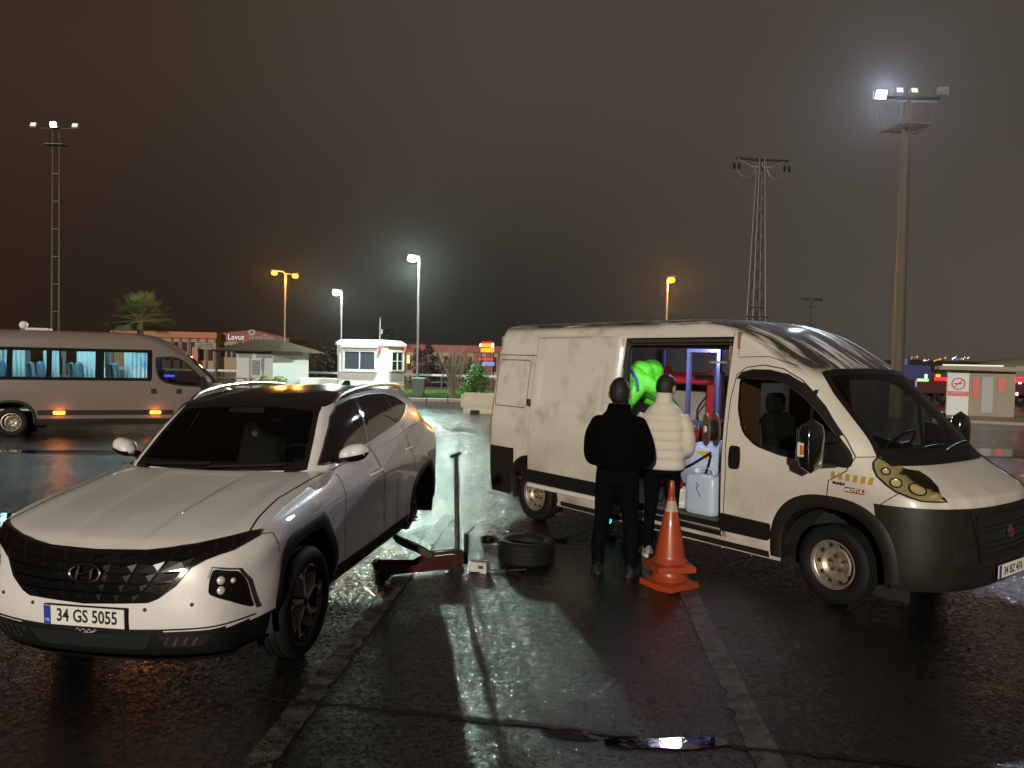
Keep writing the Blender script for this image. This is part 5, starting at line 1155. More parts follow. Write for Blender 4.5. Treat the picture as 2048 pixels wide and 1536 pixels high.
# ---- bin, barrier, guard rail, low wall
bp = at(837, 791, 37.0); bn_ = thing('litter_bin', 'dark green rubbish bin at the foot of the tall lamp', 'bin', (bp.x, bp.y, .12)); q = MB(); V_ = [(sx_ * w_, sy_ * d_, z) for z, w_, d_ in ((.0, .24, .26), (.92, .30, .33)) for sx_, sy_ in ((-1, -1), (1, -1), (1, 1), (-1, 1))]; q.add(V_, [(0, 1, 5, 4), (1, 2, 6, 5), (2, 3, 7, 6), (3, 0, 4, 7), (0, 3, 2, 1)]); q.build('bin_body', 'bin_green', bn_)
q = MB(); q.box((0, 0, .95), (.66, .72, .07), rot=(.06, 0, 0), ch=.02); q.build('lid', 'bin_green', bn_); q = MB(); q.tube([(-.3, .38, .9), (.3, .38, .9)], .02, 6); q.build('handle', 'bin_green', bn_)
bp = gnd(953, 827); ba = thing('concrete_barrier', 'beige jersey barrier block behind the van', 'barrier', (bp.x, bp.y + .3, 0), R(-3)); q = MB(); prof = [(-.28, 0), (.28, 0), (.28, .12), (.14, .34), (.10, .76), (-.10, .76), (-.14, .34), (-.28, .12)]
q.prism(prof, -.50, 1.2, 'x'); q.build('barrier_block', 'concrete', ba); q = MB(); q.box((-.05, -.262, .06), (.36, .06, .125)); q.build('drain_slot', 'seam', ba); q = MB(); q.box((-.56, 0, .45), (.12, .16, .5), ch=.02); q.build('joint_key', 'concrete', ba)
gr_ = thing('guard_rail', 'grey steel guard rail along the road behind the kiosk', 'guard rail', (0, 49, 0)); q = MB(); q.box((-9, 0, 1.0), (36, .08, .13)); q.build('rail', 'galvanised', gr_); q = MB(); q.box((-9, 0, .55), (36, .06, .10)); q.build('lower_rail', 'dark_metal', gr_)
for k in range(19): q = MB(); q.box((-26.5 + 2 * k, .05, .5), (.10, .08, 1.0)); q.build('post', 'dark_metal', gr_)
bp = at(645, 760, 44); q = MB(); q.box((bp.x, bp.y, .40), (2.6, .5, .8), ch=.04); tag(q.build('low_wall', 'white_wall'), 'low white wall between the tiled hut and the kiosk', 'wall')

# ---- hotel
D = 95; a_, b_ = at(430, 745, D), at(574, 745, D); ht = thing('hotel_building', 'red gabled hotel front with cream bays and white lettering', 'building', ((a_.x + b_.x) / 2, D, 0)); W_ = b_.x - a_.x; tz = at(505, 660, D).z; ez = at(440, 668, D).z; wz = at(500, 682, D).z
q = MB(); q.box((0, 4, wz / 2), (W_, 8, wz)); q.build('wall', 'hotel_cream', ht)
q = MB(); q.prism([(-W_ / 2 - .3, wz), (W_ / 2 + .3, wz), (W_ / 2 + .3, ez - .35), (.15, tz), (-W_ / 2 - .3, ez)], -.25, 8.2, 'y'); q.build('red_fascia', 'hotel_red', ht)
for k in range(4): q = MB(); x = -W_ / 2 + W_ * k / 3; q.box((x, -.10, wz / 2 - .01), (.5, .25, wz)); q.build('pilaster', 'hotel_red', ht)
for k, n in ((0, 3), (1, 3), (2, 3)):
    for j in range(n):
        x = -W_ / 2 + W_ * k / 3 + .7 + j * (W_ / 3 - 1.0) / (n - .2); window(ht, (x + .3, 0, wz - 1.3), .7, 1.5, 1, 1, frame='hotel_cream', t=.1)
TX = lambda x, y, z: Matrix(((1, 0, 0, x), (0, 0, -1, y), (0, 1, 0, z), (0, 0, 0, 1)))
text_obj('lit_lettering', 'Lavut', .95, 'letter_white', ht, TX(-1.75, -.42, (wz + ez) / 2 + .02), .01, .0, 1.0); text_obj('dim_lettering', 'HotelTem', .90, 'letter_dim', ht, TX(1.45, -.42, (wz + ez) / 2 + .0), .01, .0, .85)
text_obj('door_number', '14', .8, 'letter_white', ht, TX(.15, -.2, wz - .55), .02, .02); q = MB(); q.tube([(.35 * math.cos(a) + .15, -.32, tz - .25 + .32 * math.sin(a) * (1 if math.sin(a) < 0 else .7)) for a in np.linspace(0, 6.28, 20, endpoint=False)], .09, 6, closed=True); q.build('emblem', 'letter_dim', ht)
a_, b_ = at(325, 745, D - 1.6), at(432, 745, D - 1.6); hw_ = thing('hotel_wing', 'long hotel wing with orange lamplight painted on its eave and tall cream windows', 'building', ((a_.x + b_.x) / 2, D - 1.6, 0)); W_ = b_.x - a_.x; tz = at(380, 664, D - 1.6).z; wz = at(380, 676, D - 1.6).z
q = MB(); q.box((-3, .75, wz / 2), (W_ + 6, 1.5, wz)); q.build('wall', 'hotel_cream', hw_); q = MB(); q.box((-3, .55, (wz + tz) / 2), (W_ + 6.4, 2.0, tz - wz)); q.build('eave', mat('eave_lamplight', (.30, .09, .02), .6), hw_)  # orange lamplight is painted into the eave colour
for k in range(6): x = -W_ / 2 + .6 + k * W_ / 6.2; window(hw_, (x, 0, wz - 1.6), .62, 2.2, 1, 1, frame='hotel_cream', t=.14); q = MB(); q.box((x + .55, -.08, wz / 2), (.22, .2, wz - .02)); q.build('pilaster', 'hotel_red', hw_)
q = MB(); q.box((W_ / 2 - 1.2, -.25, wz - .95), (2.6, .16, .8), ch=.02); sg_ = q.build('sign_board', 'hotel_cream', hw_); text_obj('sign_lettering', 'HOTEL', .62, 'ink', sg_, TX(W_ / 2 - 1.1, -.34, wz - .95), .01, .02, 1.0)
for k, m_ in enumerate(('hotel_cream', 'red_print', 'hotel_cream')): q = MB(); q.box((W_ / 2 - 2.2, -.9, 1.0 + .75 * k), (.7, .1, .72)); q.build('notice_panel', m_, hw_)
# ---- second building right of the kiosk
D = 82; a_, b_ = at(806, 770, D), at(1000, 770, D); b2 = thing('brick_hall', 'long brownish red hall with pale bays behind the bare shrub', 'building', ((a_.x + b_.x) / 2, D, 0)); W_ = b_.x - a_.x; tz = at(880, 690, D).z; wz = at(880, 703, D).z
q = MB(); q.box((0, 3, wz / 2), (W_, 6, wz)); q.build('wall', 'hotel_cream', b2); q = MB(); q.box((0, 2.8, (wz + tz) / 2), (W_ + .6, 6.4, tz - wz)); q.build('fascia', 'hotel_red', b2)
for k in range(9): x = -W_ / 2 + W_ * k / 8; q = MB(); q.box((x, -.1, wz / 2), (.55, .25, wz - .02)); q.build('pilaster', 'hotel_red', b2)
for k in range(8): x = -W_ / 2 + W_ * (k + .5) / 8; window(b2, (x, 0, wz * .55), .45, wz * .55, 1, 1, frame='hotel_cream', t=.08)
q = MB(); q.box((-W_ / 2 + .55, -.25, wz - .9), (.3, .3, .9)); q.build('wall_lamp', 'warm_window', b2)
# ---- lit roadside signs
c = at(975, 700, 70); ls = thing('illuminated_sign', 'glowing orange and white roadside sign left of the van', 'sign', (c.x, c.y, 0)); zc = c.z
q = MB()
for x in (-.55, .55): q.tube([(x, .1, 0), (x, .1, zc + .4)], .06, 6)
q.build('sign_post', 'dark_metal', ls)
for (x, z, w_, h_, m_) in ((-.15, .42, .85, .34, 'sign_orange'), (.0, -.02, 1.2, .36, 'sign_orange'), (.45, .42, .25, .40, 'sign_white'), (-.66, .42, .12, .3, 'sign_white'), (.1, -1.25, 1.1, .35, 'sign_blue'), (.0, .68, 1.1, .10, 'sign_red'), (-.1, -.85, 1.3, .10, 'sign_red')): q = MB(); q.box((x, -.05, zc + z), (w_, .14, h_), ch=.01); q.build('sign_panel', m_, ls)
c = at(905, 738, 70); q = MB(); q.sphere((c.x, c.y, c.z), (.75, .1, .55), 14, 8); tag(q.build('lit_shop_sign', emis('sign_pale', (.75, .95, 1.0), .7)), 'pale glowing oval shop sign behind the bare shrub', 'sign')

# ---- right side: booth, trucks, tent, hill
bp = at(1946, 836, 33); bo = thing('parking_booth', 'beige booth with red no-smoking print under flat canopy', 'booth', (bp.x, bp.y, 0), R(-24)); Hb = 2.0
q = MB(); q.box((-.62, 0, Hb / 2), (.80, .5, Hb)); q.build('sign_wall', 'white_wall', bo); q = MB(); q.box((.62, .35, Hb / 2), (1.66, 1.2, Hb)); q.build('booth_wall', 'booth_beige', bo)
q = MB(); q.box((.9, .3, Hb + .12), (4.6, 2.4, .16)); q.build('canopy', 'booth_beige', bo); q = MB(); q.box((-.2, -.92, Hb + .24), (2.2, .06, .06)); q.build('light_strip', 'flood_dim', bo)
q = MB(); cx, cz = -.62, 1.45; q.tube([(cx + .24 * math.cos(a), -.262, cz + .24 * math.sin(a)) for a in np.linspace(0, 6.283, 30, endpoint=False)], .022, 6, closed=True); q.build('ban_ring', 'red_print', bo)
q = MB(); q.tube([(cx - .17, -.264, cz - .17), (cx + .17, -.264, cz + .17)], .02, 6); q.tube([(cx - .16, -.268, cz), (cx + .14, -.268, cz + .01)], .024, 6); q.build('ban_bar', 'red_print', bo)
q = MB(); q.box((cx, -.256, 1.02), (.78, .012, .20)); rb = q.build('red_band', 'red_print', bo); text_obj('band_lettering', 'SIGARA ICILMEZ', .075, 'white_wall', rb, TX(cx, -.2645, 1.05), 0, 0, .95)
q = MB(); q.box((.45, -.262, 1.0), (.42, .03, 1.5)); q.build('booth_door', 'grey_trim', bo); q = MB(); q.box((.02, -.262, 1.3), (.22, .03, .9)); q.build('red_poster', 'red_print', bo); q = MB(); q.box((.95, -.262, 1.45), (.26, .03, .6)); q.build('red_poster', 'red_print', bo)
bp = gnd(1872, 836); ty = thing('old_tyre', 'old tyre with pale rim lying beside the booth', 'tyre', (bp.x, bp.y, .14)); q = MB(); q.lathe(tyre_profile(.36, .22, .2), 32); q.build('tyre_ring', 'rubber', ty, smooth=True); q = MB(); q.tube([(.28 * math.cos(a), .28 * math.sin(a), .11) for a in np.linspace(0, 6.283, 28, endpoint=False)], .02, 6, closed=True); q.build('pale_ring', 'white_wall', ty)
def truck(px0, px1, py0, py1, D, lab, strips):
    a_, b_ = at(px0, py1, D), at(px1, py0, D); W_ = b_.x - a_.x; z0 = max(.6, a_.z); z1 = b_.z; t = thing('parked_truck', lab, 'truck', ((a_.x + b_.x) / 2, D + 1.2, 0), 0, 'dark red trucks behind the booth')
    q = MB(); q.box((0, 0, (z0 + z1) / 2), (W_, 2.4, z1 - z0), ch=.04); q.build('cargo_box', 'dark_red', t); q = MB(); q.box((0, 0, z0 - .12), (W_ * .96, .9, .2)); q.build('chassis', 'dark_metal', t)
    for x in (-W_ * .33, -W_ * .1, W_ * .33): q = MB(); q.lathe(tyre_profile(.48, .28, .28), 20, 'y', c=(x, -1.0, .48)); q.build('wheel', 'rubber', t, smooth=True)
    for (x, z, w_, h_, m_) in strips: q = MB(); q.box((x * W_, -1.24, z1 + z), (w_ * W_, .08, h_), ch=.02); q.build('marker_light', m_, t)
truck(1828, 1905, 762, 812, 46, 'dark red box truck with green and red lights left of the booth', [(-.30, .02, .30, .16, 'sign_green'), (.24, .10, .45, .18, 'sign_red'), (-.48, -.5, .03, 1.0, 'sign_blue'), (.10, .30, .12, .16, 'sign_orange'), (-.22, .25, .06, .25, 'sign_white')])
truck(1995, 2120, 768, 815, 46, 'dark red truck with red light bar right of the booth', [(-.05, .22, .5, .28, 'sign_red'), (-.26, .02, .05, .12, 'sign_white'), (-.16, .0, .05, .10, 'sign_white'), (-.20, -.65, .035, .2, 'sign_white')])
a_ = at(1806, 765, 50); q = MB(); q.box((0, 0, 1.3), (2.4, 2.2, 2.0), ch=.03); cn_ = thing('blue_container', 'deep blue container behind the floodlight mast', 'container', (a_.x, a_.y, 0)); q.build('container_box', 'deep_blue', cn_); q = MB(); q.lathe([(.001, .5), (.3, .45), (.32, 0)], 14, c=(.1, 0, 2.3)); q.build('blue_drum', 'deep_blue', cn_, smooth=True)
# pavement strip at the right
a_, b_ = gnd(1865, 842), gnd(2150, 856); q = MB(); t_ = (b_ - a_).normalized(); n_v = Vector((-t_.y, t_.x, 0)); pv = [a_, b_, b_ + n_v * 9, a_ + n_v * 9]; q.prism([(p.x, p.y) for p in pv], 0.0, .10, 'z'); struct(q.build('pavement', 'kerb_stone'))
# domed tent hall
c = at(2010, 742, 130); tn = thing('tent_hall', 'pale domed tent hall beyond the booth', 'building', (c.x, c.y, 0)); h_ = at(2030, 712, 130).z; q = MB(); A = []
for u in np.linspace(0, 1, 14):
    e = min(1, u / .12) ** .5 if u < .12 else 1; A.append([(-6.6 + 26 * u, 5 * math.cos(t), max(.01, h_ * (.75 + .25 * min(1, u / .5)) * e * math.sin(t) ** .75)) for t in np.linspace(0, math.pi, 18)])
q.grid(np.array(A)); q.build('tent_skin', 'tent_cloth', tn, smooth=True); q = MB(); q.box((-.5, -4.6, h_ * .55), (1.7, .3, .8)); q.build('vent', 'grey_trim', tn)
# hills with town lights
def ridge(name, D, pts, depth):
    q = MB(); P_ = [at(px, py, D) for px, py in pts]; V_ = []; n = len(P_)
    for p in P_: V_ += [(p.x, p.y, -2), (p.x, p.y + .3 * depth, p.z), (p.x, p.y + depth, -2)]
    F_ = [];
    for i in range(n - 1): F_ += [(3 * i, 3 * i + 3, 3 * i + 4, 3 * i + 1), (3 * i + 1, 3 * i + 4, 3 * i + 5, 3 * i + 2)]
    q.add(V_, F_); return struct(q.build(name, 'hill'))
ridge('hill', 700, [(900, 716), (1100, 718), (1300, 723), (1500, 725), (1650, 727), (1760, 724), (1830, 720), (1900, 719), (1960, 722), (2100, 724), (2400, 730)], 200)
ridge('far_hill', 600, [(-600, 690), (0, 700), (300, 703), (700, 709), (1000, 716)], 300)
random.seed(21); bm = {'sign_orange': MB(), 'sign_white': MB(), 'sign_blue': MB()}
for (x0, x1, y0, y1, n, m_) in ((1790, 1802, 717, 720, 5, 'sign_orange'), (1808, 1835, 713, 720, 12, 'sign_orange'), (1868, 1892, 715, 721, 9, 'sign_orange'), (1902, 1912, 715, 720, 6, 'sign_white'), (1913, 1922, 717, 720, 5, 'sign_blue'), (1922, 1940, 714, 718, 5, 'sign_white'), (1828, 1862, 719, 724, 5, 'sign_white')):
    for _ in range(n):
        t = random.random(); p = at(x0 + (x1 - x0) * t, y1 + (y0 - y1) * t + random.gauss(0, .8), 695); r_ = random.uniform(.3, .65); bm[m_].sphere(p, r_, 6, 4)
for m_, b in bm.items(): o = b.build('town_lights', m_); stuff(o); tag(o, {'sign_orange': 'orange town lights scattered on the far hill', 'sign_white': 'white town lights scattered on the far hill', 'sign_blue': 'blue town lights clustered on the far hill'}[m_], 'town lights')
# ================================================================== lit minibus on the left
b0, b1 = at(42, 700, 17.9), at(398, 700, 19.3); by = math.atan2(b1.y - b0.y, b1.x - b0.x)
bus = thing('minibus', 'white minibus with lit blue windows driving past on the wet road', 'minibus', (b1.x, b1.y, 0), by)
dirb = Vector((math.cos(by), math.sin(by), 0)); rgt = Vector((math.sin(by), -math.cos(by), 0)); bus.location = Vector((b1.x, b1.y, 0)) - rgt * 1.0
mb = MB(); mb.grid(ringL); mb.grid(Rr, flip=True); mb.add(V_top, F_top)
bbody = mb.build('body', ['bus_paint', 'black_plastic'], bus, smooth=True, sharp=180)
BWIN = [[(-2.12, 1.40), (-1.16, 1.40), (-1.16, 2.02), (-2.12, 2.02)], [(-3.22, 1.40), (-2.30, 1.40), (-2.30, 2.02), (-3.22, 2.02)], [(-4.02, 1.40), (-3.32, 1.40), (-3.32, 2.02), (-4.02, 2.02)], [(-4.86, 1.40), (-4.12, 1.40), (-4.12, 2.02), (-4.86, 2.02)]]
refine_cut(bbody, [arch(0, .36, .48), arch(-WB, .34, .48), lambda c, n: abs(c.y) > .5 and abs(n.y) > .3 and inpoly(FWIN, c.x, c.z), lambda c, n: abs(c.y) > .5 and any(inpoly(w_, c.x, c.z) for w_ in BWIN), lambda c, n: c.x > -.8 and n.x > .2 and inpoly([(a * .97, 1.64 + (b - 1.64) * .95) for a, b in WSCR], c.y, c.z)], 1)
for p in bbody.data.polygons:
    if p.center.x > .50 and p.center.z < .60 or p.center.z < .42: p.material_index = 1
for sd in ('-y', '+y'):
    q = MB(); strip(q, vb, sd, [(-4.98, 2.055), (-1.08, 2.055)], .075, .004); q.build('window_band', 'gloss_black', bus)
    q = MB(); strip(q, vb, sd, [(-4.98, 1.365), (-1.08, 1.365)], .075, .004); q.build('window_band', 'gloss_black', bus)
    for x in (-1.12, -2.21, -3.27, -4.07): q = MB(); strip(q, vb, sd, [(x, 1.38), (x, 2.04)], .19 if x == -2.21 else .11, .0042); q.build('window_pillar', 'gloss_black', bus)
    for w_ in BWIN: panel('side_window', 'glass_clear', bus, vb, sd, w_, .002, .12, .008)
    g1 = panel('door_window', 'glass_tint', bus, vb, sd, roundpoly(FWIN, .05), .003, .09, .01); q = MB(); strip(q, vb, sd, roundpoly(FWIN, .05), .035, .005, closed=True); q.build('window_seal', 'black_plastic', g1)
    panel('lower_moulding', 'black_plastic', bus, vb, sd, [(-3.5, .50), (-.58, .50), (-.58, .62), (-3.5, .62)], .01, .15, .02)
    ring_panel('wheel_arch_trim', 'black_plastic', bus, vb, sd, arch_poly(0, .36, .52, 2.4, .30), arch_poly(0, .36, .45, 2.4, .30), .012, .2); ring_panel('wheel_arch_trim', 'black_plastic', bus, vb, sd, arch_poly(-WB, .34, .52, 2.4, .30), arch_poly(-WB, .34, .45, 2.4, .30), .012, .2)
    sg = -1 if sd == '-y' else 1
    for x in (-.98, -3.05): q = MB(); q.box((x, sg * 1.045, .56), (.24, .03, .07), ch=.01); q.build('marker_lamp', emis('marker_orange', (1.0, .20, .01), 20) if 'marker_orange' not in M else 'marker_orange', bus)
    if sg < 0:
        for x in (-.98, -3.05): lamp_light('marker_bulb', (x, -1.10, .56), (1.0, .25, .02), 5, .05, None, bus)
    for x in (-1.02, -.45): panel('door_handle', 'black_plastic', bus, vb, sd, roundpoly([(x - .06, 1.02), (x + .06, 1.02), (x + .06, 1.14), (x - .06, 1.14)], .02), .012, .04, .015)
    q = MB(); q.box((.10, sg * 1.20, 1.30), (.14, .20, .34), ch=.05); q.tube([(.1, sg * 1.0, 1.2), (.1, sg * 1.12, 1.40)], .03, 6); q.build('mirror', 'black_plastic', bus)
    panel('headlight', emis('bus_headlight', (1, .97, .9), 5) if 'bus_headlight' not in M else 'bus_headlight', bus, vb, sd, [(.62, .98), (.79, .97), (.72, 1.05), (.55, 1.08)], .012, .05, .01)
    for cx in (0, -WB): steel_wheel(bus, (cx, sg * .87, .335), sg)
    for cx in (0, -WB):
        w = MB(); A = np.array([[(cx + .46 * math.cos(t), sg * y, .34 + .46 * math.sin(t)) for t in np.linspace(-.25, math.pi + .25, 16)] for y in (.97, .55)]); w.grid(A); w.box((cx, sg * .56, .5), (.9, .02, .85)); w.build('wheel_well', 'interior_dark', bus)
panel('windscreen', 'glass_tint', bus, vb, '+x', WSCR, .004, .12, .012)
mat('bus_lining', (.30, .44, .46), .7); mat('bus_seat', (.05, .10, .16), .8)
for (x0, x1) in ((-1.2, -1.85), (-2.3, -2.95), (-3.35, -3.7), (-4.1, -4.7)):
    A = np.array([[(x0 + (x1 - x0) * t, .86 - .10 * (z - 1.2) + .02 * math.sin(t * 40), z) for t in np.linspace(0, 1, 40)] for z in (1.30, 1.7, 2.10)]); q = MB(); q.grid(A); q.build('added_curtain', mat('added_curtain_cloth', (.40, .52, .54), .8) if 'added_curtain_cloth' not in M else 'added_curtain_cloth', bus, smooth=True)  # pale curtains added inside the far windows so the glazing looks brighter
q = MB(); q.box((-2.95, 0, .62), (3.9, 1.85, .04)); q.build('floor', 'bus_lining', bus)
q = MB(); q.box((-2.95, 0, 2.15), (3.9, 1.6, .04)); q.build('ceiling', 'bus_lining', bus); q = MB(); q.box((-4.92, 0, 1.4), (.04, 1.8, 1.5)); q.build('rear_wall', 'bus_lining', bus)
for k in range(4):
    for y in (-.62, .62): q = MB(); q.box((-1.75 - .85 * k, y, 1.02), (.45, .5, .14), ch=.04); q.box((-2.0 - .85 * k, y, 1.42), (.12, .48, .66), rot=(0, -.12, 0), ch=.05); q.build('seat', 'bus_seat', bus)
for y in (-.35, .35): q = MB(); q.box((-2.9, y, 2.118), (3.2, .06, .02)); q.build('ceiling_light', emis('bus_led', (.55, .90, 1.0), 34) if 'bus_led' not in M else 'bus_led', bus)
q = MB(); q.box((-1.2, .55, 1.75), (.04, .9, .10)); q.box((-.75, -.55, 1.45), (.35, .04, .05)); q.build('blue_display', emis('blue_led', (.06, .08, 1.0), 3.5), bus)
q = MB(); q.box((-1.10, 0, 1.1), (.03, 1.8, .9)); q.build('partition', 'interior_dark', bus); q = MB(); q.box((.15, 0, 1.1), (.5, 1.7, .3), ch=.08); q.build('dashboard', 'interior_dark', bus); q = MB(); q.box((-2.0, 0, .34), (5.6, 1.5, .12)); q.build('underbody', 'interior_dark', bus)
for y in (-.45, .45): q = MB(); q.box((-.62, y, .9), (.5, .48, .16), ch=.04); q.box((-.86, y, 1.25), (.15, .48, .7), rot=(0, -.15, 0), ch=.05); q.build('front_seat', 'seat_cloth', bus)
q = MB(); q.box((-3.6, -.3, 2.53), (.5, .5, .06), ch=.02); q.sphere((-3.9, -.4, 2.62), .10, 10, 6); q.build('roof_vent', 'white_plastic', bus)
# ================================================================== things on the ground between the vehicles
mat('jack_red', (.045, .006, .005), .4, coat=.3, noise=(20, .5, (.02, .01, .01))); mat('cone_orange', (.36, .050, .014), .38, noise=(7, .45, (.22, .05, .02)), coat=.3); mat('tape_white', (.42, .36, .30), .5, noise=(25, .5, (.3, .16, .1))); mat('cardboard_white', (.55, .53, .48), .7, noise=(18, .5, (.2, .18, .15)))
# ---- trolley jack
jf, jr = Vector((-1.20, 7.08, 0)), Vector((-.45, 7.33, 0)); jd = (jr - jf); ja = math.atan2(jd.y, jd.x)
jk = thing('floor_jack', 'dark red trolley jack with upright black handle lifting the SUV', 'floor jack', tuple(jf), ja); JL = jd.length
for sg in (-1, 1): q = MB(); q.prism([(.0, .05), (.06, .03), (JL - .05, .05), (JL, .10), (JL - .02, .19), (JL - .28, .18), (.34, .10), (.0, .12)], sg * .10, sg * .10 + sg * .014, 'y'); q.build('side_plate', 'jack_red', jk)
for x, r, w_ in ((.02, .055, .06), (JL - .06, .045, .035)):
    for sg in (-1, 1): q = MB(); q.lathe([(.001, -w_), (r, -w_), (r, w_), (.001, w_)], 18, 'y', c=(x, sg * .15, r)); q.build('castor', 'dark_metal', jk, smooth=True)
q = MB(); q.tube([(.02, -.2, .055), (.02, .2, .055)], .018, 8); q.build('axle', 'dark_metal', jk)
q = MB(); q.tube([(JL - .30, 0, .13), (JL - .05, 0, .15)], .055, 12); q.build('hydraulic_unit', 'jack_red', jk, smooth=True)
M_inv = Matrix.Rotation(-ja, 3, 'Z'); tgt = M_inv @ (Vector((-1.13, 7.42, .40)) - jf)
q = MB(); P_ = spline([(JL - .30, 0, .16), (JL * .5, tgt.y * .4, .20), (.20, tgt.y * .85, .28), tuple(tgt - Vector((0, 0, .05)))], 12)
A = np.array([[(p[0], p[1] + s_ * (.07 - .02 * i / 11), p[2] + t_) for s_, t_ in ((-1, -.035), (1, -.035), (1, .035), (-1, .035))] for i, p in enumerate(P_)]); q.grid(A, cv=True); q.build('lift_arm', mat('jack_arm', (.06, .05, .03), .5, noise=(15, .5, (.04, .03, .02))), jk)
q = MB(); q.lathe([(.001, 0), (.06, 0), (.065, .025), (.001, .025)], 16, c=tuple(tgt - Vector((0, 0, .045)))); q.build('saddle', 'dark_metal', jk, smooth=True)
hb = Vector((JL - .04, 0, .12)); ht_ = M_inv @ (at(912, 912, 7.30) - jf)
q = MB(); q.tube([hb, hb.lerp(ht_, .25), ht_], [.022, .022, .017], 10); q.build('handle', 'dark_metal', jk, smooth=True); q = MB(); q.tube([ht_ - Vector((.06, .05, -.0)), ht_ + Vector((.045, .04, .02))], .016, 8); q.build('handle_grip', 'rubber', jk, smooth=True)
q = MB(); q.box(tuple(hb + Vector((0, 0, .02))), (.10, .15, .14), ch=.02); q.box(tuple(hb + Vector((.09, .02, .08))), (.04, .05, .30), ch=.01); q.tube([hb + Vector((.08, .02, .2)), hb + Vector((.17, .05, .28))], .006, 5); q.build('handle_socket', 'dark_metal', jk)
# ---- loose tyre lying flat
tp = gnd(1052, 1122); lt = thing('loose_tyre', 'loose black tyre lying flat on the wet asphalt', 'tyre', (tp.x, tp.y, .115)); q = MB(); q.lathe(tyre_profile(.287, .178, .225), 56); lt_m = q.build('tyre_carcass', 'rubber', lt, smooth=True, sharp=40)
q = MB(); q.lathe([(.178, .08), (.172, .03), (.18, -.08)], 40); q.build('inner_liner', 'seam', lt, smooth=True)
for k in range(48):
    a = 2 * math.pi * k / 48; q = MB(); q.box((.286 * math.cos(a), .286 * math.sin(a), 0), (.006, .010, .19), rot=(.25, 0, a)); q.build('tread_block', 'rubber', lt)
# ---- impact wrench and hose
wp = gnd(972, 1088); iw = thing('impact_wrench', 'black air impact wrench with coiled hose beside the tyre', 'impact wrench', (wp.x, wp.y, .0), R(8)); q = MB(); q.lathe([(.001, -.06), (.04, -.055), (.048, .0), (.042, .07), (.022, .10), (.016, .13), (.001, .13)], 14, 'x', c=(0, 0, .05)); q.build('motor_body', 'dark_metal', iw, smooth=True)
q = MB(); q.tube([(.0, -.01, .05), (.07, -.02, .04), (.18, -.03, .035)], [.026, .022, .024], 10); q.build('grip', 'rubber', iw, smooth=True); q = MB(); q.tube([tuple(p) for p in spline([(.18, -.03, .03), (.35, .12, .015), (.62, .22, .012), (.95, .05, .012), (1.15, .12, .012), (1.02, .22, .012), (.80, .02, .012), (1.25, -.12, .012)], 70)], .010, 6); q.build('air_hose', 'rubber', iw, smooth=True)
# ---- white box
wp = gnd(958, 1147); q = MB(); q.box((0, 0, .05), (.17, .12, .10), ch=.004); bx_ = thing('white_box', 'small scuffed white box standing beside the jack', 'box', (wp.x, wp.y + .06, 0), R(-14)); q.build('carton', 'cardboard_white', bx_); q = MB(); q.box((0, 0, .1015), (.168, .03, .002)); q.build('top_flap_seam', 'seam', bx_); q = MB(); q.box((.03, -.0615, .06), (.05, .002, .03)); q.build('printed_label', 'ink', bx_)
# ---- wheel brace
wp = gnd(1010, 1146); wb_ = thing('wheel_brace', 'steel wheel brace with rod lying in front of the loose tyre', 'wrench', (wp.x, wp.y, .0), 0); q = MB(); q.tube([(-.22, -.0, .014), (.0, .02, .014), (.20, .09, .014)], .009, 8); q.build('rod', 'alloy', wb_, smooth=True); q = MB(); q.tube([(-.02, .06, .018), (.11, -.12, .018)], .014, 8); q.tube([(.10, -.10, .02), (.13, -.15, .02)], .022, 8); q.build('socket_bar', 'dark_metal', wb_, smooth=True); q = MB(); q.tube([tuple(p) for p in spline([(-.22, 0, .012), (-.30, .03, .012), (-.34, -.03, .012), (-.26, -.05, .012), (-.2, -.01, .012)], 24)], .006, 5); q.build('cable', 'rubber', wb_)
# ---- traffic cones, one slipped over the other
def cone(name, label, loc, rotz, s, zoff, sag, grp):
    c = thing(name, label, 'traffic cone', loc, rotz, grp); q = MB(); prof = [(.148, .06), (.152, .075), (.136, .09), (.128, .115), (.128, .13), (.035, .60), (.026, .625), (.030, .63), (.022, .74), (.016, .752), (.001, .752)]
    q.lathe([(r * s, h * s + zoff) for r, h in prof], 32); b = q.build('cone_shell', 'cone_orange', c, smooth=True, sharp=45)
    A = []
    for f, h in ((1.0, .0), (1.0, .035), (.985, .045), (.70, .055), (.66, .062)):
        ring_ = []
        for k in range(40):
            a = 2 * math.pi * k / 40; n = 5; rr = .178 * f * s / max(abs(math.cos(a)), abs(math.sin(a))) ** .82; ring_.append((rr * math.cos(a), rr * math.sin(a), h * s + zoff + (sag * math.sin(3 * a + 1) * f if f > .9 else 0)))
        A.append(ring_)
    q = MB(); q.grid(np.array(A), cv=True); q.add(A[0], [tuple(range(40))]); q.build('cone_base', 'cone_orange', c, smooth=True, sharp=40); return c
cp = gnd(1338, 1172); c1 = cone('traffic_cone', 'faded orange traffic cone, the lower of two stacked beside the van', (cp.x, cp.y, .006), R(38), 1.12, 0, .006, 'stacked orange traffic cones'); c2 = cone('traffic_cone', 'orange traffic cone slipped over another, with worn white tape', (cp.x, cp.y, .165), R(12), 1.06, 0, .004, 'stacked orange traffic cones')
q = MB(); A = [[((.0645 - .040 * t + .0035) * math.cos(a), (.0645 - .040 * t + .0035) * math.sin(a), .525 + .085 * t * 1.6) for a in np.linspace(-2.9, -.6, 12)] for t in np.linspace(0, 1, 5)]; q.grid(np.array(A)); q.build('white_tape', 'tape_white', c2, smooth=True)
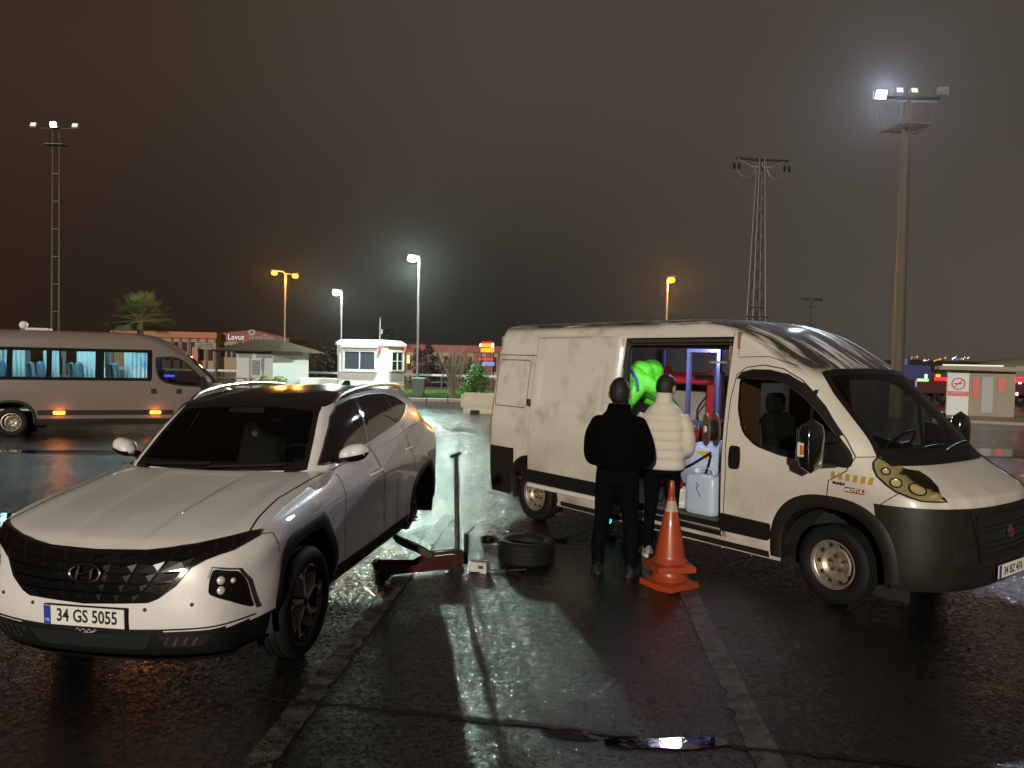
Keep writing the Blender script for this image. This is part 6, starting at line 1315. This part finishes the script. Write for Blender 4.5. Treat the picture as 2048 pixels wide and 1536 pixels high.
# ---- teal work lamp under the van
wp = at(1218, 1044, 8.75); wl = thing('work_lamp', 'small work lamp with teal glowing face on the ground by the van', 'lamp', (wp.x, wp.y, 0), R(0)); zc = max(.12, wp.z)
q = MB(); q.box((0, .05, zc), (.11, .06, .14), ch=.015); q.build('housing', 'black_plastic', wl); q = MB(); q.lathe([(.001, 0), (.030, 0.0), (.034, .008)], 14, 'y', c=(0, .012, zc + .01)); q.build('lens', emis('teal_glow', (.02, .75, .68), 2.2), wl); q = MB(); q.tube([(0, .06, zc), (0, .06, .01)], .012, 6); q.box((0, .06, .008), (.16, .14, .016)); q.build('stand', 'dark_metal', wl); q = MB(); q.tube([tuple(p) for p in spline([(0, .08, zc - .05), (.12, -.1, .01), (.3, -.02, .01), (.45, -.22, .01)], 24)], .006, 5); q.build('cable', 'rubber', wl)
# ================================================================== equipment inside the van (van frame -> world)
vm = Matrix.Translation((VANP[0], VANP[1], 0)) @ Matrix.Rotation(VANYAW, 4, 'Z'); FL = .505
def in_van(name, label, cat, x, y, z=FL, rz=0.0):
    p = vm @ Vector((x, y, z)); return thing(name, label, cat, tuple(p), VANYAW + rz)
mat('machine_red', (.38, .022, .03), .35, coat=.4); mat('steel_blue', (.10, .12, .30), .35, metal=.4, coat=.3); mat('tank_blue', (.42, .50, .72), .45, noise=(6, .2, (.3, .35, .5))); mat('jerry', (.45, .55, .68), .35, noise=(5, .2, (.35, .42, .55))); mat('bag', (.62, .62, .64), .4); mat('reel', (.16, .085, .05), .5); mat('yellow_print', (.55, .42, .02), .5)
tcg = in_van('tyre_changer', 'red and blue tyre changing machine standing inside the van', 'tyre changer', -2.85, .40)
q = MB(); q.box((.05, .0, .36), (.62, .55, .72), ch=.03); q.build('cabinet', 'machine_red', tcg); q = MB(); q.box((.43, .12, .72), (.16, .16, 1.44), ch=.015); q.build('column', 'machine_red', tcg)
q = MB(); q.box((.0, .11, 1.345), (1.04, .14, .15), ch=.02); q.build('swing_arm', 'machine_red', tcg); q = MB(); q.box((.36, .03, 1.36), (.36, .03, .055)); q.build('arm_slot', 'seam', tcg); q = MB(); q.box((-.42, .10, 1.39), (.20, .22, .20), ch=.03); q.build('arm_head', 'machine_red', tcg)
q = MB(); q.tube([(-.38, .1, 1.10), (-.38, .1, 1.70)], .036, 10); q.build('hex_shaft', 'steel_blue', tcg, smooth=True); q = MB(); q.lathe([(.001, 0), (.24, 0), (.26, .03), (.10, .05), (.001, .05)], 28, c=(-.30, -.05, .74)); q.build('turntable', 'dark_metal', tcg, smooth=True)
q = MB(); q.tube([tuple(p) for p in spline([(.40, 0, 1.15), (.32, -.08, .95), (.40, -.1, .7), (.3, -.15, .5)], 20)], .012, 6); q.build('hose', 'rubber', tcg)
rk = in_van('steel_rack', 'blue-grey steel shelf rack in front of the machine', 'rack', -2.24, -.20)
for x, y in ((0, 0), (0, .5), (.42, .5), (.42, 0)): q = MB(); q.box((x, y, .88), (.04, .04, 1.76)); q.build('rack_post', 'steel_blue', rk)
for z in (1.68, .86, .45): q = MB(); q.box((.21, 0, z), (.38, .035, .05)); q.box((.21, .5, z), (.38, .035, .05)); q.build('rack_rail', 'steel_blue', rk)
tk = in_van('compressor_tank', 'pale blue horizontal air tank with yellow label behind the jerrycan', 'air tank', -1.72, -.42, FL); q = MB(); q.lathe([(.001, -.45), (.12, -.44), (.24, -.38), (.29, -.28), (.29, .28), (.24, .38), (.12, .44), (.001, .45)], 30, 'y', c=(0, .15, .41)); q.build('tank_shell', 'tank_blue', tk, smooth=True)
q = MB(); q.box((.08, -.235, .57), (.14, .05, .09), ch=.004); q.box((.07, -.262, .43), (.12, .05, .05), ch=.004); q.build('yellow_label', 'yellow_print', tk)
for x in (-.18, .18): q = MB(); q.box((x, .15, .10), (.05, .5, .20)); q.build('foot', 'dark_metal', tk)
q = MB(); q.tube([tuple(p) for p in spline([(.25, -.33, .62), (.0, -.36, .46), (-.25, -.34, .36), (-.36, -.30, .22), (-.40, -.32, .02)], 30)], .013, 6); q.tube([tuple(p) for p in spline([(.26, -.34, .60), (.22, -.36, .42), (.12, -.38, .30), (.0, -.36, .34)], 20)], .013, 6); q.tube([tuple(p) for p in spline([(-.35, -.33, .35), (-.30, -.38, .12), (-.36, -.40, .03), (-.42, -.38, .1)], 20)], .010, 6); q.build('air_hoses', 'rubber', tk)
q = MB(); q.box((.14, -.33, .30), (.16, .10, .12), ch=.02); q.tube([(.10, -.35, .32), (-.03, -.37, .26)], .02, 6); q.build('air_gun', 'dark_metal', tk)
jc = in_van('jerrycan', 'pale blue plastic jerrycan at the sill of the open van door', 'jerrycan', -1.50, -.765, FL)
A = []
for z, f in ((0, .90), (.02, .98), (.06, 1), (.20, .985), (.26, 1), (.36, 1), (.39, .94), (.405, .72)): A.append([(math.copysign(abs(math.cos(a)) ** .35, math.cos(a)) * .19 * f, math.copysign(abs(math.sin(a)) ** .35, math.sin(a)) * .14 * f, z) for a in np.linspace(0, 2 * math.pi, 28, endpoint=False)])
q = MB(); q.grid(np.array(A), cv=True); q.add(A[-1], [tuple(range(28))]); q.build('can_body', 'jerry', jc, smooth=True, sharp=60); q = MB(); q.tube([tuple(p) for p in spline([(-.10, 0, .39), (-.06, 0, .45), (.06, 0, .45), (.10, 0, .39)], 12)], .018, 8); q.build('can_handle', 'jerry', jc, smooth=True); q = MB(); q.lathe([(.03, 0), (.03, .05), (.001, .055)], 12, c=(-.13, 0, .395)); q.build('cap', 'white_plastic', jc)
q = MB(); q.tube([tuple(p) for p in spline([(-.02, -.143, .32), (.01, -.144, .29), (-.015, -.144, .27), (.015, -.144, .22), (.03, -.144, .18)], 20)], .004, 5); q.build('pen_mark', 'ink', jc)
rl = in_van('cord_reel', 'brown cable reel hanging at the edge of the van door', 'cable reel', -1.50, -.72, 1.36, R(-38))
for y in (-.05, .05): q = MB(); q.lathe([(.04, y - .006), (.165, y - .008), (.17, y), (.165, y + .008), (.04, y + .006)], 30, 'y'); q.build('flange', 'reel', rl, smooth=True, sharp=40)
q = MB(); q.lathe([(.10, -.045), (.115, -.02), (.115, .02), (.10, .045)], 24, 'y'); q.build('wound_cable', 'rubber', rl, smooth=True); q = MB(); q.lathe([(.001, -.07), (.035, -.07), (.035, .06)], 14, 'y'); q.build('hub', 'white_plastic', rl, smooth=True); q = MB(); q.tube([(0, .06, 0), (.12, .10, .08), (.17, .12, .3)], .012, 6); q.build('bracket', 'dark_metal', rl)
bgp = in_van('plastic_bag', 'crumpled translucent plastic bag next to the jerrycan', 'bag', -1.80, -.74); random.seed(8); q = MB(); q.sphere((0, 0, .09), (.15, .10, .10), 18, 12); q.v = [(x + random.gauss(0, .012), y + random.gauss(0, .012), max(0, z + random.gauss(0, .014))) for x, y, z in q.v]; q.tube([(.0, 0, .17), (.03, 0, .22), (.08, .01, .24)], [.03, .015, .03], 8); q.build('bag_skin', 'bag', bgp, smooth=True, sharp=25)
bgp2 = in_van('tool_roll', 'blue folded tarpaulin on the van floor behind the bag', 'tarpaulin', -1.85, -.35); q = MB(); q.sphere((0, 0, .12), (.28, .22, .14), 18, 10); random.seed(3); q.v = [(x + random.gauss(0, .015), y + random.gauss(0, .015), max(0, z + random.gauss(0, .015))) for x, y, z in q.v]; q.build('folded_cloth', 'deep_blue', bgp2, smooth=True, sharp=20)
# lit lamp of the cargo space
q = MB(); q.box((-2.05, -.55, 2.305), (.60, .07, .022), ch=.006); q.build('cargo_lamp', emis('cargo_led', (.70, .68, 1.0), 7), van)
cl = lamp_light('cargo_bulb', (-2.05, -.55, 2.16), (.80, .80, 1.0), 24, .12, None, van)
# ================================================================== people
mat('skin', (.42, .23, .15), .55); mat('hair_black', (.012, .010, .009), .6, bump=(140, .6, .006)); mat('jacket_black', (.0018, .0018, .002), .95, spec=.05, bump=(6, .6, .05)); mat('trouser_dark', (.0032, .0034, .0042), .95, spec=.05, bump=(9, .7, .05)); mat('puffer_cream', (.54, .50, .43), .7, noise=(30, .15, (.4, .35, .27)), bump=(34, .5, .008)); mat('shoe_dark', (.012, .012, .012), .6); mat('shoe_grey', (.22, .22, .24), .7); mat('sole_white', (.55, .55, .55), .6)
mat('neon_green', (.10, .60, .03), .65, bump=(9, .8, .03)); mat('navy', (.012, .02, .09), .7)
def fuse(mb, name, m, parent, voxel=.012, it=3, fac=.5):
    me = bpy.data.meshes.new('tmp'); me.from_pydata(mb.v, [], mb.f); bm = bmesh.new(); bm.from_mesh(me); bmesh.ops.recalc_face_normals(bm, faces=bm.faces); bm.to_mesh(me); bm.free()
    ob = bpy.data.objects.new('tmp', me); COL.objects.link(ob); r = ob.modifiers.new('r', 'REMESH'); r.mode = 'VOXEL'; r.voxel_size = voxel; s_ = ob.modifiers.new('s', 'SMOOTH'); s_.iterations = it; s_.factor = fac
    bpy.context.view_layer.update(); nm = bpy.data.meshes.new_from_object(ob.evaluated_get(bpy.context.evaluated_depsgraph_get())); bpy.data.objects.remove(ob); bpy.data.meshes.remove(me)
    nm.materials.clear(); nm.materials.append(M[m]); nm.polygons.foreach_set('use_smooth', [True] * len(nm.polygons)); nm.name = name
    o = bpy.data.objects.new(name, nm); COL.objects.link(o); o.parent = parent; return o
def loft(mb, secs, n=24, pw=.8):
    A = []
    for (c, hx, hy) in secs: A.append([(c[0] + hx * math.copysign(abs(math.cos(a)) ** pw, math.cos(a)), c[1] + hy * math.copysign(abs(math.sin(a)) ** pw, math.sin(a)), c[2]) for a in np.linspace(0, 2 * math.pi, n, endpoint=False)])
    mb.grid(np.array(A), cv=True); mb.add(A[0], [tuple(range(n))]); mb.add(A[-1], [tuple(range(n))])
def limb(mb, pts, rad, n=16):
    P_ = spline([tuple(p) for p in pts], 5 * len(pts)); rr = spline([(r, 0, 0) for r in rad], 5 * len(pts))[:, 0]; mb.tube([tuple(p) for p in P_], list(rr), n)
    mb.sphere(pts[0], rad[0], 12, 8); mb.sphere(pts[-1], rad[-1], 12, 8)
def hand(mb, w, d, side):
    """palm and five fingers from wrist w along direction d (Vector), slightly curled"""
    d = d.normalized(); s_ = d.cross(Vector((0, 0, 1))).normalized() * side; u = s_.cross(d).normalized() * side
    pc = w + d * .05; limb(mb, [w, w + d * .04, w + d * .085], [.026, .036, .034], 10)
    for k, (off, ln) in enumerate(((-.027, .062), (-.009, .075), (.009, .07), (.027, .055))):
        b = w + d * .09 + s_ * off; limb(mb, [b, b + d * ln * .5 - Vector((0, 0, .012)), b + d * ln * .8 - Vector((0, 0, .035))], [.010, .009, .008], 8)
    b = w + d * .03 - s_ * .03; limb(mb, [b, b + d * .035 - s_ * .022, b + d * .06 - s_ * .018 - Vector((0, 0, .012))], [.013, .011, .009], 8)
def head_parts(root, c, tilt, yaw, neck_from, hair=True, hs=1.14):
    """c: head centre. returns body mesh builder with head and neck"""
    mb = MB(); RM = Euler((tilt, 0, yaw)).to_matrix(); T = lambda p: tuple(Vector(c) + RM @ (Vector(p) * hs)); q = MB(); q.sphere((0, 0, 0), (.079, .097, .114), 24, 16)
    def shape(p):
        x, y, z = p; k = 1.0
        if z < -.03: f = 1 - .30 * (-z - .03) / .09; x *= f; y = y * (1 - .16 * (-z - .03) / .09) + .012 * (-z - .03) / .09
        if y < 0 and z > -.04: y *= 1.05
        return (x, y, z)
    mb.add([T(shape(p)) for p in q.v], q.f)
    q = MB(); q.tube([(0, .085, .03), (0, .105, -.01), (0, .112, -.022), (0, .092, -.034)], [.008, .012, .016, .010], 8); q.sphere((0, .082, -.062), (.026, .014, .008), 10, 6); q.sphere((0, .080, -.095), (.028, .020, .02), 10, 6)
    for s_ in (-1, 1): q.sphere((s_ * .030, .082, .026), (.022, .014, .008), 8, 6); q.sphere((s_ * .086, -.006, -.014), (.012, .024, .034), 10, 8)
    mb.add([T(p) for p in q.v], q.f); mb.tube([neck_from, tuple(Vector(neck_from).lerp(Vector(c), .55)), T((0, -.012, -.06))], [.066, .060, .058], 14)
    ey = MB()
    for s_ in (-1, 1): ey.sphere(T((s_ * .030, .083, .008)), .011, 10, 8)
    hr_ = None
    if hair:
        q = MB(); q.sphere((0, -.004, .008), (.086, .106, .119), 28, 20); F2 = []
        for f in q.f:
            cx = [sum(q.v[i][k] for i in f) / 4 for k in range(3)]
            if cx[2] > .055 or (cx[1] < .035 and cx[2] > .0 and abs(cx[0]) > .0) or (cx[1] < -.025 and cx[2] > -.095): F2.append(f)
        hr_ = MB(); rnd = random.Random(2); hr_.add([T((x * (1 + rnd.gauss(0, .012)), y * (1 + rnd.gauss(0, .012)), z)) for x, y, z in q.v], F2)
        for f in F2:                                   # short tufts
            for _ in range(4):
                w_ = [rnd.random() for _ in range(4)]; sm = sum(w_); p = [sum(q.v[i][k] * w_[j] for j, i in enumerate(f)) / sm for k in range(3)]; nv = Vector(p).normalized(); tv = Vector((rnd.gauss(0, 1), rnd.gauss(0, 1), rnd.gauss(0, 1))).normalized() * .004
                b = Vector(p); tp_ = b + nv * rnd.uniform(.004, .011) + Vector((rnd.gauss(0, .004), rnd.gauss(0, .003) - .003, -.004)); hr_.add([T(b - tv), T(b + tv), T(tp_)], [(0, 1, 2)])
    return mb, ey, hr_
def shoe(root, p, yaw, up_m, sole_m, L_=.29):
    c_, s_ = math.cos(yaw), math.sin(yaw); T = lambda x, y, z: (p[0] + c_ * x - s_ * y, p[1] + s_ * x + c_ * y, z)
    q = MB(); A = []
    for t in np.linspace(0, 1, 12):
        y = -.09 + L_ * t; w_ = .050 * (1 - (2 * t - 1) ** 6) ** .5 * (1.0 if t > .4 else .86) + .004; h_ = np.interp(t, [0, .25, .42, .6, .85, 1], [.085, .105, .10, .075, .055, .03]); A.append([T(w_ * math.cos(a), y, .028 + max(0, h_ * math.sin(a))) for a in np.linspace(0, math.pi, 10)])
    q.grid(np.array(A)); sh = q.build('shoe', up_m, root, smooth=True)
    q = MB(); A = []
    for z, g in ((.0, .97), (.014, 1.0), (.032, 1.0)): A.append([T((.055 * (1 - (2 * t - 1) ** 6) ** .5 * (1.0 if t > .4 else .88) + .003) * sg * g, -.093 + (L_ + .006) * t, z) for sg, tt in ((1, np.linspace(0, 1, 12)), (-1, np.linspace(1, 0, 12))) for t in tt])
    q.grid(np.array(A), cv=True); q.add(A[0], [tuple(range(24))]); q.add(A[-1], [tuple(range(24))]); q.build('sole', sole_m, sh, smooth=True, sharp=50)
def legs(root, H, feet, hipz, m, r=1.0, hipx=.095):
    q = MB(); loft(q, [((0, .0, hipz + .10), .165 * r, .115 * r), ((0, 0, hipz), .178 * r, .125 * r), ((0, 0, hipz - .09), .168 * r, .12 * r)])
    for sg, (fx, fy, ky) in zip((-1, 1), feet):
        kx = sg * hipx * .4 + fx * .6; limb(q, [(sg * hipx, 0, hipz - .02), (sg * hipx * .75 + fx * .25, ky * .5, hipz * .76), (kx, ky, hipz * .53), (fx * .95 + kx * .05, fy + ky * .3 - .01, hipz * .30), (fx, fy, .10)], [.098 * r, .088 * r, .066 * r, .060 * r, .052 * r])
    return fuse(q, 'trousers', m, root, .013, 3)
# ---- man in the black jacket
pA, pB = gnd(1186, 1143), gnd(1248, 1158); mid = (pA + pB) / 2
def local_xy(p, o, rz): d = p - o; c_, s_ = math.cos(-rz), math.sin(-rz); return (c_ * d.x - s_ * d.y, s_ * d.x + c_ * d.y)
rz1 = R(-14); man1 = thing('person', 'person in black bulky jacket and dark trousers, seen from behind', 'person', (mid.x + .07, mid.y + .05, 0), rz1, 'people at the van')
H1 = at(1247, 757, mid.y).z
fA, fB = (-.17, .02), (.15, -.02)
legs(man1, H1, ((fA[0], fA[1], .03), (fB[0], fB[1], .04)), .96, 'trouser_dark', 1.16)
q = MB(); zs_ = H1 - 1.87
loft(q, [((0, -.01, 1.00), .175, .135), ((0, -.01, 1.03), .205, .155), ((0, -.01, 1.10), .228, .172), ((0, -.015, 1.22), .245, .175), ((0, -.02, 1.33), .250, .168), ((0, -.02, 1.42), .236, .152), ((0, -.015, 1.48), .200, .135), ((0, -.01, 1.53), .150, .12), ((0, -.005, 1.57), .118, .112), ((0, .005, 1.615), .108, .108), ((0, .01, 1.635), .100, .10)])
for sg in (-1, 1): limb(q, [(sg * .185, -.015, 1.435), (sg * .235, -.02, 1.32), (sg * (.268 if sg > 0 else .250), -.015, 1.17), (sg * .235, .10, 1.09), (sg * .12, .23, 1.08)], [.088, .086, .078, .072, .058])
fuse(q, 'jacket', 'jacket_black', man1, .012, 4)
bm_, ey, hr_ = head_parts(man1, (0, .03, H1 - .140), -.12, .0, (0, -.01, 1.50))
for sg in (-1, 1): limb(bm_, [(0, -.01, 1.44), (sg * .19, -.01, 1.42), (sg * .27, .0, 1.17), (sg * .14, .24, 1.08)], [.05, .05, .04, .03]); hand(bm_, Vector((sg * .14, .24, 1.08)), Vector((-sg * .8, .4, -.2)), sg)
limb(bm_, [(0, -.01, 1.52), (0, -.01, 1.40)], [.06, .06])
fuse(bm_, 'body', 'skin', man1, .007, 2); ey.build('eyes', 'white_plastic', man1, smooth=True); hr_.build('hair', 'hair_black', man1, smooth=True)
shoe(man1, fA, R(12), 'shoe_dark', 'shoe_dark'); shoe(man1, fB, R(-16), 'shoe_dark', 'shoe_dark')
# ---- man in the cream puffer jacket
f2 = gnd(1288, 1114); rz2 = R(-20); man2 = thing('person', 'person in cream quilted jacket and black trousers facing the open van', 'person', (f2.x + .17, f2.y + .02, 0), rz2, 'people at the van')
H2 = at(1322, 748, f2.y + .02).z
legs(man2, H2, ((-.13, .0, .02), (.12, .05, .04)), .96, 'trouser_dark', .98)
q = MB(); secs = []
for z in np.linspace(.93, 1.60, 80):
    hx = np.interp(z, [.93, 1.0, 1.2, 1.4, 1.5, 1.56, 1.60], [.212, .218, .224, .224, .195, .150, .110]); hy = np.interp(z, [.93, 1.1, 1.35, 1.5, 1.60], [.145, .152, .155, .135, .10]); qd = .021 * (abs(math.sin(math.pi * (z - .93) / .098)) ** .55) if z < 1.52 else .010
    secs.append(((0, -.01, z), hx + qd, hy + qd))
secs += [((0, -.005, 1.63), .092, .095), ((0, 0, 1.70), .085, .090), ((0, .005, 1.725), .080, .086)]
loft(q, secs, 28)
for sg in (-1, 1):
    P_ = spline([(sg * .170, -.01, 1.475), (sg * .225, -.02, 1.36), (sg * .250, -.01, 1.18), (sg * .20, .13, 1.11), (sg * .09, .24, 1.12)], 60); rr = [np.interp(i / 59, [0, .4, .8, 1], [.085, .080, .068, .055]) + .009 * abs(math.sin(i / 59 * math.pi * 6.5)) ** .6 for i in range(60)]; q.tube([tuple(p) for p in P_], rr, 16)
fuse(q, 'jacket', 'puffer_cream', man2, .0085, 1, .3)
bm_, ey, hr_ = head_parts(man2, (.015, .035, H2 - .140), -.18, R(-22), (0, 0, 1.56))
for sg in (-1, 1): limb(bm_, [(0, -.01, 1.46), (sg * .18, -.01, 1.46), (sg * .26, .0, 1.20), (sg * .10, .25, 1.13)], [.05, .05, .04, .03]); hand(bm_, Vector((sg * .10, .25, 1.13)), Vector((-sg * .6, .6, .0)), sg)
limb(bm_, [(0, 0, 1.58), (0, -.01, 1.44)], [.06, .06])
fuse(bm_, 'body', 'skin', man2, .007, 2); ey.build('eyes', 'white_plastic', man2, smooth=True); hr_.build('hair', 'hair_black', man2, smooth=True)
shoe(man2, (-.13, 0.0), R(28), 'shoe_grey', 'sole_white'); shoe(man2, (.12, .05), R(-10), 'shoe_grey', 'sole_white')
# ---- worker in the neon green hooded jacket bending inside the van (frame: x right, y forward = van front)
wk = in_van('person', 'person in neon green hooded jacket bending over inside the van', 'person', -3.02, -.62, FL, R(-8)); wk['group'] = 'people at the van'
legs(wk, 1.75, ((-.12, -.02, .05), (.12, .04, .06)), .88, 'navy', .98)
q = MB()
SP = [((0, -.04, .84), .20, .15), ((0, .04, 1.00), .215, .175), ((0, .15, 1.14), .235, .20), ((0, .26, 1.25), .24, .20), ((0, .35, 1.33), .21, .17), ((0, .42, 1.39), .14, .13)]
loft(q, SP)
for sg in (-1, 1): limb(q, [(sg * .18, .32, 1.29), (sg * .22, .46, 1.20), (sg * .21, .62, 1.10), (sg * .14, .80, 1.02)], [.105, .090, .074, .058])
q.sphere((0, .24, 1.33), (.22, .20, .16), 18, 12); q.sphere((0, .40, 1.42), (.165, .16, .13), 16, 12); q.sphere((0, .56, 1.435), (.135, .165, .135), 22, 16); q.sphere((0, .60, 1.37), (.12, .12, .11), 16, 12)
fuse(q, 'hooded_jacket', 'neon_green', wk, .011, 3)
bm_, ey, hr_ = head_parts(wk, (0, .555, 1.395), -1.35, 0, (0, .42, 1.36), hair=False, hs=.92)
for sg in (-1, 1): limb(bm_, [(0, .36, 1.32), (sg * .17, .32, 1.28), (sg * .21, .60, 1.11), (sg * .14, .80, 1.02)], [.05, .05, .04, .03]); hand(bm_, Vector((sg * .14, .80, 1.02)), Vector((-sg * .2, .8, -.3)), sg)
fuse(bm_, 'body', 'skin', wk, .007, 2); ey.build('eyes', 'white_plastic', wk, smooth=True)
q = MB(); limb(q, [(-.21, .16, 1.34), (-.08, .14, 1.465), (.10, .14, 1.465), (.225, .16, 1.33), (.25, .17, 1.20)], [.016, .016, .016, .016, .014]); q.build('blue_shoulder_stripe', mat('stripe_blue', (.03, .06, .35), .6), wk, smooth=True)
shoe(wk, (-.12, -.02), 0, 'shoe_dark', 'shoe_dark'); shoe(wk, (.12, .04), 0, 'shoe_dark', 'shoe_dark')
# ================================================================== damp night air
hz = MB(); hz.box((0, 450, 9.5), (2000, 1100, 24)); ho = stuff(hz.build('haze', 'seam')); ho.data.materials.clear(); hm = bpy.data.materials.new('damp_air'); hm.use_nodes = True; t = hm.node_tree; t.nodes.clear(); oo = t.nodes.new('ShaderNodeOutputMaterial'); pv_ = t.nodes.new('ShaderNodeVolumePrincipled'); pv_.inputs['Color'].default_value = (.9, .9, .9, 1); pv_.inputs['Density'].default_value = .00014; pv_.inputs['Anisotropy'].default_value = .88; t.links.new(pv_.outputs[0], oo.inputs['Volume']); ho.data.materials.append(hm); ho['label'] = 'thin damp night air around the whole lot'; ho['category'] = 'haze'
